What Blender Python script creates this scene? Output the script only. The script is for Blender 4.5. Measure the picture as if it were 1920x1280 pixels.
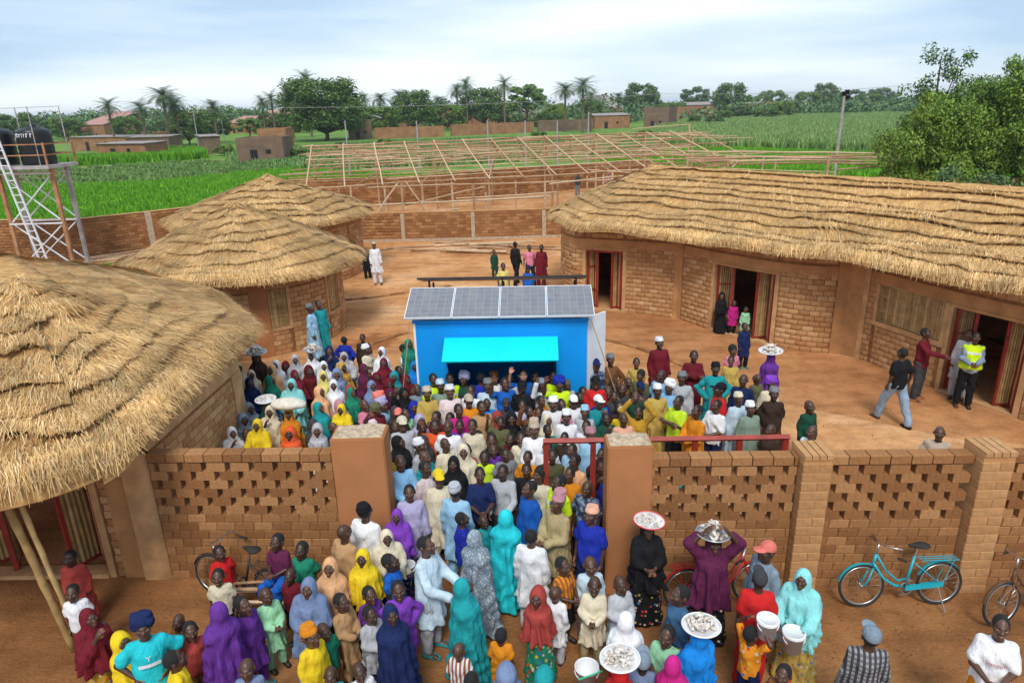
import bpy, math, random
import numpy as np
from mathutils import Vector, Matrix
random.seed(7); RNG = np.random.default_rng(7)
R_ = math.radians
sc = bpy.context.scene
col = sc.collection
for o in list(bpy.data.objects): bpy.data.objects.remove(o)

# ------------------------------------------------------------------ camera
CAM_H, PITCH, ROLL, FPX = 6.8, R_(18.97), R_(1.5), 1280.0
_U = np.array((0, math.sin(PITCH), math.cos(PITCH))); _F = np.array((0, math.cos(PITCH), -math.sin(PITCH))); _R = np.array((1., 0, 0))
CX = math.cos(ROLL) * _R - math.sin(ROLL) * _U
CU = math.cos(ROLL) * _U + math.sin(ROLL) * _R
cam = bpy.data.objects.new('camera', bpy.data.cameras.new('camera')); col.objects.link(cam)
cam.data.sensor_width = 36; cam.data.lens = 36 * FPX / 1920; cam.data.clip_end = 6000; cam.data.clip_start = .1
cam.matrix_world = Matrix(((CX[0], CU[0], -_F[0], 0), (CX[1], CU[1], -_F[1], 0), (CX[2], CU[2], -_F[2], CAM_H), (0, 0, 0, 1)))
sc.camera = cam
# ------------------------------------------------------------------ sky and sun
SUN_EL, SUN_AZ = R_(52), R_(184)          # azimuth from +Y clockwise: behind the viewer
w = bpy.data.worlds.new('World'); sc.world = w; w.use_nodes = True
nt = w.node_tree; nt.nodes.clear()
N = lambda t, **k: nt.nodes.new(t)
sky = N('ShaderNodeTexSky'); sky.sky_type = 'NISHITA'; sky.sun_disc = False; sky.sun_elevation = SUN_EL; sky.sun_rotation = SUN_AZ
sky.air_density = 1.0; sky.dust_density = .4; sky.ozone_density = 1.5
tc = N('ShaderNodeTexCoord'); mp = N('ShaderNodeMapping'); mp.inputs['Scale'].default_value = (1.0, .6, 7.5); mp.inputs['Location'].default_value = (.35, .2, .22)
nz = N('ShaderNodeTexNoise'); nz.inputs['Scale'].default_value = 1.35; nz.inputs['Detail'].default_value = 8; nz.inputs['Roughness'].default_value = .5
rp = N('ShaderNodeValToRGB'); rp.color_ramp.elements[0].position = .40; rp.color_ramp.elements[0].color = (2.7, 3.8, 5.1, 1); rp.color_ramp.elements[1].position = .64; rp.color_ramp.elements[1].color = (5.9, 6.4, 6.8, 1)
mx = N('ShaderNodeMix'); mx.data_type = 'RGBA'; mx.inputs[0].default_value = .90          # high thin overcast over the clear sky
bg = N('ShaderNodeBackground'); bg.inputs['Strength'].default_value = .095
out = N('ShaderNodeOutputWorld')
L = nt.links.new
L(tc.outputs['Generated'], mp.inputs[0]); L(mp.outputs[0], nz.inputs['Vector']); L(nz.outputs['Fac'], rp.inputs[0])
L(rp.outputs[0], mx.inputs[7]); L(sky.outputs[0], mx.inputs[6]); L(mx.outputs[2], bg.inputs[0]); L(bg.outputs[0], out.inputs[0])
sun = bpy.data.objects.new('sun', bpy.data.lights.new('sun', 'SUN')); col.objects.link(sun)
sun.data.energy = 1.5; sun.data.angle = R_(18); sun.data.color = (1, .95, .88)
_d = Vector((math.sin(SUN_AZ) * math.cos(SUN_EL), math.cos(SUN_AZ) * math.cos(SUN_EL), math.sin(SUN_EL)))
sun.rotation_euler = _d.to_track_quat('Z', 'Y').to_euler()
sc.view_settings.view_transform = 'Standard'; sc.view_settings.look = 'None'; sc.view_settings.exposure = .92; sc.view_settings.gamma = 1
sc.render.engine = 'CYCLES'

# ------------------------------------------------------------------ survey helpers: where a sight line meets a level or a depth
def _ray(px, py): return _F + (px - 960) / FPX * CX - (py - 640) / FPX * CU
def G(px, py, z=0.0):
    d = _ray(px, py); t = (z - CAM_H) / d[2]; return (d[0] * t, d[1] * t)
def ATY(px, py, Y):
    d = _ray(px, py); t = Y / d[1]; return Vector((d[0] * t, Y, CAM_H + d[2] * t))

# ------------------------------------------------------------------ naming / linking helpers
def tag(o, label=None, cat=None, group=None, kind=None):
    if label: o['label'] = label
    if cat: o['category'] = cat
    if group: o['group'] = group
    if kind: o['kind'] = kind
    return o
def empty(name, loc=(0, 0, 0), rz=0):
    o = bpy.data.objects.new(name, None); col.objects.link(o); o.location = loc; o.rotation_euler = (0, 0, rz); o.empty_display_size = .2; return o
def mesh_np(name, V, F4, mats, smooth=False, attr=None):
    """V (n,3), F4 (m,4) or (m,3) arrays"""
    me = bpy.data.meshes.new(name); V = np.asarray(V, np.float32); F4 = np.asarray(F4, np.int32)
    k = F4.shape[1]
    me.vertices.add(len(V)); me.vertices.foreach_set('co', V.ravel())
    me.loops.add(F4.size); me.loops.foreach_set('vertex_index', F4.ravel())
    me.polygons.add(len(F4)); me.polygons.foreach_set('loop_start', np.arange(0, F4.size, k, dtype=np.int32))
    me.polygons.foreach_set('loop_total', np.full(len(F4), k, np.int32))
    if smooth: me.polygons.foreach_set('use_smooth', np.ones(len(F4), bool))
    if attr is not None:
        a = me.attributes.new('paint', 'FLOAT_COLOR', 'POINT'); a.data.foreach_set('color', np.asarray(attr, np.float32).ravel())
    me.update(calc_edges=True)
    for m in (mats if isinstance(mats, (list, tuple)) else [mats]): me.materials.append(m)
    return me
class MB:
    def __init__(s): s.v = []; s.f = []; s.m = []
    def add(s, vs, fs, mi=0):
        b = len(s.v); s.v += [tuple(v) for v in vs]; s.f += [tuple(b + i for i in f) for f in fs]; s.m += [mi] * len(fs); return s
    def box(s, a, b, mi=0):
        (x0, y0, z0), (x1, y1, z1) = a, b
        return s.add([(x0, y0, z0), (x1, y0, z0), (x1, y1, z0), (x0, y1, z0), (x0, y0, z1), (x1, y0, z1), (x1, y1, z1), (x0, y1, z1)],
                     [(0, 3, 2, 1), (4, 5, 6, 7), (0, 1, 5, 4), (1, 2, 6, 5), (2, 3, 7, 6), (3, 0, 4, 7)], mi)
    def obox(s, c, ax, ay, az, mi=0):
        c, ax, ay, az = map(Vector, (c, ax, ay, az))
        return s.add([c + i * ax + j * ay + k * az for k in (-1, 1) for (i, j) in ((-1, -1), (1, -1), (1, 1), (-1, 1))],
                     [(0, 3, 2, 1), (4, 5, 6, 7), (0, 1, 5, 4), (1, 2, 6, 5), (2, 3, 7, 6), (3, 0, 4, 7)], mi)
    def tube(s, pts, rad, n=8, cap=True, mi=0):
        pts = [Vector(p) for p in pts]; rad = rad if isinstance(rad, (list, tuple)) else [rad] * len(pts)
        b = len(s.v); up = None
        for i, p in enumerate(pts):
            t = (pts[min(i + 1, len(pts) - 1)] - pts[max(i - 1, 0)])
            t = t.normalized() if t.length > 1e-9 else Vector((0, 0, 1))
            if up is None: up = Vector((0, 0, 1)) if abs(t.z) < .9 else Vector((1, 0, 0))
            a = t.cross(up).normalized(); c = a.cross(t); up = c
            for k in range(n):
                q = 2 * math.pi * k / n; s.v.append(tuple(p + rad[i] * (math.cos(q) * a + math.sin(q) * c)))
        for i in range(len(pts) - 1):
            for k in range(n):
                k2 = (k + 1) % n; s.f.append((b + i * n + k, b + (i + 1) * n + k, b + (i + 1) * n + k2, b + i * n + k2)); s.m.append(mi)
        if cap:
            s.f.append(tuple(b + k for k in range(n))); s.m.append(mi)
            e = b + (len(pts) - 1) * n; s.f.append(tuple(e + k for k in reversed(range(n)))); s.m.append(mi)
        return s
    def lathe(s, prof, c=(0, 0, 0), n=24, mi=0):
        b = len(s.v)
        for r, z in prof:
            for k in range(n):
                q = 2 * math.pi * k / n; s.v.append((c[0] + r * math.cos(q), c[1] + r * math.sin(q), c[2] + z))
        for i in range(len(prof) - 1):
            for k in range(n):
                k2 = (k + 1) % n; s.f.append((b + i * n + k, b + i * n + k2, b + (i + 1) * n + k2, b + (i + 1) * n + k)); s.m.append(mi)
        return s
    def torus(s, c, R, r, ax=(0, 0, 1), n=32, k=8, mi=0):
        ax = Vector(ax).normalized(); u = ax.orthogonal().normalized(); v = ax.cross(u); c = Vector(c); b = len(s.v)
        for i in range(n):
            q = 2 * math.pi * i / n; d = math.cos(q) * u + math.sin(q) * v
            for j in range(k):
                p = 2 * math.pi * j / k; s.v.append(tuple(c + d * (R + r * math.cos(p)) + ax * r * math.sin(p)))
        for i in range(n):
            for j in range(k):
                s.f.append((b + i * k + j, b + ((i + 1) % n) * k + j, b + ((i + 1) % n) * k + (j + 1) % k, b + i * k + (j + 1) % k)); s.m.append(mi)
        return s
    def mesh(s, name, mats, smooth=False):
        me = bpy.data.meshes.new(name); me.from_pydata(s.v, [], s.f)
        for m in (mats if isinstance(mats, (list, tuple)) else [mats]): me.materials.append(m)
        if any(s.m): me.polygons.foreach_set('material_index', s.m)
        if smooth: me.polygons.foreach_set('use_smooth', [True] * len(me.polygons))
        me.update(); return me
    def build(s, name, mats, parent=None, smooth=False): return link(name, s.mesh(name, mats, smooth), parent)
def link(name, me, parent=None, mw=None):
    o = bpy.data.objects.new(name, me); col.objects.link(o)
    if parent is not None: o.parent = parent
    if mw is not None: o.matrix_local = mw
    return o
CHILD = {}
def copy_tree(o, parent=None):
    c = o.copy(); col.objects.link(c); c.parent = parent
    if parent is not None: c.matrix_parent_inverse = o.matrix_parent_inverse.copy()
    for ch in o.children: copy_tree(ch, c)
    return c

# ------------------------------------------------------------------ materials
def nodes_of(name):
    m = bpy.data.materials.new(name); m.use_nodes = True; t = m.node_tree
    return m, t, t.nodes['Principled BSDF']
def rampn(t, stops):
    r = t.nodes.new('ShaderNodeValToRGB'); e = r.color_ramp.elements
    while len(e) < len(stops): e.new(.5)
    for el, (p, c) in zip(e, stops): el.position = p; el.color = (*c, 1)
    return r
def noise(t, scale, detail=4, rough=.55, vec=None, mapscale=None, obj=True):
    n = t.nodes.new('ShaderNodeTexNoise'); n.inputs['Scale'].default_value = scale; n.inputs['Detail'].default_value = detail; n.inputs['Roughness'].default_value = rough
    if vec is None:
        tcn = t.nodes.new('ShaderNodeTexCoord'); vec = tcn.outputs['Object' if obj else 'Generated']
    if mapscale:
        mpn = t.nodes.new('ShaderNodeMapping'); mpn.inputs['Scale'].default_value = mapscale; t.links.new(vec, mpn.inputs[0]); vec = mpn.outputs[0]
    t.links.new(vec, n.inputs['Vector']); return n
def bump(t, bsdf, src, strength=.3, dist=.02):
    b = t.nodes.new('ShaderNodeBump'); b.inputs['Strength'].default_value = strength; b.inputs['Distance'].default_value = dist
    t.links.new(src, b.inputs['Height']); t.links.new(b.outputs[0], bsdf.inputs['Normal'])
def mixc(t, a, b, fac, mode='MIX'):
    m = t.nodes.new('ShaderNodeMix'); m.data_type = 'RGBA'; m.blend_type = mode
    for sck, v in ((0, fac), (6, a), (7, b)):
        if hasattr(v, 'is_output') or isinstance(v, bpy.types.NodeSocket): t.links.new(v, m.inputs[sck])
        else: m.inputs[sck].default_value = v if sck == 0 else (*v, 1)
    return m.outputs[2]
def simple(name, c, rough=.7, metal=0, var=.18, scale=3.0, bmp=0, spec=.3, emit=None):
    m, t, b = nodes_of(name)
    n = noise(t, scale)
    lo = tuple(x * (1 - var) for x in c); hi = tuple(min(1, x * (1 + var)) for x in c)
    r = rampn(t, [(.3, lo), (.7, hi)]); t.links.new(n.outputs['Fac'], r.inputs[0]); t.links.new(r.outputs[0], b.inputs['Base Color'])
    b.inputs['Roughness'].default_value = rough; b.inputs['Metallic'].default_value = metal; b.inputs['Specular IOR Level'].default_value = spec
    if bmp: bump(t, b, n.outputs['Fac'], bmp, .02)
    return m
def rnd(t):
    """object random + island random, one number per separate piece"""
    oi = t.nodes.new('ShaderNodeObjectInfo'); g = t.nodes.new('ShaderNodeNewGeometry'); a = t.nodes.new('ShaderNodeMath'); a.operation = 'ADD'
    f = t.nodes.new('ShaderNodeMath'); f.operation = 'FRACT'
    t.links.new(oi.outputs['Random'], a.inputs[0]); t.links.new(g.outputs['Random Per Island'], a.inputs[1]); t.links.new(a.outputs[0], f.inputs[0]); return f.outputs[0]
def pieces(name, stops, rough=.9, nscale=14, namt=.25, bmp=.25, spec=.15, trans=0, wear=None):
    m, t, b = nodes_of(name); r = rampn(t, stops); t.links.new(rnd(t), r.inputs[0])
    n = noise(t, nscale, 5); rr = rampn(t, [(.25, (1 - namt,) * 3), (.75, (1 + namt * .5,) * 3)]); t.links.new(n.outputs['Fac'], rr.inputs[0])
    c = mixc(t, r.outputs[0], rr.outputs[0], 1.0, 'MULTIPLY')
    if wear:
        n2 = noise(t, .8, 4, vec=t.nodes.new('ShaderNodeNewGeometry').outputs['Position']); r2 = rampn(t, [(.45, (0, 0, 0)), (.62, (1, 1, 1))]); t.links.new(n2.outputs['Fac'], r2.inputs[0])
        c = mixc(t, c, wear, r2.outputs[0]); 
    t.links.new(c, b.inputs['Base Color']); b.inputs['Roughness'].default_value = rough; b.inputs['Specular IOR Level'].default_value = spec
    if bmp: bump(t, b, n.outputs['Fac'], bmp, .01)
    return m
M = {}
M['brick'] = pieces('earth_brick', [(0, (.245, .108, .041)), (.35, (.30, .138, .054)), (.7, (.35, .168, .067)), (1, (.44, .225, .095))], nscale=22, namt=.3, bmp=.35)
M['brick2'] = pieces('earth_brick_hut', [(0, (.40, .195, .08)), (.5, (.50, .262, .112)), (.85, (.56, .315, .145)), (1, (.60, .38, .20))], nscale=22, namt=.3, bmp=.35)
M['mortar'] = simple('earth_mortar', (.25, .118, .05), .95, var=.3, scale=9, bmp=.4, spec=.1)
M['plaster'] = simple('earth_plaster', (.45, .23, .095), .92, var=.22, scale=2.6, bmp=.15, spec=.1)
M['plaster2'] = simple('pale_cement_plaster', (.52, .30, .14), .92, var=.25, scale=3.2, bmp=.2, spec=.1)
M['pillar'] = simple('rust_clay_render', (.40, .17, .07), .9, var=.13, scale=1.6, bmp=.12, spec=.12)
M['cement'] = simple('rough_cement', (.43, .34, .24), .95, var=.35, scale=14, bmp=.7, spec=.1)
M['red'] = simple('red_gate_paint', (.28, .028, .018), .5, var=.3, scale=5, spec=.4)
M['pierbrick'] = pieces('pier_render_brick', [(0, (.42, .215, .09)), (1, (.50, .28, .125))], nscale=12, namt=.25, bmp=.2)
M['timber'] = pieces('pole_timber', [(0, (.36, .215, .12)), (.5, (.50, .33, .20)), (1, (.62, .46, .30))], nscale=8, namt=.35)
M['timber_pale'] = pieces('sawn_rafter_timber', [(0, (.50, .33, .19)), (1, (.64, .47, .30))], nscale=8, namt=.25)
M['bamboo'] = pieces('bamboo', [(0, (.36, .22, .09)), (.5, (.45, .29, .12)), (1, (.56, .38, .17))], nscale=6, namt=.4, rough=.6)
M['straw'] = pieces('straw', [(0, (.31, .16, .058)), (.2, (.54, .31, .118)), (.6, (.71, .445, .18)), (.88, (.82, .565, .265)), (1, (.88, .69, .41))], nscale=1.3, namt=.5, bmp=0, rough=.75, spec=.2)
M['thatch'] = pieces('thatch_layer', [(0, (.52, .295, .11)), (1, (.62, .365, .145))], nscale=7, namt=.5, bmp=.8, rough=.9)
M['dark'] = simple('dark_metal', (.02, .02, .022), .45, metal=.3, spec=.4)
M['steel'] = simple('chrome_steel', (.55, .55, .55), .3, metal=.9, var=.1)
M['whitepaint'] = simple('white_paint', (.72, .74, .77), .5, var=.08)
M['tank'] = simple('black_polythene', (.012, .013, .016), .38, var=.2, spec=.4)
M['rubber'] = simple('tyre_rubber', (.03, .027, .024), .8, var=.3)
M['mud'] = simple('mud_house_wall', (.30, .155, .078), .95, var=.25, scale=.7, bmp=.3, spec=.1)
M['mudgrey'] = simple('grey_mud_wall', (.185, .125, .085), .95, var=.25, scale=.7, spec=.1)
M['zinc'] = simple('zinc_roof', (.30, .25, .22), .6, var=.4, scale=1.5, metal=.2)
M['zincred'] = simple('rusty_pink_roof', (.40, .20, .16), .6, var=.25, scale=1.5)
M['bark'] = simple('tree_bark', (.11, .075, .05), .95, var=.35, scale=6, bmp=.5, spec=.1)
M['palmbark'] = simple('palm_bark', (.16, .12, .085), .95, var=.3, scale=6, bmp=.5, spec=.1)
def leafmat(name, stops, tr=.25):
    m = pieces(name, stops, rough=.55, nscale=.6, namt=.3, bmp=0, spec=.25); t = m.node_tree; b = t.nodes['Principled BSDF']
    return m
M['leaf_a'] = leafmat('leaves_dark_green', [(0, (0.0348, 0.089, 0.0192)), (.5, (0.087, 0.168, 0.032)), (1, (0.174, 0.268, 0.048))])
M['leaf_b'] = leafmat('leaves_mid_green', [(0, (0.0594, 0.129, 0.0225)), (.5, (0.119, 0.221, 0.033)), (1, (0.214, 0.331, 0.0525))])
M['leaf_c'] = leafmat('leaves_yellow_green', [(0, (0.07, 0.145, 0.018)), (.5, (0.15, 0.255, 0.03)), (1, (0.28, 0.374, 0.0525))])
M['leaf_d'] = leafmat('leaves_blue_green', [(0, (0.051, 0.108, 0.0399)), (.5, (0.0892, 0.172, 0.0532)), (1, (0.178, 0.27, 0.0798))])
M['frond'] = leafmat('palm_frond', [(0, (0.0585, 0.103, 0.054)), (.5, (0.107, 0.169, 0.081)), (1, (0.195, 0.254, 0.126))])
M['rice'] = leafmat('young_rice', [(0, (0.075, 0.242, 0.008)), (.5, (0.125, 0.352, 0.012)), (1, (0.2, 0.462, 0.02))])
M['crop'] = leafmat('row_crop_leaf', [(0, (0.085, 0.195, 0.045)), (.5, (0.153, 0.285, 0.075)), (1, (0.255, 0.39, 0.12))])
M['maize'] = leafmat('maize_leaf', [(0, (0.119, 0.225, 0.06)), (.5, (0.204, 0.33, 0.09)), (1, (0.357, 0.48, 0.165))])
# ================================================================== ground
def soil(name, c0, c1, c2, patch=None, tracks=.4):
    m, t, b = nodes_of(name); pos = t.nodes.new('ShaderNodeNewGeometry').outputs['Position']
    n1 = noise(t, .35, 6, .6, pos); n2 = noise(t, 2.6, 8, .65, pos); n3 = noise(t, 22, 4, .6, pos); n4 = noise(t, 1.1, 5, .6, pos, (.35, 1.6, 1))
    r = rampn(t, [(.3, c0), (.5, c1), (.72, c2)]); t.links.new(n1.outputs['Fac'], r.inputs[0])
    r2 = rampn(t, [(.28, (.62, .58, .55)), (.55, (1, 1, 1)), (.75, (1.14, 1.13, 1.12))]); t.links.new(n2.outputs['Fac'], r2.inputs[0])
    r3 = rampn(t, [(.3, (.8, .79, .78)), (.6, (1.06, 1.06, 1.06))]); t.links.new(n3.outputs['Fac'], r3.inputs[0])
    r4 = rampn(t, [(.36, (.74, .72, .70)), (.5, (1, 1, 1)), (.66, (1.12, 1.12, 1.12))]); t.links.new(n4.outputs['Fac'], r4.inputs[0])
    c = mixc(t, r.outputs[0], r2.outputs[0], .75, 'MULTIPLY'); c = mixc(t, c, r3.outputs[0], .8, 'MULTIPLY'); c = mixc(t, c, r4.outputs[0], .8, 'MULTIPLY')
    vz = t.nodes.new('ShaderNodeTexVoronoi'); vz.inputs['Scale'].default_value = 5.5; t.links.new(pos, vz.inputs['Vector']); r5 = rampn(t, [(.10, (.78, .76, .74)), (.22, (1, 1, 1))]); t.links.new(vz.outputs['Distance'], r5.inputs[0]); c = mixc(t, c, r5.outputs[0], .55, 'MULTIPLY')
    if patch:   # a damp red patch and scuffed clods at known spots of the yard
        for (px_, py_, rx_, ry_, pc) in patch:
            v = t.nodes.new('ShaderNodeVectorMath'); v.operation = 'SUBTRACT'; v.inputs[1].default_value = (px_, py_, 0); t.links.new(pos, v.inputs[0])
            v2 = t.nodes.new('ShaderNodeVectorMath'); v2.operation = 'DIVIDE'; v2.inputs[1].default_value = (rx_, ry_, 1); t.links.new(v.outputs[0], v2.inputs[0])
            ln = t.nodes.new('ShaderNodeVectorMath'); ln.operation = 'LENGTH'; t.links.new(v2.outputs[0], ln.inputs[0])
            ad = t.nodes.new('ShaderNodeMath'); ad.operation = 'MULTIPLY_ADD'; ad.inputs[1].default_value = 1.5; t.links.new(n2.outputs['Fac'], ad.inputs[0]); t.links.new(ln.outputs['Value'], ad.inputs[2])
            rr = rampn(t, [(.0, (1, 1, 1)), (1.0, (0, 0, 0))]); rr.color_ramp.elements[0].position = .42; rr.color_ramp.elements[1].position = .5
            hv = t.nodes.new('ShaderNodeMath'); hv.operation = 'MULTIPLY'; hv.inputs[1].default_value = .3; t.links.new(ad.outputs[0], hv.inputs[0]); t.links.new(hv.outputs[0], rr.inputs[0])
            c = mixc(t, c, pc, rr.outputs[0])
    t.links.new(c, b.inputs['Base Color']); b.inputs['Roughness'].default_value = .95; b.inputs['Specular IOR Level'].default_value = .08
    ad = t.nodes.new('ShaderNodeMath'); ad.operation = 'ADD'; t.links.new(n2.outputs['Fac'], ad.inputs[0]); t.links.new(n3.outputs['Fac'], ad.inputs[1])
    bump(t, b, ad.outputs[0], .55, .05); return m
M['street'] = soil('street_soil', (.215, .093, .034), (.295, .134, .051), (.41, .205, .084))
M['yard'] = soil('courtyard_sand', (.46, .20, .075), (.58, .285, .118), (.74, .455, .24), patch=[(-4.3, 20.0, .9, 1.0, (.30, .115, .04))])
M['apron'] = soil('trodden_apron_soil', (.38, .165, .066), (.47, .215, .088), (.56, .28, .12))
M['meadow'] = soil('field_soil_and_grass', (.09, .19, .03), (.14, .27, .045), (.26, .30, .10))
M['fieldsoil'] = soil('ploughed_field_soil', (.30, .19, .10), (.36, .24, .13), (.42, .29, .16))
def sheet(name, pts, z, mat, dens=1, kind='structure'):
    mb = MB(); mb.add([(x, y, z) for x, y in pts], [tuple(range(len(pts)))]); o = mb.build(name, mat); tag(o, kind=kind); return o
gx = [-3000, -60, -20, -10, 0, 10, 20, 60, 3000]; gy = [-60, 0, 5, 10, 20, 40, 100, 600, 5000]
mb = MB(); mb.v = [(x, y, 0) for y in gy for x in gx]; mb.f = [(j * 9 + i, j * 9 + i + 1, j * 9 + i + 10, j * 9 + i + 9) for j in range(8) for i in range(8)]; mb.m = [0] * 64
tag(mb.build('ground', M['street']), kind='structure')
sheet('courtyard_ground', [(-12, 9.4), (-5, 8.9), (8.5, 8.3), (14, 10), (14, 30), (14, 63), (5, 59), (-8, 52.2), (-17.5, 51.6), (-15.5, 40), (-21.5, 34.6), (-21, 30)], .004, M['yard'])
sheet('meadow_ground', [(-46, 35.5), (-26, 34.9), (-21.5, 34.7), (-19.2, 36.7), (-15.6, 40.3), (-17.6, 51.7), (-7.7, 52.3), (4.9, 58.9), (14, 63.7), (30, 62), (200, 40), (2500, 300), (2500, 4500), (-2500, 4500), (-2500, 200), (-120, 36)], .006, M['meadow'])

# ================================================================== brick walls on any ground line
BRICK = {}
def brick_mesh(mat, L0, h, d):
    k = (mat.name, L0, h, d)
    if k not in BRICK:
        c = .007; mb = MB(); x, z = L0 / 2, h / 2
        mb.v = [(-x, 0, -z), (x, 0, -z), (x, 0, z), (-x, 0, z), (-x, -d + c, -z), (x, -d + c, -z), (x, -d + c, z), (-x, -d + c, z),
                (-x + c, -d, -z + c), (x - c, -d, -z + c), (x - c, -d, z - c), (-x + c, -d, z - c)]
        mb.f = [(8, 9, 10, 11), (4, 5, 9, 8), (5, 6, 10, 9), (6, 7, 11, 10), (7, 4, 8, 11), (0, 1, 5, 4), (1, 2, 6, 5), (2, 3, 7, 6), (3, 0, 4, 7)]; mb.m = [0] * 9
        BRICK[k] = mb.mesh('brick', mat)
    return BRICK[k]
class Path:
    def __init__(s, pts):
        s.p = [Vector((x, y)) for x, y in pts]; s.l = [0]
        for a, b in zip(s.p, s.p[1:]): s.l.append(s.l[-1] + (b - a).length)
        s.L = s.l[-1]
    def at(s, d, off=0):
        d = min(max(d, 0), s.L); i = 0
        while i < len(s.p) - 2 and s.l[i + 1] < d: i += 1
        a, b = s.p[i], s.p[i + 1]; t = (b - a).normalized(); n = Vector((t.y, -t.x)); return a + t * (d - s.l[i]) + n * off, t, n
    def s_of(s, q):
        q = Vector(q); best = (1e9, 0)
        for i, (a, b) in enumerate(zip(s.p, s.p[1:])):
            t = (b - a); u = max(0, min(1, (q - a).dot(t) / t.length_squared)); e = (a + t * u - q).length
            if e < best[0]: best = (e, s.l[i] + u * t.length)
        return best[1]
def smooth_path(pts, n=8):
    P = [Vector((x, y)) for x, y in pts]; out = []
    for i in range(len(P) - 1):
        p0, p1, p2, p3 = P[max(i - 1, 0)], P[i], P[i + 1], P[min(i + 2, len(P) - 1)]
        for k in range(n):
            t = k / n; out.append(.5 * ((2 * p1) + (p2 - p0) * t + (2 * p0 - 5 * p1 + 4 * p2 - p3) * t * t + (3 * p1 - p0 - 3 * p2 + p3) * t ** 3))
    out.append(P[-1]); return [(v.x, v.y) for v in out]
def wall(parent, path, z0, z1, openings=(), bands=(), cols=(), ch=.145, bl=.28, mat='brick', th=.24, facing=True, limit=300, budget=None, core='mortar', proud=.014):
    """core wall with openings [(s0,s1,za,zb)], every brick face a piece; bands [(za,zb)] and cols [(s0,s1)] are left free for trim"""
    cuts = sorted(set([0, path.L] + [x for o in openings for x in o[:2]] + [l for l in path.l])); cuts = [c for i, c in enumerate(cuts) if i == 0 or c - cuts[i - 1] > 1e-4]
    zc = sorted(set([z0, z1] + [min(max(x, z0), z1) for o in openings for x in o[2:]]))
    mb = MB()
    for a, b in zip(cuts, cuts[1:]):
        for c, d in zip(zc, zc[1:]):
            m, zz = (a + b) / 2, (c + d) / 2
            if any(o[0] < m < o[1] and o[2] < zz < o[3] for o in openings): continue
            pa, _, _ = path.at(a + 1e-5); pb, _, _ = path.at(b - 1e-5); _, _, n = path.at(m)
            na, nb = (path.at(a - 1e-3)[2] + path.at(a + 1e-3)[2]).normalized(), (path.at(b - 1e-3)[2] + path.at(b + 1e-3)[2]).normalized()
            qa, qb = pa - na * th, pb - nb * th
            mb.add([(*pa, c), (*pb, c), (*qb, c), (*qa, c), (*pa, d), (*pb, d), (*qb, d), (*qa, d)],
                   [(0, 3, 2, 1), (4, 5, 6, 7), (0, 1, 5, 4), (1, 2, 6, 5), (2, 3, 7, 6), (3, 0, 4, 7)])
    mb.build('wall_core', M[core], parent)
    items = []; k = 0; z = z0
    while z + ch * .6 < z1:
        h = min(ch, z1 - z); zm = z + h / 2
        if not any(a - .02 < zm < b + .02 for a, b in bands):
            free = [(0, path.L)]
            for (a, b) in [(o[0], o[1]) for o in openings if z < o[3] - .01 and z + h > o[2] + .01] + list(cols):
                nf = []
                for (p, q) in free:
                    if b <= p or a >= q: nf.append((p, q))
                    else:
                        if a - p > .05: nf.append((p, a))
                        if q - b > .05: nf.append((b, q))
                free = nf
            s = -bl * (.5 if k % 2 else 0)
            while s < path.L:
                for (p, q) in free:
                    a, b = max(s, p), min(s + bl, q)
                    if b - a > .05: items.append((a, b, z, h))
                s += bl
        z += ch; k += 1
    pl = []
    for (a, b, z, h) in items:
        p, t, n = path.at((a + b) / 2); c = Vector((-p.x, -p.y)).normalized()
        if facing and n.dot(c) < -.12: continue
        pl.append((p.length, a, b, z, h, p, t, n))
    pl.sort(key=lambda q: q[0])
    me = brick_mesh(M[mat], bl - .013, ch - .013, proud); cnt = budget if budget is not None else [limit]; rest = []
    for (d, a, b, z, h, p, t, n) in pl:
        s = (b - a - .013) / (bl - .013); pr = random.uniform(.75, 1.35); tw = random.uniform(-.004, .004)
        mw = Matrix(((t.x * s, -n.x * pr, 0, p.x), (t.y * s, -n.y * pr, tw, p.y), (0, 0, (h - .013) / (ch - .013), z + h / 2), (0, 0, 0, 1)))
        if cnt[0] > 0: cnt[0] -= 1; link('brick', me, parent, mw)
        else: rest.append(mw)
    if rest:
        V = np.empty((len(me.vertices), 3), np.float32); me.vertices.foreach_get('co', V.ravel()) if False else None
        V = np.array([v.co[:] for v in me.vertices]); F = [tuple(p.vertices) for p in me.polygons]
        AV = np.concatenate([V @ np.array(m)[:3, :3].T + np.array(m)[:3, 3] for m in rest]); AF = np.concatenate([np.array(F) + i * len(V) for i in range(len(rest))])
        tag(link('brickwork', mesh_np('brickwork', AV, AF, M[mat]), parent), kind='stuff')
def strip_on(parent, name, path, s0, s1, z0, z1, proud, mat, back=.03, n=None):
    """a band, pilaster or lintel lying along the wall line"""
    n = n or max(1, int((s1 - s0) / .35)); mb = MB(); ss = [s0 + (s1 - s0) * i / n for i in range(n + 1)]
    ss = sorted(set(ss + [l for l in path.l if s0 < l < s1])); vs = []
    for s in ss:
        p, t, nn = path.at(s); nn = (path.at(s - 1e-3)[2] + path.at(s + 1e-3)[2]).normalized(); f = p + nn * proud; b = p - nn * back
        vs += [(*f, z0), (*f, z1), (*b, z1), (*b, z0)]
    b0 = len(mb.v); mb.v = vs; m = len(ss)
    for i in range(m - 1):
        for k in range(4): mb.f.append((i * 4 + k, (i + 1) * 4 + k, (i + 1) * 4 + (k + 1) % 4, i * 4 + (k + 1) % 4)); mb.m.append(0)
    mb.f += [(0, 1, 2, 3), tuple((m - 1) * 4 + k for k in (3, 2, 1, 0))]; mb.m += [0, 0]
    return mb.build(name, M[mat], parent)
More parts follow.
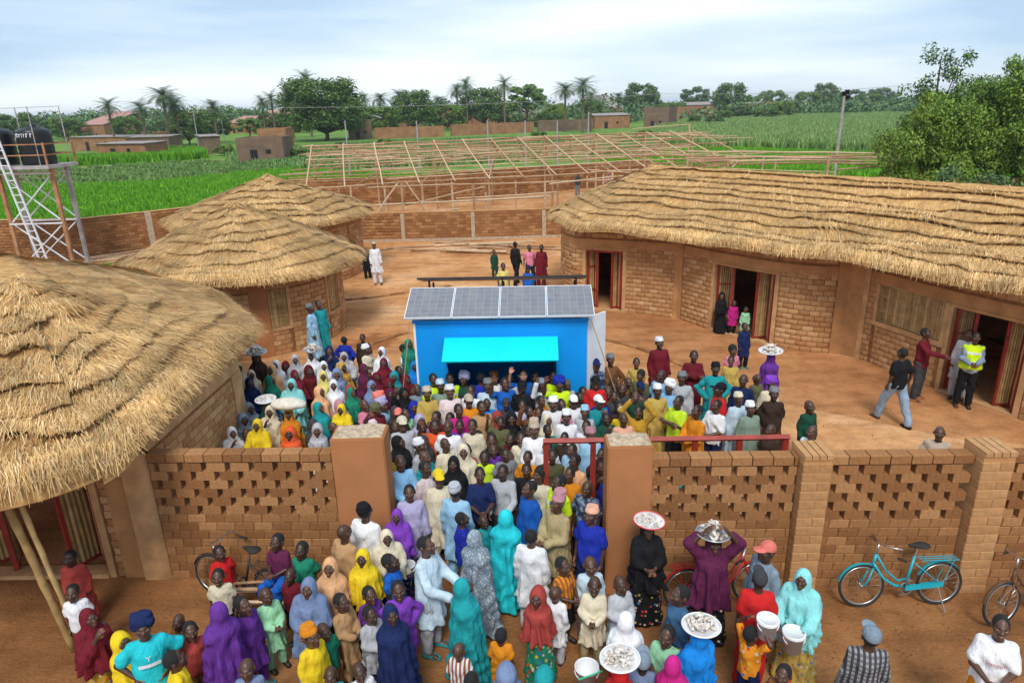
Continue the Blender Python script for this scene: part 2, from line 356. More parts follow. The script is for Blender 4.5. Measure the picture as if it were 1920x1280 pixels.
def slat_leaf(parent, name, p, d, wdt, z0, z1, frame='red', slats='bamboo', nsl=9, fw=.05, thick=.035):
    """a door leaf or shutter: a frame with round bamboo canes set in it; hinge at p, running along d"""
    p = Vector((*p, 0)); d = Vector((*d, 0)).normalized(); n = Vector((d.y, -d.x, 0)); mb = MB(); zc, hh = (z0 + z1) / 2, (z1 - z0) / 2
    for x in (fw / 2, wdt - fw / 2): mb.obox(p + d * x + Vector((0, 0, zc)), d * fw / 2, n * thick, Vector((0, 0, hh)))
    for z in (z0 + fw / 2, z1 - fw / 2): mb.obox(p + d * wdt / 2 + Vector((0, 0, z)), d * (wdt / 2 - fw), n * thick * .94, Vector((0, 0, fw / 2)))
    o = mb.build(name, M[frame], parent); sw = (wdt - 2 * fw) / nsl
    zt = [z0 + fw + (z1 - z0 - 2 * fw) * k / 5 for k in range(6)]
    for i in range(nsl):
        mb = MB(); c = p + d * (fw + sw * (i + .5)); r0 = sw * .49; pts = []; rr = []
        for k, z in enumerate(zt):
            j = Vector((random.uniform(-.004, .004), random.uniform(-.004, .004), 0))
            pts.append(c + j + Vector((0, 0, z))); rr.append(r0 * random.uniform(.9, 1.04))
        mb.tube(pts, rr, 6); mb.build('cane', M[slats], o)
    mb = MB()
    for f in (.3, .7): mb.obox(p + d * wdt / 2 + n * (thick + .004) + Vector((0, 0, z0 + (z1 - z0) * f)), d * (wdt / 2 - fw), n * .012, Vector((0, 0, .018)))
    mb.build('cross_bar', M[frame], o); return o

# ================================================================== thatch roofs
def vnoise(seed):
    r = np.random.default_rng(seed); T = r.random((64, 64))
    def f(x, y):
        x = np.asarray(x) % 64; y = np.asarray(y) % 64; i = np.floor(x).astype(int); j = np.floor(y).astype(int); u = x - i; v = y - j
        u = u * u * (3 - 2 * u); v = v * v * (3 - 2 * v); i1 = (i + 1) % 64; j1 = (j + 1) % 64; i %= 64; j %= 64
        return T[i, j] * (1 - u) * (1 - v) + T[i1, j] * u * (1 - v) + T[i, j1] * (1 - u) * v + T[i1, j1] * u * v
    return f
def thatch(parent, E, Rg, ze, zr, courses, nstraw, sw=.012, sl=.45, closed=True, seed=1, smoothn=10, lift=.09, power=1.0, vis=None):
    """E eave ring (x,y), Rg matching ridge points (x,y); courses = number of overlapping layers"""
    n0 = len(E); idx = list(range(n0)) + ([0] if closed else [])
    EE = np.array([E[i] for i in idx], float); RR = np.array([Rg[i] for i in idx], float)
    ZE = np.array([(ze[i] if isinstance(ze, (list, tuple)) else ze) for i in idx], float); ZR = np.array([(zr[i] if isinstance(zr, (list, tuple)) else zr) for i in idx], float)
    def cr(A):
        o = []; n = len(A); 
        for i in range(n - 1):
            if closed: p0, p1, p2, p3 = A[(i - 1) % (n - 1)], A[i], A[i + 1], A[(i + 2) % (n - 1)] if i + 2 < n else A[1]
            else: p0, p1, p2, p3 = A[max(i - 1, 0)], A[i], A[i + 1], A[min(i + 2, n - 1)]
            for k in range(smoothn):
                t = k / smoothn; o.append(.5 * ((2 * p1) + (p2 - p0) * t + (2 * p0 - 5 * p1 + 4 * p2 - p3) * t * t + (3 * p1 - p0 - 3 * p2 + p3) * t ** 3))
        o.append(A[-1]); return np.array(o)
    def lin(A):
        o = []
        for i in range(len(A) - 1):
            for k in range(smoothn): o.append(A[i] + (A[i + 1] - A[i]) * k / smoothn)
        o.append(A[-1]); return np.array(o)
    e3 = np.c_[cr(EE), cr(ZE)]; r3 = np.c_[lin(RR), lin(ZR)]; m = len(e3); arc = np.r_[0, np.cumsum(np.linalg.norm(np.diff(e3[:, :2], axis=0), axis=1))]
    nf = vnoise(seed); nf2 = vnoise(seed + 50)
    def surf(u, v):
        """u index along the ring (float), v 0 eave .. 1 ridge"""
        i = np.clip(np.floor(u).astype(int), 0, m - 2); t = (u - i)[:, None]
        e = e3[i] * (1 - t) + e3[i + 1] * t; r = r3[i] * (1 - t) + r3[i + 1] * t; vv = v[:, None]
        p = e * (1 - vv) + r * vv; p[:, 2] = e[:, 2] + (r[:, 2] - e[:, 2]) * v ** power
        s = arc[i] * (1 - t[:, 0]) + arc[i + 1] * t[:, 0]
        p[:, 2] += (nf(s * .7, v * 6) - .5) * .16 * np.minimum(1, (1 - v) * 3); return p, e, r, s
    # shells
    VV = []; FF = []; base = 0; q = 4; dv = 1.0 / courses; us = np.linspace(0, m - 1, (m - 1) * 2 + 1); k_u = len(us)
    edge = lambda k, s: (nf2(s * .55 + k * 7.3, k * 3.1) - .5) * dv * .9 + (nf(s * 2.6 + k * 3.3, k * 5.7) - .5) * dv * .35
    for k in range(courses):
        _, _, _, s = surf(us, np.zeros(k_u)); lo = k * dv + (edge(k, s) if k else np.zeros(k_u)); hi = np.full(k_u, min(1, (k + 1.6) * dv))
        rows = []
        for j in range(q + 1):
            v = lo + (hi - lo) * j / q; p, _, _, _ = surf(us, np.clip(v, 0, 1)); p[:, 2] += lift * (1 - j / q) + .01 * k * 0; rows.append(p)
        under, _, _, _ = surf(us, np.clip(lo + (.42 * dv if k else .10 / max(1e-3, np.linalg.norm(r3 - e3, axis=1).mean())), 0, 1)); under[:, 2] -= (.01 if k else lift * 1.2); rows.insert(0, under)
        P = np.concatenate(rows); VV.append(P)
        for j in range(q + 1):
            a = base + j * k_u + np.arange(k_u - 1); FF.append(np.c_[a, a + 1, a + k_u + 1, a + k_u])
        base += len(P)
    # soffit
    p0, _, _, _ = surf(us, np.zeros(k_u)); p1, _, _, _ = surf(us, np.ones(k_u)); p0[:, 2] -= .10; p1[:, 2] -= .15; VV.append(p0); VV.append(p1)
    a = base + np.arange(k_u - 1); FF.append(np.c_[a, a + k_u, a + k_u + 1, a + 1])
    shell = link('thatch_layers', mesh_np('thatch_layers', np.concatenate(VV), np.concatenate(FF), M['thatch'], True), parent); tag(shell, kind='stuff')
    # straws
    g = np.random.default_rng(seed); N_ = nstraw; u = []; v = []
    cu = np.interp(g.random(N_ * 4) * arc[-1], arc, np.arange(m)); cv = 1 - np.sqrt(1 - g.random(N_ * 4) * .998); cv = np.where(g.random(N_ * 4) < .10, cv * dv, cv)
    if vis is not None:
        p, _, _, _ = surf(cu, cv); ok = vis(p); cu, cv = cu[ok], cv[ok]
    cu, cv = cu[:N_], cv[:N_]; N_ = len(cu)
    k = np.floor(cv * courses); _, e, r, s = surf(cu, cv); fr = cv * courses - k
    lo = k * dv + np.where(k > 0, edge(k, s), 0)
    # a third of the straws sit right on the ragged lower edge of their layer
    onedge = g.random(N_) < .42; slope = r - e; ln = np.linalg.norm(slope, axis=1) + 1e-6
    cv = np.where(onedge, np.clip(lo + g.random(N_) * .35 * dv, 0, .99), cv)
    p, e, r, s = surf(cu, cv); frac = np.clip((cv - lo) / (1.6 * dv), 0, 1); p[:, 2] += lift * (1 - frac) + g.random(N_) * .035 + .004
    d = (e - r) / ln[:, None]; side = np.c_[-d[:, 1], d[:, 0], np.zeros(N_)]; side /= np.linalg.norm(side, axis=1)[:, None] + 1e-6
    swirl = (nf(s * .9, cv * 9 + 3) - .5) * .9
    d = d + side * (g.normal(0, .20, N_) + swirl * .5)[:, None]; wild = g.random(N_) < .06; d[wild] += side[wild] * g.normal(0, .9, wild.sum())[:, None]
    d[:, 2] += g.normal(0.02, .06, N_); d /= np.linalg.norm(d, axis=1)[:, None]
    Ls = sl * g.uniform(.45, 1.15, N_); Ls = np.where(onedge, Ls * .55, Ls); room = np.clip((cv - lo) * ln, 0, 9); low = np.minimum(Ls * .45, room + g.uniform(0, .07, N_)); eave = onedge & (k == 0); d[eave, 2] -= g.uniform(.1, .9, eave.sum()); d[eave] /= np.linalg.norm(d[eave], axis=1)[:, None]; low = np.where(eave, g.uniform(.10, .34, N_), low)
    nrm = np.cross(d, side); nrm /= np.linalg.norm(nrm, axis=1)[:, None] + 1e-6; wv = np.cross(d, nrm) * (sw * g.uniform(.6, 1.3, N_))[:, None] / 2
    a0 = p - d * (Ls * .55)[:, None]; b0 = p + d * low[:, None]; a0[:, 2] -= .012
    V = np.stack([a0 - wv, a0 + wv, b0 + wv * .5, b0 - wv * .5], 1).reshape(-1, 3); F = np.arange(4 * N_).reshape(-1, 4)
    tag(link('straw', mesh_np('straw', V, F, M['straw']), parent), kind='stuff'); return surf

# ================================================================== the long thatched building on the right
BR = empty('thatched_school_building', (6, 20, 0)); BR.location = (0, 0, 0)
tag(BR, 'long curved earth-brick building with thatched roof and red doors on the right', 'building')
pb = smooth_path([(2.6, 27.6), (2.0, 25.6), (1.93, 24.2), (2.25, 23.3)], 3)[:-1] + smooth_path([(2.25, 23.3), (3.2, 22.85), (4.35, 22.35), (5.5, 21.7)], 4)[:-1] + \
     smooth_path([(5.5, 21.7), (6.3, 20.35), (7.4, 18.95), (8.3, 18.25), (9.2, 17.95)], 4)[:-1] + smooth_path([(9.2, 17.95), (9.62, 17.35), (10.25, 15.55), (10.95, 14.0), (11.75, 12.5), (13.2, 10.6)], 4)
PB = Path(pb); sp = lambda px, py: PB.s_of(G(px, py))
d1 = (sp(1098, 578), sp(1166, 584)); d2 = (sp(1331, 619), sp(1437, 650)); d3 = (sp(1748, 735), sp(1893, 782)); w3 = (sp(1620, 682), sp(1731, 730))
opn = [(*d1, .05, 2.12), (*d2, .05, 2.12), (*d3, .05, 2.12), (*w3, 1.2, 2.25)]
c1, c2 = PB.s_of((5.5, 21.7)), PB.s_of((9.2, 17.95))
cols = [(c1 - .16, c1 + .16), (c2 - .30, c2 + .42)]
wall(BR, PB, 0, 3.15, opn, [(2.22, 2.50)], cols + [(d1[0] - .11, d1[0]), (d1[1], d1[1] + .11), (d2[0] - .11, d2[0]), (d2[1], d2[1] + .13), (d3[0] - .13, d3[0]), (d3[1], d3[1] + .14), (w3[0] - .1, w3[0]), (w3[1], w3[1] + .1)], mat='brick2', ch=.15, bl=.29)
prev = 0
for (a, b) in cols + [(PB.L, PB.L)]:
    strip_on(BR, 'ring_beam', PB, prev, a, 2.20, 2.48, .012, 'plaster'); prev = b
for (a, b), nm in zip(cols, ('column', 'column')):
    strip_on(BR, nm, PB, a, b, 0, 3.15, .035, 'plaster', n=4)
strip_on(BR, 'column', PB, c2 + .42, c2 + .56, 0, 3.15, .05, 'plaster2', n=1)
for (a, b) in (d1, d2, d3):
    strip_on(BR, 'door_jamb', PB, a - .11, a, .0, 2.19, .02, 'plaster2', .18, 1); strip_on(BR, 'door_jamb', PB, b, b + .12, 0, 2.19, .02, 'plaster2', .18, 1)
    strip_on(BR, 'threshold', PB, a, b, 0, .055, .05, 'plaster2', .2); strip_on(BR, 'door_head', PB, a - .1, b + .1, 2.115, 2.195, .024, 'plaster', .2)
a, b = w3
for (x0, x1, z0, z1) in ((a - .1, a, 1.1, 2.19), (b, b + .1, 1.1, 2.19)): strip_on(BR, 'window_surround', PB, x0, x1, z0, z1, .03, 'plaster2', .1, 1)
strip_on(BR, 'window_sill', PB, a - .12, b + .12, 1.08, 1.2, .045, 'plaster2', .1)
def shutters(parent, path, a, b, z0, z1, frame='bamboo', nsl=11, off=-.05, leaves=2):
    w_ = (b - a) / leaves
    for i in range(leaves):
        p, t, n = path.at(a + i * w_ + .005); q, _, _ = path.at(a + (i + 1) * w_ - .005); dd = q - p
        slat_leaf(parent, 'window_shutter', p + n * off, dd, dd.length, z0, z1, frame, 'bamboo', nsl, .035, .02)
shutters(BR, PB, a, b, 1.2, 2.19, nsl=10)
def open_doors(parent, path, a, b, z1=2.11, lo=56, ro=56, red_head=True):
    """folding leaves: pairs of red frames filled with canes, folded back at both jambs"""
    wd = (b - a) * .25
    for side, s, ang in ((1, a + .05, lo), (-1, b - .05, ro)):
        p, t, n = path.at(s); p = p - n * .08
        d = (t * side).to_3d(); d.rotate(Matrix.Rotation(R_(ang) * side, 3, 'Z')); d = d.to_2d()
        slat_leaf(parent, 'door_leaf', p, d, wd, .07, z1, 'red', 'bamboo', 6, .055)
        q = p + d * wd; d2_ = (t * side).to_3d(); d2_.rotate(Matrix.Rotation(R_(ang - 112) * side, 3, 'Z'))
        slat_leaf(parent, 'door_leaf', q, d2_.to_2d(), wd * .92, .07, z1, 'red', 'bamboo', 5, .055)
    if red_head: strip_on(parent, 'door_frame', path, a + .002, b - .002, z1 - .07, z1 + .003, -.01, 'red', .12)
for (a, b) in (d1, d2, d3): open_doors(BR, PB, a, b, red_head=(a == d1[0]))
# rear wall closes the rooms
PBb = Path([(13.6, 12.0), (15.5, 17), (12.5, 22.5), (8, 28), (4.5, 29.6), (2.6, 27.6)])
wall(BR, PBb, 0, 3.15, facing=True, limit=0, core='plaster')
eR = [(1.55, 25.6), (1.85, 23.75), (2.45, 22.5), (3.6, 21.75), (5.0, 20.75), (6.35, 19.35), (7.35, 18.05), (8.5, 16.75), (9.35, 15.55), (10.05, 14.2), (10.75, 12.9), (12.4, 10.2), (17, 13.5), (16, 18.5), (13.2, 23.5), (9.5, 28.6), (6.6, 30.4), (3.4, 29.6), (2.0, 27.6)]
rR = [(5.5 + 8.8 * t, 25.9 - 10.9 * t) for t in (0, 0, .01, .06, .16, .27, .40, .54, .67, .80, .92, 1, 1, .9, .68, .34, .04, 0, 0)]
thatch(BR, eR, rR, 2.93, 4.62, 11, 85000, .013, .40, seed=3, lift=.11, vis=lambda p: (p[:, 0] * -.72 + p[:, 1] * -.69 + 25 > 0) | (p[:, 0] < 9))

# ================================================================== left building by the gate
B1 = empty('thatched_gate_house'); tag(B1, 'nearest thatched building at the left edge with bamboo post and dark doorway', 'building')
P1 = Path([(-10.6, 9.05), (-5.52, 8.98), (-5.42, 9.05), (-5.30, 12.35), (-6.6, 14.3), (-9, 15.6)])
dl = (P1.s_of(G(-40, 1078)), P1.s_of(G(208, 1080)))
s_c = P1.s_of((-5.5, 9.0))
o1 = [(*dl, .06, 2.1)]
wall(B1, P1, 0, 2.62, o1, [(2.15, 2.62)], [(dl[1], dl[1] + .13), (s_c - .62, s_c + .06), (s_c + 3.0, s_c + 3.5)], mat='brick2', ch=.13, bl=.25)
strip_on(B1, 'door_jamb', P1, dl[1], dl[1] + .11, 0, 2.12, .03, 'plaster2', .2, 1); strip_on(B1, 'threshold', P1, dl[0], dl[1], 0, .07, .06, 'plaster2', .2)
strip_on(B1, 'column', P1, s_c - .62, s_c - .30, 0, 2.6, .05, 'plaster'); strip_on(B1, 'corner_column', P1, s_c - .28, s_c + .05, 0, 2.16, .12, 'plaster2', .1, 4)
strip_on(B1, 'ring_beam', P1, s_c + .06, P1.L, 2.14, 2.6, .015, 'plaster2'); strip_on(B1, 'column', P1, s_c + 3.0, s_c + 3.5, 0, 2.13, .03, 'plaster2')
strip_on(B1, 'ring_beam', P1, 0, s_c - .63, 2.13, 2.6, .015, 'plaster')
open_doors(B1, P1, dl[0], dl[1], 2.09, 52, 52, False)
eL = [(-5.15, 7.55), (-5.08, 8.6), (-5.2, 10.6), (-5.17, 12.3), (-5.28, 13.45), (-6.45, 15.15), (-8.2, 16.9), (-11.5, 19.0), (-15.5, 19), (-16, 14), (-13, 9), (-9.5, 6.9), (-7.2, 6.55), (-5.95, 6.8)]
A_, B_ = (-8.65, 11.75), (-11.3, 14.9)
rL = [(A_[0] + (B_[0] - A_[0]) * t, A_[1] + (B_[1] - A_[1]) * t) for t in (0, 0, 0, .1, .25, .48, .8, 1, 1, 1, .3, 0, 0, 0)]
thatch(B1, eL, rL, 2.62, [3.88] * 3 + [3.885, 3.893, 3.904, 3.92, 3.93, 3.93, 3.93, 3.895] + [3.88] * 3, 7, 70000, .010, .55, seed=11, lift=.16, vis=lambda p: (p[:, 0] > -13))
for (bx, by, tx, ty, r) in ((-6.02, 7.42, -6.1, 7.12, .045), (-5.92, 7.45, -6.0, 7.2, .032)):
    mb = MB(); pts = []; rr = []
    for i in range(12):
        f = i / 11; pts.append((bx + (tx - bx) * f + random.uniform(-.006, .006), by + (ty - by) * f, 2.62 * f)); rr.append(r * (1.0 + (.12 if i % 2 else -.05)))
    mb.tube(pts, rr, 9); mb.build('bamboo_post', M['bamboo'], B1, True)
mb = MB()   # tied poles of the eave plate at the post head
for (q, y0) in ((0, 7.0), (.07, 7.1), (-.06, 7.16)): mb.tube([(-7.6, y0 - .1, 2.5 + q), (-6.0, y0, 2.5 + q), (-5.3, y0 + .6, 2.5 + q)], .035, 7)
mb.build('eave_pole', M['bamboo'], B1)
k_ = 14; thatch(B1, [(A_[0] + 1.15 * math.cos(6.2832 * i / k_), A_[1] + 1.15 * math.sin(6.2832 * i / k_)) for i in range(k_)], [A_] * k_, 3.64, 4.10, 2, 4200, .012, .5, seed=15, smoothn=4, lift=.10)
# ================================================================== two round huts
def hut(name, label, cx, cy, rw, re, hw, ze, za, courses, nstraw, seed, wins, ch=.15, bl=.29, band=None, pil=(), stretch=1.0, sw=.013, lim=300):
    h = empty(name); tag(h, label, 'hut'); n = 44
    P = Path([(cx + rw * math.cos(2 * math.pi * i / n - 2.4), cy + rw * math.sin(2 * math.pi * i / n - 2.4)) for i in range(n + 1)])
    ops = []
    for (px, py, zs, wid, hgt) in wins:
        s = P.s_of(G(px, py, zs)); ops.append((s - wid / 2, s + wid / 2, zs, zs + hgt))
    pl = []
    for (px, py, wid) in pil: s = P.s_of(G(px, py)); pl.append((s - wid / 2, s + wid / 2))
    fr = [(o[0] - .09, o[0]) for o in ops] + [(o[1], o[1] + .09) for o in ops]
    wall(h, P, 0, hw, ops, [band] if band else [], pl + fr, mat='brick2', ch=ch, bl=bl, limit=lim)
    if band: strip_on(h, 'ring_beam', P, 0, P.L, band[0], band[1], .012, 'plaster')
    for (a, b) in pl: strip_on(h, 'column', P, a, b, 0, hw, .03, 'pillar')
    for o in ops:
        strip_on(h, 'window_surround', P, o[0] - .09, o[0], o[2] - .1, o[3] + .08, .025, 'plaster2', .1, 1); strip_on(h, 'window_surround', P, o[1], o[1] + .09, o[2] - .1, o[3] + .08, .025, 'plaster2', .1, 1)
        strip_on(h, 'window_sill', P, o[0], o[1], o[2] - .1, o[2], .03, 'plaster2', .1); shutters(h, P, o[0], o[1], o[2], o[3], nsl=5)
    k = 20; E = [(cx + re * math.cos(2 * math.pi * i / k) * (1 + .02 * math.sin(3 * i + seed)), cy + re * stretch * math.sin(2 * math.pi * i / k) * (1 + .02 * math.sin(2 * i))) for i in range(k)]
    thatch(h, E, [(cx, cy)] * k, ze, za, courses, nstraw, sw, .42, seed=seed, smoothn=5, lift=.105, vis=lambda p: p[:, 1] < cy + 2.2)
    mb = MB(); g = random.Random(seed)
    for i in range(26):
        a = g.uniform(0, 6.28); mb.tube([(cx + .03 * math.cos(a), cy + .03 * math.sin(a), za + .12), (cx + .35 * math.cos(a), cy + .35 * math.sin(a), za + .0 - .05)], [.012, .02], 4)
    mb.build('thatch_knot', M['straw'], h); return h
hut('round_thatched_hut', 'round thatched brick hut with two shuttered windows left of the blue kiosk', -8.55, 21.6, 3.02, 3.75, 2.55, 2.42, 4.12, 9, 46000, 21,
    [(552, 640, .85, .75, 1.12), (608, 578, .85, .70, 1.12)], band=(2.0, 2.2), pil=[(512, 690, .5)])
hut('round_thatched_hut', 'farther round thatched brick hut behind the two-window hut', -10.35, 30.2, 3.75, 4.35, 2.75, 2.62, 4.2, 8, 26000, 31, [], pil=[(682, 520, .16)], sw=.018, lim=240)
# ================================================================== pierced front wall in panels
def hexblock(L0, h, d):
    """full-depth block whose ends are chamfered at top and bottom corners"""
    k = ('hex', L0, h, d)
    if k not in BRICK:
        x, z = L0 / 2, h / 2; c = .013; prof = [(-x + c, -z), (x - c, -z), (x, -z + c * .8), (x, z - c * .8), (x - c, z), (-x + c, z), (-x, z - c * .8), (-x, -z + c * .8)]
        mb = MB(); mb.v = [(px, -d / 2, pz) for px, pz in prof] + [(px, d / 2, pz) for px, pz in prof]
        mb.f = [tuple(range(8)), tuple(range(15, 7, -1))] + [(i, i + 8, (i + 1) % 8 + 8, (i + 1) % 8) for i in range(8)]; mb.m = [0] * 10
        BRICK[k] = mb.mesh('brick', M['brick'])
    return BRICK[k]
def fullblock(L0, h, d):
    k = ('full', L0, h, d)
    if k not in BRICK:
        mb = MB(); c = .006; x, y, z = L0 / 2, d / 2, h / 2
        for (a, b, e) in ((x, y - c, z - c), (x - c, y, z - c), (x - c, y - c, z)): mb.box((-a, -b, -e), (a, b, e))
        mb = MB(); mb.v = [(sx * (x - (0 if ax == 0 else c)), sy * (y - (0 if ax == 1 else c)), sz * (z - (0 if ax == 2 else c))) for sx in (-1, 1) for sy in (-1, 1) for sz in (-1, 1) for ax in range(3)]
        me = bpy.data.meshes.new('brick')
        import bmesh
        bm = bmesh.new(); [bm.verts.new(v) for v in mb.v]; bmesh.ops.convex_hull(bm, input=bm.verts); bmesh.ops.dissolve_limit(bm, angle_limit=.02, verts=bm.verts, edges=bm.edges); bm.to_mesh(me); bm.free()
        me.materials.append(M['brick']); BRICK[k] = me
    return BRICK[k]
def front_panel(label, p0, p1):
    a, b = Vector(p0), Vector(p1); Ln = (b - a).length; ang = math.atan2(b.y - a.y, b.x - a.x)
    w_ = empty('pierced_brick_wall', (*a, 0), ang); tag(w_, label, 'wall', 'panels of the pierced front wall')
    ch, bl, th = .144, .283, .17
    def put(me, x0, x1, z, L0, dy=0):
        s = (x1 - x0 - .012) / L0; link('brick', me, w_, Matrix(((s, 0, 0, (x0 + x1) / 2), (0, 1, 0, dy + random.uniform(-.004, .004)), (0, 0, 1, z), (0, 0, 0, 1))))
    mb = MB(); mb.box((0, -th / 2 + .012, 0), (Ln, th / 2 - .012, 8 * ch)); mb.box((0, -th / 2 + .014, 14 * ch + .002), (Ln, th / 2 - .014, 14 * ch + .01)); mb.build('mortar_bed', M['mortar'], w_)
    fm, hm, cm = fullblock(.27, ch - .012, th), hexblock(.27, ch - .004, th), fullblock(.27, ch - .012, th + .03)
    for k in range(8):
        x = -bl * (.5 if k % 2 else 0)
        while x < Ln - .03:
            x0, x1 = max(x, 0), min(x + bl, Ln)
            if x1 - x0 > .06: put(fm, x0, x1, (k + .5) * ch, .27)
            x += bl
    per = .352
    for k in range(8, 14):
        x = -per * (.5 if k % 2 else 0) - .02
        while x < Ln - .03:
            x0, x1 = max(x, 0), min(x + .283, Ln)
            if x1 - x0 > .07: put(hm, x0, x1, (k + .5) * ch, .27)
            x += per
    x = 0
    while x < Ln - .05:
        x1 = min(x + bl, Ln); put(cm, x, x1, 14.5 * ch + .01, .27); x += bl
    return w_
front_panel('pierced brick wall panel between the thatched gate house and left gate pillar', (-5.36, 8.97), (-2.64, 8.86))
front_panel('pierced brick wall panel beside the right gate pillar behind the tray sellers', (1.86, 8.47), (3.90, 8.40))
front_panel('pierced brick wall panel behind the turquoise bicycle', (4.30, 8.39), (6.28, 8.33))
front_panel('pierced brick wall stub at the right edge of the picture', (6.72, 8.32), (9.4, 8.25))
def pillar(label, x0, x1, y0, y1, h, mat, top):
    p = empty('gate_pillar' if mat == 'pillar' else 'wall_pier', ((x0 + x1) / 2, (y0 + y1) / 2, 0)); tag(p, label, 'pillar'); hx, hy = (x1 - x0) / 2, (y1 - y0) / 2
    me = bpy.data.meshes.new('shaft'); import bmesh
    bm = bmesh.new(); bmesh.ops.create_cube(bm, size=1); bmesh.ops.scale(bm, vec=(2 * hx, 2 * hy, h), verts=bm.verts); bmesh.ops.translate(bm, vec=(0, 0, h / 2), verts=bm.verts)
    bmesh.ops.bevel(bm, geom=bm.edges[:], offset=.018, segments=2, affect='EDGES'); bm.to_mesh(me); bm.free(); me.materials.append(M[mat]); link('shaft', me, p)
    g = random.Random(int(x0 * 100)); n = 12; mb = MB(); mb.v = [(-hx * .9 + 1.8 * hx * i / n, -hy * .86 + 1.72 * hy * j / n, h + .005 + (g.uniform(0, .045) if 0 < i < n and 0 < j < n else -.002)) for j in range(n + 1) for i in range(n + 1)]
    mb.f = [(j * (n + 1) + i, j * (n + 1) + i + 1, (j + 1) * (n + 1) + i + 1, (j + 1) * (n + 1) + i) for j in range(n) for i in range(n)]; mb.m = [0] * len(mb.f)
    mb.build('rough_cap', M[top], p); return p
pillar('left gate pillar of smooth rust-orange render with rubble top', -2.63, -1.86, 8.72, 9.2, 2.40, 'pillar', 'cement')
pillar('right gate pillar of rust-orange render behind the woman in black', 1.26, 1.88, 8.24, 8.66, 2.42, 'pillar', 'cement')
def pier(label, x0, x1, y0, y1, h):
    p = empty('brick_pier', ((x0 + x1) / 2, (y0 + y1) / 2, 0)); tag(p, label, 'pillar', 'brick piers of the front wall'); hx, hy = (x1 - x0) / 2, (y1 - y0) / 2; ch = .142; k = 0; z = 0
    mb = MB(); mb.box((-hx + .008, -hy + .008, 0), (hx - .008, hy - .008, h)); mb.build('rendered_core', M['plaster'], p)
    me = fullblock(.27, ch - .008, .2).copy(); me.materials.clear(); me.materials.append(M['pierbrick'])
    while z + ch < h:
        L0 = 2 * hx
        if k % 2 == 0: segs = [(-hx, hx * .1), (hx * .1, hx)]
        else: segs = [(-hx, hx)]
        for (a, b) in segs: link('brick', me, p, Matrix((((b - a - .006) / .27, 0, 0, (a + b) / 2), (0, (2 * hy) / .2, 0, random.uniform(-.004, .004)), (0, 0, 1, z + ch / 2), (0, 0, 0, 1))))
        z += ch; k += 1
    for i in range(4): mb = MB(); mb.box((-hx + i * hx / 2 + .012, -hy - .01, h - .03), (-hx + (i + 1) * hx / 2 - .004, hy + .01, h + .035)); mb.build('cap_brick', M['pierbrick'], p)
    return p
pier('square brick pier left of the turquoise bicycle', 3.90, 4.30, 8.16, 8.6, 2.22)
pier('square brick pier between the turquoise and the brown bicycle', 6.28, 6.72, 8.08, 8.52, 2.24)
# ---------------------------------------------------------------- sliding gate of red tubes
gt = empty('sliding_gate', (.46, 9.05, 0)); tag(gt, 'red tubular sliding gate frame standing open behind the right pillar', 'gate')
def rbar(name, a, b, s=.03):
    mb = MB(); a, b = Vector(a), Vector(b); d = (b - a); u = d.normalized(); o = u.orthogonal().normalized() if abs(u.z) < .9 else Vector((1, 0, 0)); q = u.cross(o); mb.obox((a + b) / 2, d / 2, o * s, q * s); return mb.build(name, M['red'], gt)
gx_ = [0, .70, 1.45, 2.2, 2.85, 3.52]; gy_ = lambda x: -.02 * x
rbar('top_rail', (-.04, 0, 2.12), (3.57, gy_(3.5), 2.12), .033); rbar('bottom_rail', (-.04, 0, .12), (3.57, gy_(3.5), .12), .04)
for x in gx_: rbar('gate_post', (x, gy_(x), .16), (x, gy_(x), 2.08), .038)
# ================================================================== blue kiosk with solar roof
K = empty('solar_kiosk', (-.23, 13.05, 0), R_(-2.2)); tag(K, 'bright blue kiosk with cyan flap awning and solar panels on its roof', 'kiosk')
M['kblue'] = simple('kiosk_blue_paint', (.003, .28, .76), .45, var=.10, scale=1.2, spec=.3)
M['kcyan'] = simple('awning_cyan_paint', (.0, .66, .80), .5, var=.07, scale=1.2, spec=.3)
mp_, tp_, bp_ = nodes_of('solar_cells'); bk = tp_.nodes.new('ShaderNodeTexBrick'); bk.offset = 0; bk.inputs['Scale'].default_value = 1; bk.inputs['Brick Width'].default_value = .155; bk.inputs['Row Height'].default_value = .155; bk.inputs['Mortar Size'].default_value = .006
bk.inputs['Color1'].default_value = (.15, .155, .18, 1); bk.inputs['Color2'].default_value = (.17, .175, .2, 1); bk.inputs['Mortar'].default_value = (.25, .26, .28, 1)
tcp = tp_.nodes.new('ShaderNodeTexCoord'); tp_.links.new(tcp.outputs['Object'], bk.inputs['Vector']); dn = noise(tp_, 4, 6); dc = mixc(tp_, bk.outputs['Color'], (.26, .24, .22), .3); 
dr = rampn(tp_, [(.4, (0, 0, 0)), (.8, (.65, .65, .65))]); tp_.links.new(dn.outputs['Fac'], dr.inputs[0]); dc = mixc(tp_, bk.outputs['Color'], (.27, .25, .23), dr.outputs[0]); tp_.links.new(dc, bp_.inputs['Base Color']); bp_.inputs['Roughness'].default_value = .22; bp_.inputs['Specular IOR Level'].default_value = .6
M['cells'] = mp_
x0, x1, dpt, kh = -1.74, 1.74, 2.1, 2.74
mb = MB(); fx0, fx1, fz0, fz1 = -1.10, 1.12, .95, 2.36      # serving hatch in the front wall
for (a, b) in (((x0, 0, .35), (fx0, .06, kh)), ((fx1, 0, .35), (x1, .06, kh)), ((fx0, 0, .35), (fx1, .06, fz0)), ((fx0, 0, fz1), (fx1, .06, kh))): mb.box(a, b)
mb.build('front_wall', M['kblue'], K)
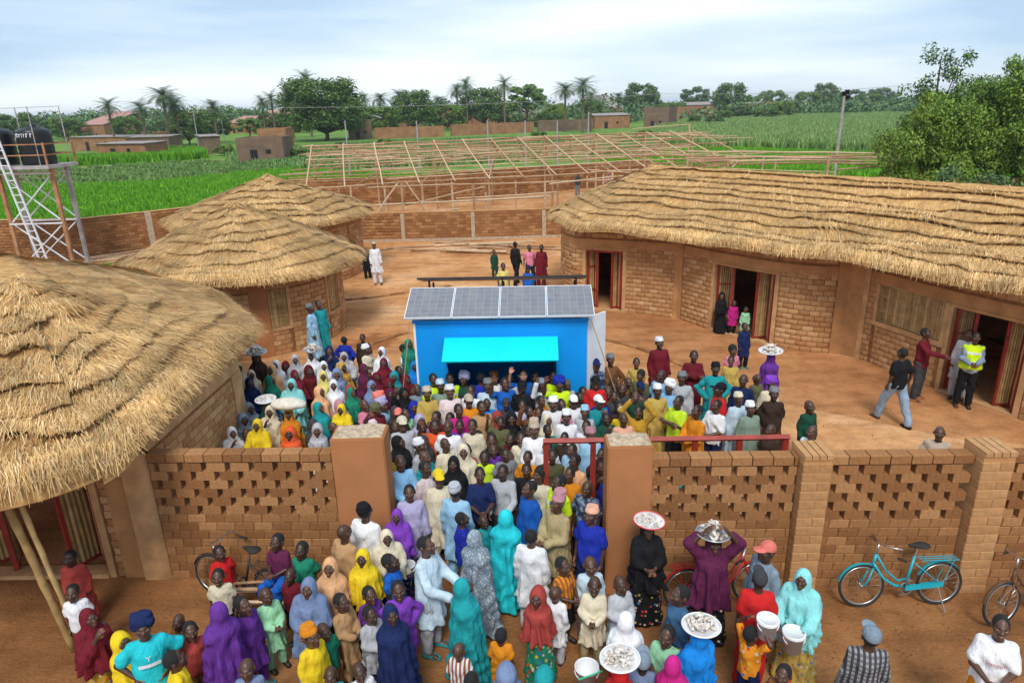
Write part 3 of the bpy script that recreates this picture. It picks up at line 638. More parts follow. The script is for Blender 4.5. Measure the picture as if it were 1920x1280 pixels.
mb = MB(); mb.box((x0, .061, .35), (x0 + .06, dpt, kh)); mb.build('side_wall', M['kblue'], K); mb = MB(); mb.box((x1 - .06, .061, .35), (x1, dpt, kh)); mb.build('side_wall', M['kblue'], K)
mb = MB(); mb.box((x0 + .061, dpt - .06, .35), (x1 - .061, dpt, kh)); mb.build('rear_wall', M['kblue'], K)
mb = MB(); mb.box((x0 + .061, .061, .36), (x1 - .061, dpt - .061, .42)); mb.build('floor', M['dark'], K)
mb = MB(); mb.box((x0 - .03, -.04, kh), (x1 + .03, dpt + .04, kh + .05)); mb.build('roof', M['kblue'], K)
mb = MB(); mb.box((fx0 - .02, -.16, fz0 - .04), (fx1 + .02, .3, fz0)); mb.build('counter', M['kblue'], K)
for x in (x0, x1 - .05):
    for y in (.02, dpt - .07): mb = MB(); mb.box((x, y, 0), (x + .05, y + .05, .35)); mb.build('leg', M['dark'], K)
mb = MB(); mb.box((x0 - .012, -.012, .35), (x0 + .03, .03, kh)); mb.build('corner_trim', M['whitepaint'], K)
for x in (-1.35, 1.38): mb = MB(); mb.box((x - .008, -.006, .36), (x + .008, -.0005, kh - .01)); mb.build('panel_seam', M['kblue'], K)
mb = MB(); mb.box((x0 + .03, -.008, kh - .10), (x1, -.0005, kh - .06)); mb.build('top_trim', M['kblue'], K)
aw = Vector((0, -.60, -.30)); mb = MB(); c = Vector((.01, -.012, fz1 + .06)) + aw / 2; mb.obox(c, (1.14, 0, 0), aw / 2, aw.cross(Vector((1, 0, 0))).normalized() * .018); awn = mb.build('awning', M['kcyan'], K)
mb = MB(); mb.obox(Vector((.01, -.03, fz1 + .06)), (1.14, 0, 0), (0, .012, 0), (0, 0, .014)); mb.build('hinge', M['kblue'], awn)
for x in (-1.05, 1.07): mb = MB(); mb.tube([(x, -.56, fz1 - .23), (x, -.02, fz0 + .65)], .012, 6); mb.build('stay', M['dark'], awn)
def panel_row(y0, z0, y1, z1, xa, xb, n, fm='whitepaint'):
    d = Vector((0, y1 - y0, z1 - z0)); Ld = d.length; ang = math.atan2(d.z, d.y); wp = (xb - xa) / n
    for i in range(n):
        o = empty('solar_panel'); o.parent = K; o.matrix_local = Matrix.Translation((xa + wp * i, y0, z0)) @ Matrix.Rotation(ang, 4, 'X')
        mb = MB(); g_ = .006; fr = .014
        for a, b in (((g_, 0, 0), (wp - g_, fr, .04)), ((g_, Ld - fr, 0), (wp - g_, Ld, .04)), ((g_, fr, 0), (g_ + fr, Ld - fr, .04)), ((wp - g_ - fr, fr, 0), (wp - g_, Ld - fr, .04))): mb.box(a, b)
        mb.build('panel_frame', M[fm], o); mb = MB(); mb.box((g_ + fr, fr, .004), (wp - g_ - fr, Ld - fr, .034)); mb.build('cells', M['cells'], o)
        mb = MB(); mb.box((g_ + fr, fr, .0), (wp - g_ - fr, Ld - fr, .003)); mb.build('backing', M['dark'], o)
panel_row(-.16, 2.86, .82, 3.22, -1.90, 1.88, 4); panel_row(1.35, 3.30, 2.3, 3.02, -1.86, 1.84, 4, 'dark')
mb = MB()
for x in (-1.6, 0, 1.6): mb.obox((x, .3, 2.89), (.02, 0, 0), (0, .02, 0), (0, 0, .10)); mb.obox((x, .75, 2.98), (.02, 0, 0), (0, .02, 0), (0, 0, .19)); mb.obox((x, 1.42, 3.02), (.02, 0, 0), (0, .02, 0), (0, 0, .24)); mb.obox((x, 2.0, 2.93), (.02, 0, 0), (0, .02, 0), (0, 0, .14))
mb.build('panel_bracket', M['dark'], K)
mb = MB(); mb.obox((1.95, .34, 1.6), (.20, .22, 0), (-.014, .013, 0), (0, 0, 1.16)); dr_ = mb.build('open_door', M['whitepaint'], K); mb = MB(); mb.obox((1.90, .25, 1.4), (.02, .02, 0), (-.03, .03, 0), (0, 0, .09)); mb.build('door_handle', M['steel'], dr_)
for (a, b) in (((-1.8, -.1, 2.8), (-2.2, -.5, .02)), ((1.8, -.1, 2.8), (2.75, -.6, .02))): mb = MB(); mb.tube([a, b], .009, 5); mb.build('guy_rope', M['timber'], K)
# ================================================================== rear walls of the compound
bw = empty('rear_brick_wall'); tag(bw, 'low earth-brick wall with cement piers at the back of the courtyard', 'wall')
PW = Path([(-8.6, 37.1), (-1.9, 36.95), (6.5, 37.2)]); pc = [PW.s_of(G(757, 453)), PW.s_of(G(888, 450)), PW.s_of(G(1021, 447))]
wall(bw, PW, 0, 1.52, cols=[(s - .1, s + .1) for s in pc], ch=.17, bl=.34, mat='brick', limit=300)
for s in pc: strip_on(bw, 'pier', PW, s - .1, s + .1, 0, 1.5, .04, 'cement', .1)
strip_on(bw, 'coping', PW, 0, PW.L, 1.522, 1.56, .03, 'plaster', .26); strip_on(bw, 'plinth', PW, 0, PW.L, 0, .14, .05, 'cement')
fw_ = empty('boundary_wall'); tag(fw_, 'tall earth-brick boundary wall behind the timber roof frame', 'wall')
PF = Path([(-17.5, 51.6), (-7.7, 52.2), (4.9, 58.8), (13, 62.8)])
wall(fw_, PF, 0, 2.05, ch=.2, bl=.4, limit=120, mat='brick', proud=.02); strip_on(fw_, 'coping', PF, 0, PF.L, 2.052, 2.09, .03, 'plaster2', .26)
lw = empty('boundary_wall'); tag(lw, 'reddish earth-brick boundary wall behind the water tower at the left', 'wall')
PL = Path([(-45, 35.4), (-26, 34.8), (-21.5, 34.6), (-19, 36.6), (-15.5, 40.2), (-17.5, 51.6)])
wall(lw, PL, 0, 2.0, ch=.15, bl=.30, limit=200, mat='brick', proud=.02, cols=[(PL.s_of(G(293, 470)) - .15, PL.s_of(G(293, 470)) + .15)]); s_ = PL.s_of(G(293, 470)); strip_on(lw, 'cement_pier', PL, s_ - .15, s_ + .15, 0, 2, .05, 'cement')
strip_on(lw, 'coping', PL, 0, PL.L, 2.002, 2.03, .03, 'plaster2', .26)
# ================================================================== timber roof skeleton
tf = empty('timber_roof_frame'); tag(tf, 'bare timber skeleton of an unfinished roof on posts behind the courtyard', 'roof frame')
def pole(name, a, b, r=.05, mat='timber', par=None, wob=.03):
    a, b = Vector(a), Vector(b); n = max(3, int((b - a).length / 2.2)); pts = []
    for i in range(n + 1):
        q = a.lerp(b, i / n)
        if 0 < i < n: q = q + Vector((random.uniform(-wob, wob), random.uniform(-wob, wob), random.uniform(-wob, wob)))
        pts.append(q)
    mb = MB(); mb.tube(pts, [r * random.uniform(.85, 1.1) for _ in pts], 6); return mb.build(name, M[mat], par if par else tf)
# ---- roof skeleton: eave plates, ridge, rafters, purlins, posts
EV = [Vector((*G(px, py, 2.75), 2.75)) for px, py in ((535, 352), (590, 352), (700, 350), (800, 341), (930, 331), (1090, 318), (1240, 309), (1400, 306))]
RI = [Vector((*G(px, py, 5.05), 5.05)) for px, py in ((535, 268), (560, 267), (660, 262), (780, 252), (900, 245), (1020, 240), (1160, 240), (1300, 238))]
EV = [Vector((v.x, 39.5 + (v.x + 11) * .36, 2.75)) for v in EV]; RI = [Vector((v.x, 46.5 + (v.x + 13) * .36, 5.0)) for v in RI]
def along(P, t):
    f = t * (len(P) - 1); i = min(int(f), len(P) - 2); return P[i].lerp(P[i + 1], f - i)
xs0, xs1 = -13.5, 27
evx = lambda x: Vector((x, 39.2 + (x + 11) * .30, 2.75 - max(0, x - 14) * .012)); rix = lambda x: Vector((x, 47.0 + (x + 13) * .30, 4.62 - max(0, x - 14) * .08)); bkx = lambda x: Vector((x, 54.5 + (x + 13) * .27, 2.9 - max(0, x - 14) * .02))
def sag(f, a, b, name, mat='timber', r=.05, seg=4.6):
    x = a
    while x < b - .1:
        x2 = min(x + seg * random.uniform(.85, 1.2), b); d = Vector((0, 0, random.uniform(-.06, .06))); pole(name, f(x) + d, f(x2 + .3) + d * .3, r, mat); x = x2
sag(evx, xs0 + 1, 15, 'eave_plate', r=.055); sag(rix, xs0, 15, 'ridge_pole', r=.06); sag(bkx, xs0, 15, 'eave_plate', r=.05)
for i in range(1, 10):
    f = i / 10; sag(lambda x: evx(x).lerp(rix(x), f) + Vector((0, 0, .05)), xs0 + random.uniform(0, 1.5), 13 + random.uniform(-2, 3), 'purlin', r=.038)
for i in range(1, 6):
    f = i / 6; sag(lambda x: bkx(x).lerp(rix(x), f) + Vector((0, 0, .05)), xs0 + random.uniform(0, 1.5), 13 + random.uniform(-2, 3), 'purlin', r=.036)
for i, x in enumerate(np.linspace(xs0 + .6, 14.5, 15)):
    pole('rafter', rix(x + .0) + Vector((0, -.1, .10)), evx(x + 1.6 + i * .07) + Vector((.1, -.5, .02)), .044, 'timber_pale')
    pole('rafter', rix(x) + Vector((0, .1, .10)), bkx(x + .6) + Vector((0, .4, .02)), .055, 'timber_pale')
    if i % 2 == 0:
        pole('post', (rix(x).x, rix(x).y, 0), rix(x), .07); pole('brace', Vector((rix(x).x, rix(x).y, 3.2)), evx(x + 1.5).lerp(rix(x + 1.5), .6), .04)
        pole('post', (evx(x).x, evx(x).y, 0), evx(x), .075); pole('post', (bkx(x).x, bkx(x).y, 0), bkx(x), .07)
        pole('tie_beam', evx(x) + Vector((0, 0, -.1)), bkx(x) + Vector((0, 0, -.1)), .045)
gp = random.Random(17)
for i in range(60):     # loose purlins tied on at odd angles
    x = gp.uniform(xs0, 15); f0 = gp.uniform(.05, 1); L_ = gp.uniform(3, 8); back = gp.random() < .45; A = (bkx if back else evx); pole('purlin', A(x).lerp(rix(x), f0) + Vector((0, 0, .06)), A(x + L_).lerp(rix(x + L_), min(1, max(0, f0 + gp.uniform(-.18, .18)))) + Vector((0, 0, .07)), gp.uniform(.028, .042))
for i in range(16):
    x = gp.uniform(12, 25); Yq = gp.uniform(44, 52); zq = gp.uniform(2.7, 3.3); L_ = gp.uniform(4, 9); pole('purlin', (x, Yq, zq), (x + L_, Yq - gp.uniform(0, 2.5), zq - gp.uniform(0, .25)), gp.uniform(.035, .05))
# lower working rails and props on the courtyard side
for (px0, py0, px1, py1, Y0, Y1, r) in ((700, 385, 1030, 368, 38.2, 38.6, .06), (690, 352, 1200, 335, 38.6, 41.5, .05), (1030, 345, 1190, 328, 40, 42, .05), (710, 405, 860, 392, 37.6, 37.8, .05), (760, 385, 910, 350, 38.4, 39, .04), (855, 372, 1045, 360, 38.5, 39.5, .045), (1100, 318, 1190, 325, 42, 41, .05)):
    pole('rail', ATY(px0, py0, Y0), ATY(px1, py1, Y1), r)
for (px, Y, h) in ((757, 37.8, 3.0), (889, 37.9, 2.9), (1022, 38.0, 2.9), (725, 39.5, 2.7), (912, 39.8, 2.2), (968, 40.5, 2.7), (1046, 40.5, 2.7), (1100, 42, 2.75), (1130, 43, 2.7), (640, 40, 2.7), (850, 41, 2.7)):
    p = ATY(px, 400, Y); pole('post', (p.x, Y, 0), (p.x, Y, h), .06, wob=.015)
for (px0, py0, Y0, px1, py1, Y1) in ((745, 345, 39, 703, 405, 37.7), (760, 340, 39, 803, 400, 37.7)): pole('brace', ATY(px0, py0, Y0), ATY(px1, py1, Y1), .05)
# low flat part of the frame to the right, up to the two corner posts
for (pxs, py0, py1, n) in (((1290, 1690), 284, 288, 1), ((1180, 1560), 292, 296, 1), ((1240, 1600), 299, 292, 1), ((1250, 1500), 306, 300, 1), ((1230, 1620), 312, 302, 1)):
    a, b = ATY(pxs[0], py0, 47), ATY(pxs[1], py1, 42); m = a.lerp(b, .5); pole('eave_plate', a, m, .06); pole('eave_plate', m, b, .06)
for (px, py, Y) in ((1555, 294, 42), (1677, 287, 42), (1290, 290, 46), (1432, 294, 44), (1455, 300, 44), (1365, 300, 45), (1293, 232, 58)):
    p = ATY(px, py, Y); pole('post', (p.x, p.y, 0), p, .09 if px > 1500 else .07)
for (px0, py0, px1, py1, Y) in ((1570, 318, 1690, 310, 42), (1570, 305, 1720, 316, 42), (1300, 300, 1330, 310, 44), (1372, 314, 1390, 300, 44), (1185, 242, 1295, 233, 57)): pole('rail', ATY(px0, py0, Y), ATY(px1, py1, Y + 1), .045)
# ================================================================== timber stacked on the ground
gT = random.Random(5)
for i in range(17):
    px0 = gT.uniform(700, 900); L_ = gT.uniform(90, 210); y0 = gT.uniform(460, 476); a = G(px0, y0); b = G(px0 + L_, y0 + gT.uniform(-8, 8)); mb = MB(); r = gT.uniform(.03, .06); z = r + .012 + (i % 3) * .09
    mb.tube([(*a, z), ((a[0] + b[0]) / 2, (a[1] + b[1]) / 2 + .05, z + .02), (*b, z)], [r, r * .95, r * .85], 6)
    tag(mb.build('timber_pole', M['timber']), 'weathered grey-brown pole lying in the loose stack before the rear wall', 'pole', 'poles lying before the rear wall')
for i in range(7):
    a = G(gT.uniform(150, 175), 487 + i * 2.5); b = G(gT.uniform(255, 300), 470 + i * 2.5); mb = MB(); mb.tube([(*a, .07 + .05 * (i % 3)), (*b, .07 + .06 * (i % 2))], .05, 6)
    tag(mb.build('timber_pole', M['timber']), 'long pole lying in the pile between the water tower and the boundary wall', 'pole', 'poles lying by the water tower')
# kerb of small stones that edges the trodden aprons
def kerb(name, label, pts, w_=.13):
    k = empty(name); tag(k, kind='structure'); P = Path(smooth_path(pts, 8)); s = 0; me = fullblock(.27, .07, .12)
    while s < P.L:
        p, t, n = P.at(s); link('kerb_brick', me, k, Matrix(((t.x, -n.x, 0, p.x), (t.y, -n.y, 0, p.y), (0, 0, 1, random.uniform(.015, .035)), (0, 0, 0, 1)))); s += .285
kerb('kerb', '', [(1.6, 20.6), (2.62, 19.82), (3.73, 18.76), (4.92, 16.78), (5.6, 15.2)]); kerb('kerb', '', [(-6.7, 24.95), (-5.4, 25.3), (-4.1, 25.9), (-2.4, 26.8)]); kerb('kerb', '', [(-5.2, 18.6), (-4.0, 20.2), (-3.2, 21.0)])
sheet('building_apron', [G(1120, 632), G(1200, 652), G(1310, 697), G(1345, 730), (7.2, 14.2), (9.5, 12.6), (11.5, 12.3), (10.2, 15.6), (9.5, 17.5), (7.4, 18.9), (5.5, 21.7), (2.2, 23.3), (1.5, 21.5)], .008, M['apron'])
# ================================================================== water tower
wt = empty('water_tower', (-22, 33, 0)); wt.location = (0, 0, 0); tag(wt, 'steel water tower with two black tanks, white ladder and rusty posts at the left', 'water tower')
M['rust'] = simple('rusty_painted_steel', (.40, .20, .10), .75, var=.35, scale=2, metal=.1); M['greysteel'] = simple('weathered_grey_steel', (.40, .37, .36), .6, var=.3, scale=2, metal=.3)
T0 = Vector((-21.5, 31.95, 0)); tx, ty = 1.2, .55; zp = 4.72
def beam(name, a, b, s, mat, par=wt):
    a, b = Vector(a), Vector(b); d = b - a; u = d.normalized(); o = u.cross(Vector((0, 0, 1))); o = o.normalized() if o.length > .1 else Vector((1, 0, 0)); q = u.cross(o); mb = MB(); mb.obox((a + b) / 2, d / 2, o * s, q * s); return mb.build(name, M[mat], par)
cs = {(i, j): T0 + Vector((i * tx, j * ty, 0)) for i in (-1, 1) for j in (-1, 1)}
for (i, j), c in cs.items(): beam('post', c, c + Vector((0, 0, zp)), .075, 'rust' if j < 0 else 'greysteel')
mb = MB(); mb.box((T0.x - 3.4, T0.y - 1.1, zp), (T0.x + 1.45, T0.y + 1.1, zp + .14)); mb.build('platform', M['greysteel'], wt)
for z0, z1 in ((.3, 2.3), (2.3, 4.5)):
    for j in (-1, 1):
        a, b = cs[(-1, j)], cs[(1, j)]; beam('cross_brace', a + Vector((0, 0, z0)), b + Vector((0, 0, z1)), .024, 'whitepaint'); beam('cross_brace', b + Vector((0, .07, z0)), a + Vector((0, .07, z1)), .024, 'whitepaint'); beam('girt', a + Vector((0, -.09, z1)), b + Vector((0, -.09, z1)), .028, 'whitepaint')
lad = empty('ladder'); lad.parent = wt; la, lb = T0 + Vector((.55, -1.4, 0)), T0 + Vector((-.55, -1.2, 6.3))
for o in (-.17, .17): beam('rail', la + Vector((o, 0, 0)), lb + Vector((o, 0, 0)), .03, 'whitepaint', lad)
for i in range(19): p = la.lerp(lb, (i + .6) / 20); beam('rung', p + Vector((-.15, 0, 0)), p + Vector((.15, 0, 0)), .018, 'whitepaint', lad)
for k_, (ox) in enumerate((.42, -1.30)):
    c = T0 + Vector((ox, 0, zp + .142)); r = .68
    prof = [(0, 0), (r, 0)] + [(r + (.018 if i % 2 else 0), .12 + i * .12) for i in range(11)] + [(r, 1.42), (r * .8, 1.52), (r * .3, 1.62), (.2, 1.63), (.2, 1.72), (0, 1.74)]
    mb = MB(); mb.lathe(prof, c, 28); tk = tag(mb.build('water_tank', M['tank'], None, True), ('round black plastic water tank on the tower, fully in view' if k_ == 0 else 'black plastic water tank cut by the left picture edge'), 'water tank', 'tanks on the tower')
    if k_ == 0:
        mb = MB(); gm = random.Random(3); x = -.42
        while x < .38:
            wd_ = gm.uniform(.05, .11); hh = gm.uniform(.12, .2); th_ = math.asin(x / (r + .03)); px_, py_ = c.x + (r + .028) * math.sin(th_), c.y - (r + .028) * math.cos(th_)
            mb.obox((px_, py_, c.z + 1.26), (wd_ * .18, 0, 0), (0, .004, 0), (0, 0, hh / 2)); mb.obox((px_ + wd_ * .4, py_, c.z + 1.26 + hh * .4), (wd_ * .3, 0, 0), (0, .0042, 0), (0, 0, .02)); x += wd_ + .04
        mb.build('lettering', M['whitepaint'], tk)
for z in (.5, 1.0):
    for a, b in (((-3.3, -1.05), (1.4, -1.05)), ((1.4, -1.05), (1.4, 1.05)), ((-3.3, 1.05), (1.4, 1.05))): beam('guard_rail', T0 + Vector((*a, zp + .14 + z * .9)), T0 + Vector((*b, zp + .14 + z * .9)), .025, 'rust')
for a in ((1.4, -1.05), (1.4, 1.05), (-.65, -1.05), (-.65, 1.05)): beam('guard_post', T0 + Vector((*a, zp + .14)), T0 + Vector((*a, zp + 1.1)), .035, 'rust')
for (a, b) in (((-.95, -.9), 0), ((-.75, .9), 0), ((1.0, -.9), 0), ((1.25, .9), 0)): beam('mast', T0 + Vector((*a, zp + .14)), T0 + Vector((*a, zp + 2.6)), .015, 'greysteel')
beam('top_rail', T0 + Vector((-3.0, -.9, zp + 2.5)), T0 + Vector((1.25, .9, zp + 2.6)), .012, 'greysteel')
# ================================================================== village houses
def house(label, pxa, pya, pxb, pyb, h, dep, wallm='mud', roof='zinc', slope=.15, name='mud_house', z_over=.25, door=None):
    a, b = Vector(G(pxa, pya)), Vector(G(pxb, pyb)); Y = (a.y + b.y) / 2; a.y += (Y - a.y) * .5; b.y += (Y - b.y) * .5; L_ = (b - a).length; ang = math.atan2(b.y - a.y, b.x - a.x)
    o = empty(name, (*a, 0), ang); tag(o, label, 'house'); mb = MB(); mb.box((0, 0, 0), (L_, dep, h)); mb.build('wall', M[wallm], o)
    mb = MB()
    if roof == 'zinc' or roof == 'zincred':
        q = z_over; mb.v = [(-q, -q, h + .02), (L_ + q, -q, h + .02), (L_ + q, dep + q, h + slope * dep), (-q, dep + q, h + slope * dep), (-q, -q, h + .10), (L_ + q, -q, h + .10), (L_ + q, dep + q, h + slope * dep + .08), (-q, dep + q, h + slope * dep + .08)]
        mb.f = [(0, 3, 2, 1), (4, 5, 6, 7), (0, 1, 5, 4), (1, 2, 6, 5), (2, 3, 7, 6), (3, 0, 4, 7)]; mb.m = [0] * 6; mb.build('roof', M[roof], o)
        mb = MB(); mb.box((.02, .02, h), (L_ - .02, dep - .02, h + .02)); mb.box((.02, dep - .3, h + .02), (L_ - .02, dep - .02, h + slope * dep * .8)); mb.build('gable', M[wallm], o)
    else:
        for (p, q) in (((0, 0), (L_, .3)), ((0, dep - .3), (L_, dep)), ((0, .301), (.3, dep - .301)), ((L_ - .3, .301), (L_, dep - .301))): mb.box((*p, h), (*q, h + .35))
        mb.build('parapet', M[wallm], o)
    if L_ > 4 and name == 'mud_house':
        mb = MB(); mb.box((L_ * .62, -.03, 1.3), (L_ * .62 + .7, .02, 1.9)); mb.build('window', M['dark'], o)
        door = door or .28
    if door: mb = MB(); mb.box((L_ * door, -.04, 0), (L_ * door + 1.0, .02, 1.9)); mb.build('door', M['dark'], o)
    return o
house('low mud house with pale roof edge nearest the left field', 195, 300, 268, 302, 2.6, 5, 'mud', 'zinc', .03)
house('brown mud house with dark tin roof behind the leftmost mud house', 150, 282, 225, 285, 2.8, 7, 'mud', 'zinc', .02); house('long brown mud house with grey roof right of the leftmost ones', 245, 286, 320, 284, 2.8, 6, 'mudgrey', 'zinc', .04)
house('small reddish mud house behind the tall grass', 290, 279, 325, 277, 3.0, 6, 'mud', None); house('grey mud hut with white roof edge beside the pole', 378, 290, 420, 287, 3.0, 5, 'mudgrey', 'zinc', .05)
house('plain brown flat-roofed mud box left of the roof frame', 447, 308, 535, 305, 3.2, 6, 'mudgrey', None, door=None); house('red mud house behind the flat-roofed box', 485, 278, 540, 276, 3.4, 8, 'mud', None)
house('distant house with pink tin roof between the trees', 470, 252, 515, 252, 4.2, 14, 'mud', 'zincred', .25); house('distant mud house with rusty roof left of the palms', 430, 250, 462, 250, 3.6, 10, 'mud', 'zincred', .22)
house('distant pink roof left among the trees', 158, 262, 195, 262, 4.5, 16, 'mud', 'zincred', .25); house('small grey mud house left of the roof frame ridge', 655, 262, 700, 260, 4.2, 8, 'mudgrey', None)
house('mud compound with tin roofs behind the frame, left of centre', 720, 248, 790, 244, 3.6, 14, 'mud', 'zinc'); house('reddish mud house with square tower block behind the frame', 838, 240, 885, 238, 6.0, 10, 'mud', None); house('low red mud wall house left of the broad tree', 885, 238, 960, 234, 3.6, 12, 'mud', None)
house('tin-roofed red mud house behind the middle of the frame', 960, 232, 1030, 230, 3.8, 14, 'mud', 'zinc'); house('long low brick house right of the middle trees', 1115, 242, 1180, 240, 3.6, 9, 'mud', 'zinc', .06); house('pale tin-roofed house behind the long low brick house', 1120, 226, 1170, 224, 5.0, 20, 'mud', 'zinc', .3)
house('dark brown mud house right of the long low brick house', 1205, 240, 1255, 240, 5.2, 12, 'mudgrey', None); house('red mud wall house at the field edge', 1255, 228, 1330, 224, 4.6, 16, 'mud', None); house('long red mud compound under the right tree line', 1290, 220, 1420, 214, 5.2, 14, 'mud', 'zinc', .1); house('red mud house at the end of the right tree line', 1425, 214, 1490, 211, 5.5, 16, 'mud', None)
house('long low red compound wall behind the left half of the roof frame', 700, 262, 835, 256, 2.3, 1.2, 'mud', None, name='compound_wall'); house('long low red compound wall behind the middle of the roof frame', 845, 257, 1000, 247, 2.4, 1.2, 'mud', None, name='compound_wall'); house('short grey-red compound wall behind the right half of the frame', 1010, 247, 1110, 243, 2.6, 1.2, 'mudgrey', None, name='compound_wall')
# ================================================================== trees
def leafcloud(name, clumps, n, size, mat, seed, aspect=1.6, droop=0):
    g = np.random.default_rng(seed); C = np.array([c[:3] for c in clumps]); Rr = np.array([c[3:6] for c in clumps]); wgt = (Rr.prod(1)) ** .67; wgt /= wgt.sum()
    k = g.choice(len(C), n, p=wgt); d = g.normal(size=(n, 3)); d /= np.linalg.norm(d, axis=1)[:, None]; rad = g.random(n) ** .33 * g.uniform(.75, 1.12, n)
    p = C[k] + d * Rr[k] * rad[:, None]; nrm = d * .6 + g.normal(size=(n, 3)) * .6 + np.array((0, 0, .5)); nrm /= np.linalg.norm(nrm, axis=1)[:, None]
    t = np.cross(nrm, g.normal(size=(n, 3))); t[:, 2] -= droop; t /= np.linalg.norm(t, axis=1)[:, None]; b = np.cross(nrm, t); s = size * g.uniform(.6, 1.3, n)[:, None]
    a, c = t * s * aspect / 2, b * s / 2; V = np.stack([p - a, p + c, p + a, p - c], 1).reshape(-1, 3); return mesh_np(name, V, np.arange(4 * n).reshape(-1, 4), mat)
def tree_proto(seed, mat, nclump=26, n=6500, size=.031, flat=.8, trunk=.12):
    """unit tree: height 1, width about 1, crown of separate clumps with gaps, trunk and limbs"""
    g = random.Random(seed); cl = []; mb = MB(); mb.tube([(0, 0, 0), (.01, .01, trunk * .6), (-.01, 0, trunk + .16)], [.026, .021, .016], 7)
    for i in range(nclump):
        a = i * 2.4 + g.uniform(-.4, .4); z = trunk + (1 - trunk) * (.12 + .8 * ((i + .5) / nclump)); rr = .40 * math.sqrt(max(.05, 1 - ((z - .52) / .52) ** 2)) * math.sqrt(g.uniform(.25, 1.0)); q = g.uniform(.09, .17)
        c = (rr * math.cos(a), rr * math.sin(a), min(z, .9), q, q, q * flat); cl.append(c)
        if i % 3 == 0: mb.tube([(0, 0, trunk), (c[0] * .5, c[1] * .5, (trunk + c[2]) / 2), c[:3]], [.016, .010, .004], 5)
    return mb.mesh('trunk', M['bark']), leafcloud('crown', cl, n, size, mat, seed)
TP = {'a': tree_proto(1, M['leaf_a']), 'b': tree_proto(2, M['leaf_b'], 22), 'c': tree_proto(3, M['leaf_a'], 34, 8000, .028), 'd': tree_proto(4, M['leaf_d'], 24), 'e': tree_proto(5, M['leaf_c'], 20), 'A': tree_proto(6, M['leaf_a'], 60, 26000, .019), 'f': tree_proto(8, M['leaf_b'], 16, 5000, .034, .55, .30)}
def tree(kind, px, ytop, ybase, wpx, label, Y=None, name='leafy_tree', group='trees of the village'):
    gb = G(px, ybase) if Y is None else None; Y = gb[1] if Y is None else Y; t = ATY(px, ytop, Y); h = t.z; wd = abs(ATY(px + wpx / 2, ytop, Y).x - ATY(px - wpx / 2, ytop, Y).x)
    o = empty(name, (t.x, Y, 0), random.uniform(0, 6.28)); tag(o, label, 'tree', group); o.scale = (wd * 1.22, wd * 1.22, h * 1.05); link('trunk', TP[kind][0], o); link('crown', TP[kind][1], o); return o
tree('A', 600, 150, 264, 150, 'biggest dark round tree in the background, left of centre')
tree('c', 345, 208, 272, 66, 'dark bushy tree behind the grey hut and pole'); tree('a', 395, 212, 268, 62, 'dark tree right of the bushy tree behind the pole'); tree('b', 230, 218, 262, 55, 'tree right of the lone left palm'); tree('b', 120, 222, 264, 60, 'leafy tree just right of the black tank'); tree('d', 60, 222, 262, 80, 'tree behind the black water tank'); tree('a', 20, 214, 266, 70, 'tree at the far left edge behind the tanks')
tree('f', 465, 222, 262, 50, 'half-bare tree left of the biggest dark tree'); tree('a', 505, 212, 258, 60, 'tree between the half-bare tree and the biggest dark tree'); tree('c', 775, 172, 248, 80, 'dark tall tree left of the broad layered tree'); tree('c', 905, 168, 240, 88, 'broad layered tree left of the one on the frame centre'); tree('f', 988, 160, 236, 75, 'dark spreading tree above the centre of the roof frame')
tree('b', 715, 200, 255, 70, 'lower green tree left of the dark tall tree'); tree('b', 845, 196, 245, 60, 'lower green tree behind the dark tall tree'); tree('e', 1042, 195, 236, 46, 'small round tree right of the spreading tree'); tree('b', 1110, 188, 232, 38, 'small tree under the tallest right palm'); tree('e', 1045, 206, 238, 34, 'yellow-green shrub tree above the frame'); tree('b', 1080, 200, 226, 40, 'little tree between the two right palms')
tree('a', 1205, 158, 222, 62, 'taller tree of the pair right of the palms'); tree('b', 1190, 178, 220, 62, 'wider lower tree of the pair right of the palms'); tree('b', 1270, 192, 222, 36, 'small round tree by the red mud wall'); tree('d', 1305, 165, 215, 56, 'tree over the long red compound'); tree('c', 1372, 158, 218, 62, 'tall dark tree over the red compound'); tree('e', 1415, 178, 214, 40, 'round light green tree on the compound wall'); tree('b', 1450, 170, 210, 42, 'tree at the right end of the compound')
tree('c', 1550, 158, 208, 48, 'dark tall tree right of the floodlight line of trees'); tree('b', 1515, 172, 210, 46, 'lower tree left of the dark tall one by the floodlight'); tree('d', 1600, 170, 206, 50, 'bluish tree behind the floodlight pole'); tree('b', 1630, 176, 206, 46, 'tree right of the floodlight pole'); tree('a', 1655, 166, 202, 48, 'flat-topped tree at the far field edge'); tree('c', 1673, 182, 203, 20, 'small dark bush in the far maize field')
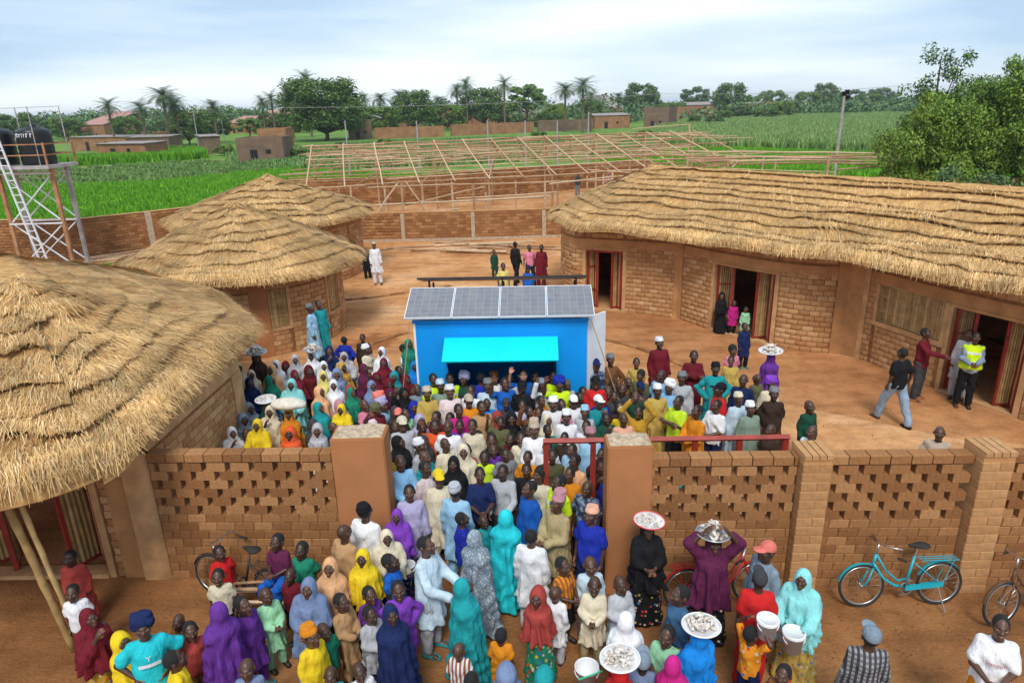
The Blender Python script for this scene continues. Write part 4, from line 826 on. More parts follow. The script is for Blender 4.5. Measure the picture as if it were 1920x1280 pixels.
# shrubs and small trees between the village houses
gs = random.Random(41); nb = 0
SHW = ['left of the mud box', 'behind the mud box', 'by the grey hut', 'behind the roof frame', 'right of the frame ridge', 'by the red compound']; KW = {'a': 'dark', 'b': 'mid-green', 'c': 'dense dark', 'd': 'blue-green', 'e': 'yellow-green'}
for i in range(58):
    px = -20 + 26 * i + gs.uniform(-9, 9); yb = gs.uniform(236, 264) - (px - 200) * .024; hpx = gs.uniform(13, 32); k_ = gs.choice('abcdbe'); sz = 'low' if hpx < 19 else ('mid-sized' if hpx < 25 else 'taller')
    tree(k_, px, yb - hpx, yb, hpx * gs.uniform(1.2, 2.0), '%s %s bushy tree %s' % (sz, KW[k_], SHW[min(5, max(0, int(px / 250)))]), name='shrub', group='small trees among the village houses')
for i, (px, yb, hpx, k_, wd_) in enumerate(((560, 300, 22, 'b', 'beside the left end of the roof frame'), (420, 292, 20, 'e', 'between the grey hut and the mud box'), (330, 290, 18, 'b', 'at the foot of the wooden utility pole'), (640, 285, 18, 'd', 'behind the left of the frame under the big tree'), (720, 276, 16, 'e', 'behind the frame near the second thin pole'), (1010, 262, 15, 'b', 'behind the centre of the frame'), (1210, 262, 18, 'e', 'behind the right end of the frame ridge'), (1245, 268, 14, 'b', 'at the edge of the right rice field'), (90, 312, 20, 'b', 'just right of the tank platform'), (165, 306, 18, 'e', 'before the leftmost mud houses'))):
    tree(k_, px, yb - hpx, yb, hpx * 1.9, 'low green bush %s' % wd_, name='shrub', group='bushes in the fields')
# far belt of woods: reads as one mass
g = np.random.default_rng(77); cl = []
for i in range(520):
    px = g.uniform(-250, 2200); Y = g.uniform(260, 560); h = g.uniform(6, 11.5) * (1 if px < 1150 else .72); X = (px - 985) / 1280 * Y * 1.0; cl.append((X, Y, h * .45, g.uniform(5, 12), g.uniform(5, 10), h * .55))
tag(link('distant_wood', leafcloud('distant_wood', cl, 150000, .85, M['leaf_d'], 78)), 'continuous belt of far trees along the horizon', 'woods', kind='stuff')
# ---- palms
def palm_proto(seed, nfr=34):
    g = random.Random(seed); mb = MB(); mb.tube([(0, 0, 0), (.05, .02, 3), (.02, 0, 6.5), (0, 0, 9.6)], [.20, .16, .14, .17], 8); tr = mb.mesh('trunk', M['palmbark']); V = []; F = []
    for i in range(nfr):
        a = i * 2.399; el = 1.35 - 2.35 * (i / nfr) + g.uniform(-.12, .12); L_ = g.uniform(2.1, 2.8); dx, dy = math.cos(a), math.sin(a); prev = None; p = Vector((0, 0, 9.5)); n = 9; e = el
        for k in range(n):
            q = p + Vector((dx * math.cos(e), dy * math.cos(e), math.sin(e))) * (L_ / n); side = Vector((-dy, dx, 0)); wl = .62 * math.sin(math.pi * (k + 1.2) / (n + 1.6)) + .06
            for s in (-1, 1):
                for h_ in (0, .5):
                    r0 = p.lerp(q, h_); r1 = p.lerp(q, h_ + .32); tip = p.lerp(q, h_ + .9) + side * s * wl + Vector((0, 0, -.18 * wl)); b = len(V); V += [tuple(r0), tuple(r1), tuple(tip)]; F.append((b, b + 1, b + 2))
            p = q; e -= .125
    return tr, mesh_np('fronds', V, F, M['frond'])
PP = [palm_proto(1), palm_proto(2, 28), palm_proto(3, 40)]
pl_ = [(200, 192, 150, .95), (262, 196, 150, 1.15), (303, 172, 155, 1.2), (326, 190, 160, 1.1), (318, 180, 170, 1), (398, 194, 165, .9), (490, 186, 190, .8), (507, 180, 190, 1), (540, 168, 195, 1), (572, 142, 200, 1.15), (683, 180, 260, 1), (712, 180, 240, 1.3), (748, 174, 240, 1.3), (820, 184, 250, 1.2), (856, 164, 240, 1.2), (873, 152, 230, 1.1), (945, 152, 205, 1.15), (1060, 162, 190, 1.25), (1093, 154, 180, 1.3), (1108, 176, 190, 1.1), (1160, 178, 260, 1.1), (828, 186, 300, 1.2)]
words = ['lone palm left of the biggest palm clump', 'full palm between the lone palm and the clump', 'tallest palm of the left clump', 'right palm of the left clump', 'middle palm of the left clump', 'short palm over the tree behind the pole', 'small palm left of the biggest dark tree, first of three', 'second palm left of the biggest dark tree', 'palm peeping over the left of the biggest dark tree', 'tall palm standing over the biggest dark tree', 'slim far palm right of the biggest dark tree', 'bushy far palm left of the dark tall tree', 'palm behind the dark tall tree', 'hazy far palm between the dark trees', 'lower palm of the pair left of centre', 'taller palm of the pair left of centre', 'slim palm at the centre of the skyline', 'left palm of the three right of centre', 'tallest palm right of centre', 'low palm under the tallest right palm', 'far pointed palm right of the three', 'faint far palm beside the hazy one']
for i, ((px, py, Y, s), wd) in enumerate(zip(pl_, words)):
    t = ATY(px, py, Y); o = empty('palm_tree', (t.x, Y, 0), i * 1.7); tag(o, wd, 'palm', 'palms on the skyline'); o.scale = (1.5 * s, 1.5 * s, t.z / 10.1); tr, fr = PP[i % 3]; link('trunk', tr, o); link('fronds', fr, o)
# ---- big feathery trees at the right edge
def big_tree(label, X, Y, parts, n, size, mat, trunk, seed, droop=.6, aspect=2.4, name='feathery_tree'):
    o = empty(name, (X, Y, 0)); tag(o, label, 'tree', 'trees at the right edge'); g = random.Random(seed); cl = []; mb = MB()
    mb.tube([(0, 0, 0), (.1, 0, trunk * .5), (0, .1, trunk)], [.16, .10, .04], 8)
    for (cx, cy, cz, r, m_) in parts:
        mb.tube([(0, 0, min(trunk * .6, cz * .6)), (cx * .5, cy * .5, cz * .7), (cx, cy, cz)], [.06, .04, .015], 6)
        for k in range(m_):
            d = Vector((g.gauss(0, 1), g.gauss(0, 1), g.gauss(0, .8))).normalized() * r * g.uniform(.35, 1.0); q = r * g.uniform(.22, .45); cl.append((cx + d.x, cy + d.y, cz + d.z, q, q, q * 1.1))
    mb.build('trunk', M['bark'], o); link('crown', leafcloud('crown', cl, n, size, mat, seed, aspect, droop), o); return o
big_tree('big feathery yellow-green tree at the right edge, left crown', 24.6, 40, [(-1.7, 0, 3.6, 1.9, 18), (.6, 0, 5.0, 2.0, 18), (2.4, .5, 4.4, 2.1, 18), (0, -1, 2.2, 2.0, 16), (-.9, 0, 5.6, 1.4, 9)], 40000, .085, M['leaf_c'], 4.2, 91)
big_tree('large green tree filling the right edge beyond the roof', 29.5, 39, [(0, 0, 5.2, 2.5, 22), (2.6, 0, 6.0, 2.5, 20), (-1.0, 0, 2.6, 2.4, 18), (2.4, -1, 3.0, 2.4, 18), (-.6, 1, 7.3, 1.6, 12)], 40000, .10, M['leaf_c'], 5, 92)
big_tree('dense mid-green crown between the feathery tree and the picture edge', 27.6, 43, [(0, 0, 5.6, 2.2, 20), (1.8, 0, 6.6, 1.9, 16), (-1.8, 0, 4.6, 2.0, 16), (3.6, 0, 6.0, 2.1, 16)], 34000, .10, M['leaf_b'], 5, 98)
big_tree('sparse pale-leaved tree rising above the feathery tree', 29.2, 49, [(0, 0, 8.6, 1.9, 9), (-1.2, 0, 6.9, 1.4, 7), (1.3, 0, 9.2, 1.1, 6), (.4, 0, 6.4, 1.2, 5)], 1700, .13, M['leaf_d'], 9.2, 93, .3, 1.7, 'sparse_tree')
big_tree('sparse tree top at the right picture edge', 36.5, 47, [(0, 0, 7.6, 1.8, 9), (1.2, 0, 6.0, 1.5, 7), (-1.2, 0, 6.2, 1.3, 6)], 1700, .13, M['leaf_d'], 8, 94, .3, 1.7, 'sparse_tree')
big_tree('blue-green bush behind the thatched ridge at the right', 22.3, 33.5, [(0, 0, 2.2, 1.5, 16), (1.6, 0, 2.0, 1.4, 12), (-1.2, 0, 1.6, 1.1, 8)], 9000, .10, M['leaf_d'], 1.4, 95, .2, 1.8, 'bush')
big_tree('drooping green tree in the bottom of the right clump', 28.0, 33, [(0, 0, 3.2, 1.9, 16), (2.2, 0, 2.6, 2.0, 16), (.5, 0, 1.5, 1.6, 10)], 18000, .10, M['leaf_b'], 3.0, 96)
# ================================================================== fields
def inpoly(P, x, y):
    c = np.zeros(len(x), bool); n = len(P)
    for i in range(n):
        (x0, y0), (x1, y1) = P[i], P[(i + 1) % n]; k = ((y0 > y) != (y1 > y)) & (x < (x1 - x0) * (y - y0) / (y1 - y0 + 1e-12) + x0); c ^= k
    return c
def crops(name, label, poly, n, h, wd, mat, seed, rows=None, lean=.35, bias=1.0):
    g = np.random.default_rng(seed); P = np.array(poly); lo, hi = P.min(0), P.max(0); X = np.empty(0); Yv = np.empty(0)
    while len(X) < n:
        x = g.uniform(lo[0], hi[0], n * 3); y = lo[1] + (hi[1] - lo[1]) * g.random(n * 3) ** bias; k = inpoly(poly, x, y); X = np.r_[X, x[k]]; Yv = np.r_[Yv, y[k]]
    X, Yv = X[:n], Yv[:n]
    if rows: dx, sp = rows; u = X * math.cos(dx) + Yv * math.sin(dx); v = -X * math.sin(dx) + Yv * math.cos(dx); v = np.round(v / sp) * sp + g.normal(0, sp * .12, n); X = u * math.cos(dx) - v * math.sin(dx); Yv = u * math.sin(dx) + v * math.cos(dx)
    V = []; 
    for b in range(3):
        a = g.uniform(0, 6.28, n); hh = h * g.uniform(.6, 1.2, n); w2 = wd * g.uniform(.6, 1.3, n); ca, sa = np.cos(a), np.sin(a); ln = lean * g.uniform(.2, 1.2, n) * hh
        p0 = np.c_[X - sa * w2, Yv + ca * w2, np.zeros(n)]; p1 = np.c_[X + sa * w2, Yv - ca * w2, np.zeros(n)]; p2 = np.c_[X + ca * ln, Yv + sa * ln, hh]; V.append(np.stack([p0, p1, p2], 1).reshape(-1, 3))
    V = np.concatenate(V); o = link(name, mesh_np(name, V, np.arange(len(V)).reshape(-1, 3), mat)); tag(o, label, 'crop', kind='stuff'); return o
LF = [G(0, 345), G(0, 424), (-26, 35.6), (-21.5, 35.3), (-19.6, 37), (-16.2, 40.6), (-18.0, 52.4), (-8, 53), (2, 58), (4, 66), (-10, 75), G(540, 318), G(300, 342), G(110, 350)]
crops('rice_field', 'bright green young rice beyond the left boundary wall', LF, 42000, .42, .10, M['rice'], 1, bias=1.6)
sheet('rice_paddy', LF, .010, M['rice'])
CF = [G(0, 318), G(0, 345), G(110, 350), G(300, 342), G(540, 318), G(530, 302), G(330, 305), G(130, 318)]; sheet('ploughed_field', CF, .012, M['fieldsoil']); crops('row_crop', 'low crop in rows on bare soil left of the mud box', CF, 6500, .45, .22, M['crop'], 2, rows=(2.5, 3.2))
crops('tall_grass', 'tall bright grass before the left mud houses', [G(120, 313), G(330, 302), G(390, 297), G(380, 286), G(300, 290), G(200, 302), G(60, 308)], 9000, 1.3, .22, M['rice'], 3)
crops('tall_grass', 'green weeds around the mud box and behind the frame', [G(540, 318), G(700, 318), G(1240, 290), G(1240, 262), G(900, 262), G(700, 270), G(420, 290), G(430, 302)], 16000, .8, .25, M['crop'], 4)
path_ = [G(0, 322), G(130, 320), G(330, 309), G(450, 302), G(445, 298), G(330, 305), G(130, 315), G(0, 317)]; sheet('field_path', path_, .016, M['fieldsoil'])
RF = [(15, 64.5), (30, 62.6), (60, 58), G(1720, 322), G(1700, 292), G(1400, 280), G(1200, 276), (5, 72), (3, 61)]; sheet('rice_paddy', RF, .010, M['rice']); crops('rice_field', 'bright green rice right of the roof frame', RF, 22000, .45, .12, M['rice'], 5)
MF = [G(1200, 274), G(1400, 278), G(1720, 290), G(1950, 290), G(2050, 225), G(1720, 203), G(1500, 212), G(1290, 226), G(1210, 250)]; crops('maize_field', 'broad pale green maize field stretching to the right horizon', MF, 110000, 1.35, .24, M['maize'], 6, bias=1.7)
sheet('maize_ground', MF, .010, M['meadow']); sheet('fallow_strip', [G(1285, 244), G(1480, 246), G(1420, 236), G(1290, 235)], 1.2, M['fieldsoil']) if False else None
for k_, (cx, cy, r) in enumerate(((-20.8, 31.2, .8), (-18.2, 32.0, 1.0), (-19.4, 30.3, .6))): crops('weeds', 'patch of green weeds beside the water tower foot', [(cx + r * math.cos(a) * 1.5, cy + r * math.sin(a)) for a in np.linspace(0, 6.28, 12)[:-1]], 500, .22, .04, M['rice'], 60 + k_)
# ================================================================== poles and lamps
def utility(label, px, pyb, pyt, r=.09, top='bar', Y=None, mat='greysteel', lean=0):
    Y = Y or G(px, pyb)[1]; b = ATY(px, pyb, Y); t = ATY(px, pyt, Y); o = empty('utility_pole', (b.x, Y, 0)); tag(o, label, 'pole'); mb = MB(); mb.tube([(0, 0, 0), (lean / 2, 0, t.z / 2), (lean, 0, t.z)], [r, r * .85, r * .7], 8); mb.build('shaft', M[mat], o)
    if top == 'bar': mb = MB(); mb.box((-.9, -.05, t.z - .35), (.9, .05, t.z - .25)); mb.build('crossarm', M['timber'], o)
    if top == 'bar':
        for x in (-.8, 0, .8): mb = MB(); mb.lathe([(.05, 0), (.07, .06), (.05, .16), (0, .18)], (x, 0, t.z - .25), 8); mb.build('insulator', M['whitepaint'], o)
    if top == 'lamp':
        mb = MB(); mb.tube([(0, 0, t.z - .05), (-.25, 0, t.z + .1), (-.55, 0, t.z + .12)], .035, 6); mb.build('arm', M[mat], o); mb = MB(); mb.box((-.95, -.12, t.z + .08), (-.5, .12, t.z + .17)); mb.build('lamp_head', M['whitepaint'], o)
    if top == 'flood':
        for (x, z) in ((-.1, .0), (.22, -.28), (.12, .12)): mb = MB(); mb.obox((x, -.1, t.z + z), (.16, 0, 0), (0, .07, .03), (0, -.05, .13)); mb.build('floodlight', M['dark'], o)
    return o
utility('tall grey floodlight pole beyond the thatched roof at the right', 1566, 318, 176, .14, 'flood', Y=56, lean=.0); utility('wooden utility pole with crossarm by the grey hut', 375, 288, 207); utility('white street lamp right of the grey hut', 422, 270, 226, .08, 'lamp'); utility('white street lamp left of the dark tall tree', 755, 248, 212, .1, 'lamp')
for k_, (px, wd) in enumerate(((650, 'first'), (783, 'second'), (915, 'third'), (985, 'fourth'), (1045, 'fifth'), (1103, 'sixth'))): utility('thin bare pole behind the roof frame, %s from the left' % wd, px, 262, 226 if px != 1103 else 210, .1, None, Y=75)
mb = MB(); a, b = ATY(372, 207, 130), ATY(1000, 186, 150)
for (p0, p1) in ((ATY(520, 202, 138), ATY(1240, 176, 160)), (ATY(1240, 176, 160), ATY(1700, 160, 160))):
    mb.tube([p0.lerp(p1, t) + Vector((0, 0, -2.0 * 4 * t * (1 - t) * .35)) for t in np.linspace(0, 1, 12)], .035, 4)
tag(mb.build('power_line', M['greysteel']), 'thin power line crossing in front of the far trees', 'cable')
# ================================================================== people: bodies and clothes grown from smooth distance fields
def snets(Fd, org, h):
    """surface nets: level set 0 of Fd -> quads"""
    s = Fd < 0; nx, ny, nz_ = Fd.shape
    c = [s[i:nx - 1 + i, j:ny - 1 + j, k:nz_ - 1 + k] for i in (0, 1) for j in (0, 1) for k in (0, 1)]
    cnt = sum(x.astype(np.int8) for x in c); act = (cnt > 0) & (cnt < 8); ids = np.full(act.shape, -1, np.int32); I = np.argwhere(act); ids[act] = np.arange(len(I))
    P = np.zeros((len(I), 3)); W = np.zeros(len(I)); offs = [(i, j, k) for i in (0, 1) for j in (0, 1) for k in (0, 1)]
    val = {o: Fd[I[:, 0] + o[0], I[:, 1] + o[1], I[:, 2] + o[2]] for o in offs}
    for o in offs:
        for ax in range(3):
            if o[ax] == 0:
                q = list(o); q[ax] = 1; q = tuple(q); a, b = val[o], val[q]; m = (a < 0) != (b < 0); t = a / np.where(m, a - b, 1); pt = np.array(o, float)[None] + np.zeros((len(I), 1)); pt[:, ax] += t; P[m] += pt[m]; W[m] += 1
    P = (I + P / W[:, None]) * h + org; Q = []
    for ax in range(3):
        a = [slice(1, -1)] * 3; a[ax] = slice(0, -1); b = list(a); b[ax] = slice(1, None); sa, sb = s[tuple(a)], s[tuple(b)]; d = np.argwhere(sa != sb); 
        if not len(d): continue
        o1, o2 = [(1, 2), (2, 0), (0, 1)][ax]; base = d.copy()
        for x in (o1, o2): base[:, x] += 1
        def at(u, v): q = base.copy(); q[:, o1] -= u; q[:, o2] -= v; return ids[q[:, 0], q[:, 1], q[:, 2]]
        q = np.c_[at(1, 1), at(0, 1), at(0, 0), at(1, 0)]; fl = ~sa[d[:, 0], d[:, 1], d[:, 2]]; q[fl] = q[fl][:, ::-1]; Q.append(q)
    return P, np.concatenate(Q)
class Field:
    def __init__(s, lo, hi, h):
        s.h = h; s.o = np.array(lo, float); s.n = np.ceil((np.array(hi) - s.o) / h).astype(int) + 1; s.F = np.full(s.n, .5)
        s.g = [s.o[i] + h * np.arange(s.n[i]) for i in range(3)]
    def _sub(s, lo, hi):
        sl = []
        for i in range(3): a = max(0, int((lo[i] - s.o[i]) / s.h)); b = min(s.n[i], int((hi[i] - s.o[i]) / s.h) + 2); sl.append(slice(a, max(a, b)))
        sl = tuple(sl); return sl, [s.g[0][sl[0]][:, None, None], s.g[1][sl[1]][None, :, None], s.g[2][sl[2]][None, None, :]]
    def _mix(s, sl, d, k):
        f = s.F[sl]
        if k > 0: h = np.clip(.5 + .5 * (f - d) / k, 0, 1); s.F[sl] = f * (1 - h) + d * h - k * h * (1 - h)
        else: s.F[sl] = np.minimum(f, d)
    def cap(s, a, b, ra, rb, k=.02, sy=1.0):
        a, b = np.array(a, float), np.array(b, float); m = max(ra, rb) + .08; sl, (X, Y, Z) = s._sub(np.minimum(a, b) - m, np.maximum(a, b) + m); d = b - a; L2 = max(d.dot(d), 1e-9)
        t = np.clip(((X - a[0]) * d[0] + (Y - a[1]) * d[1] + (Z - a[2]) * d[2]) / L2, 0, 1)
        r = np.sqrt((X - a[0] - t * d[0]) ** 2 + ((Y - a[1] - t * d[1]) / sy) ** 2 + (Z - a[2] - t * d[2]) ** 2); s._mix(sl, (r - (ra + (rb - ra) * t)) * min(1, sy), k); return s
    def ell(s, c, r, k=.02, sub=False):
        c, r = np.array(c, float), np.array(r, float); m = .08; sl, (X, Y, Z) = s._sub(c - r - m, c + r + m); q = np.sqrt(((X - c[0]) / r[0]) ** 2 + ((Y - c[1]) / r[1]) ** 2 + ((Z - c[2]) / r[2]) ** 2); d = (q - 1) * r.min()
        if sub: f = s.F[sl]; s.F[sl] = np.maximum(f, -d)
        else: s._mix(sl, d, k)
        return s
    def skirt(s, z0, z1, r0, r1, c0=(0, 0), c1=(0, 0), sy=.75, folds=10, amp=.02, k=.03, seed=0):
        """elliptical flared tube from z1 (top, radius r1) down to z0 (hem, radius r0) with folds that deepen downwards"""
        X, Y, Z = s.g[0][:, None, None], s.g[1][None, :, None], s.g[2][None, None, :]; t = np.clip((Z - z0) / (z1 - z0), 0, 1); cx = c0[0] + (c1[0] - c0[0]) * t; cy = c0[1] + (c1[1] - c0[1]) * t
        x, y = X - cx, (Y - cy) / sy; th = np.arctan2(y, x); R = np.sqrt(x * x + y * y); fold = amp * (.18 + .82 * (1 - t) ** .8) * (np.sin(folds * th + 2.2 * t + seed) * .6 + np.sin((folds * .53 + .37) * th + seed * 2 + 1.3) * .6 * (np.abs(th) < 3.0)); rr = r0 + (r1 - r0) * t ** .8 + fold
        d = np.maximum((R - rr) * sy, np.maximum(z0 - Z, Z - z1)); s._mix(tuple([slice(None)] * 3), d, k); return s
    def cut(s, p, n):
        """keep the side the normal n points to"""
        X, Y, Z = s.g[0][:, None, None], s.g[1][None, :, None], s.g[2][None, None, :]; s.F = np.maximum(s.F, -((X - p[0]) * n[0] + (Y - p[1]) * n[1] + (Z - p[2]) * n[2])); return s
    def mesh(s): 
        F = s.F; F[0] = F[-1] = .1; F[:, 0] = F[:, -1] = .1; F[:, :, 0] = F[:, :, -1] = .1; return snets(F, s.o, s.h)
# ---- skeleton (adult 1.70 m, facing -Y); children: shorter body, larger head
ARMS = {
 'down': ((.188, .03, 1.12), (.195, -.04, .88)), 'cross': ((.20, -.05, 1.14), (-.07, -.20, 1.19)), 'hips': ((.31, .07, 1.15), (.155, -.06, .99)), 'behind': ((.21, .12, 1.14), (.05, .20, .95)),
 'front': ((.19, -.06, 1.12), (.06, -.25, 1.08)), 'wave': ((.30, -.08, 1.44), (.27, -.14, 1.71)), 'head': ((.32, -.05, 1.60), (.15, -.05, 1.80)), 'mouth': ((.19, -.10, 1.14), (.07, -.20, 1.40)), 'reach': ((.25, -.24, 1.24), (.20, -.48, 1.20)), 'swing': ((.22, .10, 1.15), (.26, .02, .93)), 'carry': ((.205, -.12, 1.13), (.14, -.34, 1.02)), 'in': ((.185, -.03, 1.12), (.10, -.13, .93))}
POSE = {'veiled': ('in', 'in'), 'stand': ('down', 'down'), 'cross': ('cross', 'cross'), 'hips': ('hips', 'hips'), 'behind': ('behind', 'behind'), 'front': ('front', 'front'), 'wave': ('wave', 'down'), 'head': ('head', 'head'), 'mouth': ('mouth', 'down'), 'reach': ('reach', 'down'), 'walk': ('swing', 'down'), 'carry': ('carry', 'carry'), 'sit': ('front', 'front'), 'crouch': ('carry', 'carry')}
def joints(pose, child):
    J = {}; la, ra = POSE[pose]
    J['head'] = (0, -.012, 1.585); J['neck'] = (0, .015, 1.44); J['chest'] = (0, .01, 1.28); J['waist'] = (0, 0, 1.07); J['pel'] = (0, .005, .95)
    for sd, s, am in (('R', -1, la), ('L', 1, ra)):
        e, w_ = ARMS[am]; J['sh' + sd] = (s * .142, .015, 1.37); J['el' + sd] = (s * e[0], e[1], e[2]); J['wr' + sd] = (s * w_[0], w_[1], w_[2] + (.035 if (am == 'cross' and s > 0) else 0))
        f = {'walk': -.30 * s, }.get(pose, 0); J['hip' + sd] = (s * .09, .005, .90); J['kn' + sd] = (s * .105, f * .6 - .02, .48); J['an' + sd] = (s * .115, f + .02, .085 if f <= 0 else .09)
        if pose == 'sit': J['kn' + sd] = (s * .14, -.40, .86); J['an' + sd] = (s * .14, -.42, .44)
        if pose == 'crouch': J['kn' + sd] = (s * .17, -.30, .52); J['an' + sd] = (s * .13, -.04, .085)
    if pose == 'veiled':
        for sd, s in (('R', -1), ('L', 1)): J['sh' + sd] = (s * .112, .02, 1.34); J['el' + sd] = (s * .13, .0, 1.12); J['wr' + sd] = (s * .05, -.07, 1.02)
    if pose == 'crouch':
        for k in J:
            x, y, z = J[k]
            if k.startswith('an') or k.startswith('kn'): continue
            dz = z - .95; J[k] = (x, y + .12 - dz * .62, .52 + dz * .80)
    if child:
        for k in J: x, y, z = J[k]; J[k] = (x * .72, y * .72, z * .69)
        h = J['head']; J['head'] = (h[0], h[1], J['neck'][2] + .112)
    return J
PAINT = {}
TILT = R_(9)
def head_mesh(child, smile):
    """head + neck as its own finer field: skull, jaw, brow, nose, lips, ears; painted eyes, lips, teeth"""
    f = Field((-.13, -.17, -.20), (.13, .15, .14), .0072)
    f.ell((0, .012, .015), (.078, .098, .105), .02); f.ell((0, -.03, -.045), (.060, .068, .072), .03); f.cap((0, .02, -.10), (0, .035, -.19), .052, .056, .03)
    f.ell((0, -.088, .022), (.050, .014, .014), .018); f.cap((0, -.098, .005), (0, -.112, -.026), .010, .017, .012); f.ell((.014, -.100, -.03), (.011, .011, .009), .008); f.ell((-.014, -.100, -.03), (.011, .011, .009), .008)
    f.ell((0, -.095, -.054), (.027, .011, .009), .008); f.ell((0, -.092, -.068), (.024, .011, .009), .008); f.ell((0, -.085, -.098), (.024, .018, .018), .02); f.ell((.045, -.068, -.015), (.025, .025, .022), .02); f.ell((-.045, -.068, -.015), (.025, .025, .022), .02)
    for s in (-1, 1): f.ell((s * .083, .015, -.005), (.012, .022, .034), .008); f.ell((s * .031, -.098, .008), (.017, .012, .010), 0, True)
    V, Fq = f.mesh(); C = np.ones((len(V), 4)); x, y, z = V.T; fr = y < -.055
    for s in (-1, 1):
        e = ((x - s * .031) / .0165) ** 2 + ((z - .007) / .0085) ** 2; C[(e < 1) & fr, :3] = (3.6, 4.2, 4.8); C[(((x - s * .030) / .0075) ** 2 + ((z - .008) / .009) ** 2 < 1) & fr, :3] = (.12, .12, .12)
        C[(np.abs(x - s * .033) < .022) & (np.abs(z - .029) < .0055) & fr, :3] = (.35, .35, .35)
    lip = ((x / .027) ** 2 + ((z + .061) / .016) ** 2 < 1) & fr; C[lip, :3] = (1.25, .85, .85)
    if smile: C[((x / .019) ** 2 + ((z + .061) / .0068) ** 2 < 1) & fr, :3] = (5., 5.8, 6.6)
    C[:, 3] = 1; return V, Fq, C
HEADS = {}
def tilt_pts(V, J, kh):
    c, s = math.cos(TILT), math.sin(TILT); V = V * kh; y, z = V[:, 1] - .03 * kh, V[:, 2] + .12 * kh; return np.c_[V[:, 0], y * c + z * s + .03 * kh, -y * s + z * c - .12 * kh] + np.array(J['head'])
def hand_mesh(J, sd, sc_, pose_am):
    el, wr = np.array(J['el' + sd]), np.array(J['wr' + sd]); d = wr - el; d /= np.linalg.norm(d); sx = -1 if sd == 'R' else 1
    up = np.array((0, -1., 0)) if pose_am in ('wave',) else np.array((-sx * 1., 0, 0)) ; n = up - d * up.dot(d); n /= np.linalg.norm(n); b = np.cross(d, n); th = b if b.dot((0, -1, .3)) > 0 else -b
    if pose_am in ('wave', 'head'): th = b if b.dot((-sx, 0, 0)) > 0 else -b
    f = Field(wr - .16 * sc_, wr + .21 * sc_, .0078 if sc_ > .9 else .0065); P = lambda a, c, e: wr + (d * a + th * c + n * e) * sc_; q = sc_
    f.cap(wr - d * .05 * q, P(.02, 0, 0), .026 * q, .024 * q, .01); f.cap(P(.035, .018, 0), P(.075, .024, 0), .020 * q, .017 * q, .015); f.cap(P(.035, -.014, 0), P(.072, -.020, 0), .020 * q, .016 * q, .015); f.cap(P(.05, .0, 0), P(.08, .004, 0), .019 * q, .017 * q, .015)
    curl = .012 if pose_am in ('wave',) else .034
    for c, L_ in ((.030, .062), (.010, .072), (-.009, .066), (-.027, .052)): f.cap(P(.085, c, 0), P(.085 + L_ * .55, c * 1.12, curl * .35), .0102 * q, .0095 * q, .004); f.cap(P(.085 + L_ * .55, c * 1.12, curl * .35), P(.085 + L_ * .95, c * 1.18, curl), .0095 * q, .0085 * q, .003)
    f.cap(P(.025, .026, .004), P(.06, .052, .012), .0125 * q, .011 * q, .008); f.cap(P(.06, .052, .012), P(.088, .060, .018), .0108 * q, .009 * q, .004)
    V, Fq = f.mesh(); C = np.ones((len(V), 4)); pal = ((V - wr) @ n) > .004 * q; C[pal & (((V - wr) @ d) > .02), :3] = (2.6, 2.3, 2.2); return V, Fq, C
MESH = {}
def body_mesh(pose, child, smile):
    key = ('body', pose, child, smile)
    if key in MESH: return MESH[key]
    J = joints(pose, child); q = .70 if child else 1.0; kh = .92 if child else 1.0
    f = Field(np.array((-.52, -.62, -.02)) * (q if child else 1), np.array((.52, .38, 1.95)) * (q if child else 1), .0165 if not child else .0135)
    f.cap(J['pel'], J['waist'], .130 * q, .112 * q, .04, .74); f.cap(J['waist'], J['chest'], .110 * q, .132 * q, .05, .74); f.cap(J['chest'], (J['neck'][0], J['neck'][1], J['neck'][2] - .07 * q), .135 * q, .07 * q, .04, .72); f.cap((J['neck'][0], J['neck'][1], J['neck'][2] - .05 * q), (J['head'][0], J['head'][1] + .02, J['head'][2] - .06 * q), .056 * q, .050 * q, .03)
    for sd in 'RL':
        f.cap(J['chest'], J['sh' + sd], .095 * q, .056 * q, .05); f.cap(J['sh' + sd], J['el' + sd], .050 * q, .039 * q, .02); f.cap(J['el' + sd], J['wr' + sd], .041 * q, .026 * q, .015)
        f.cap(J['hip' + sd], J['kn' + sd], .088 * q, .056 * q, .03); f.cap(J['kn' + sd], J['an' + sd], .056 * q, .036 * q, .02); a = J['an' + sd]; f.cap((a[0], a[1] + .015 * q, .045 * q if a[2] < .2 else a[2] - .05 * q), (a[0] * 1.12, a[1] - .15 * q, .026 * q if a[2] < .2 else a[2] - .07 * q), .040 * q, .030 * q, .02)
    V, Fq = f.mesh(); C = np.ones((len(V), 4)); hk = ('h', child, smile)
    if hk not in HEADS: HEADS[hk] = head_mesh(child, smile)
    hv, hf, hc = HEADS[hk]; parts = [(V, Fq, C), (tilt_pts(hv, J, kh), hf, hc)]
    la, ra = POSE[pose]; parts += [hand_mesh(J, 'R', q * 1.0, la), hand_mesh(J, 'L', q * 1.0, ra)]
    VV, FF, CC, b = [], [], [], 0
    for v, ff, c in parts: VV.append(v); FF.append(ff + b); CC.append(c); b += len(v)
    MESH[key] = mesh_np('person', np.concatenate(VV), np.concatenate(FF), M['skin'], True, np.concatenate(CC)); return MESH[key]
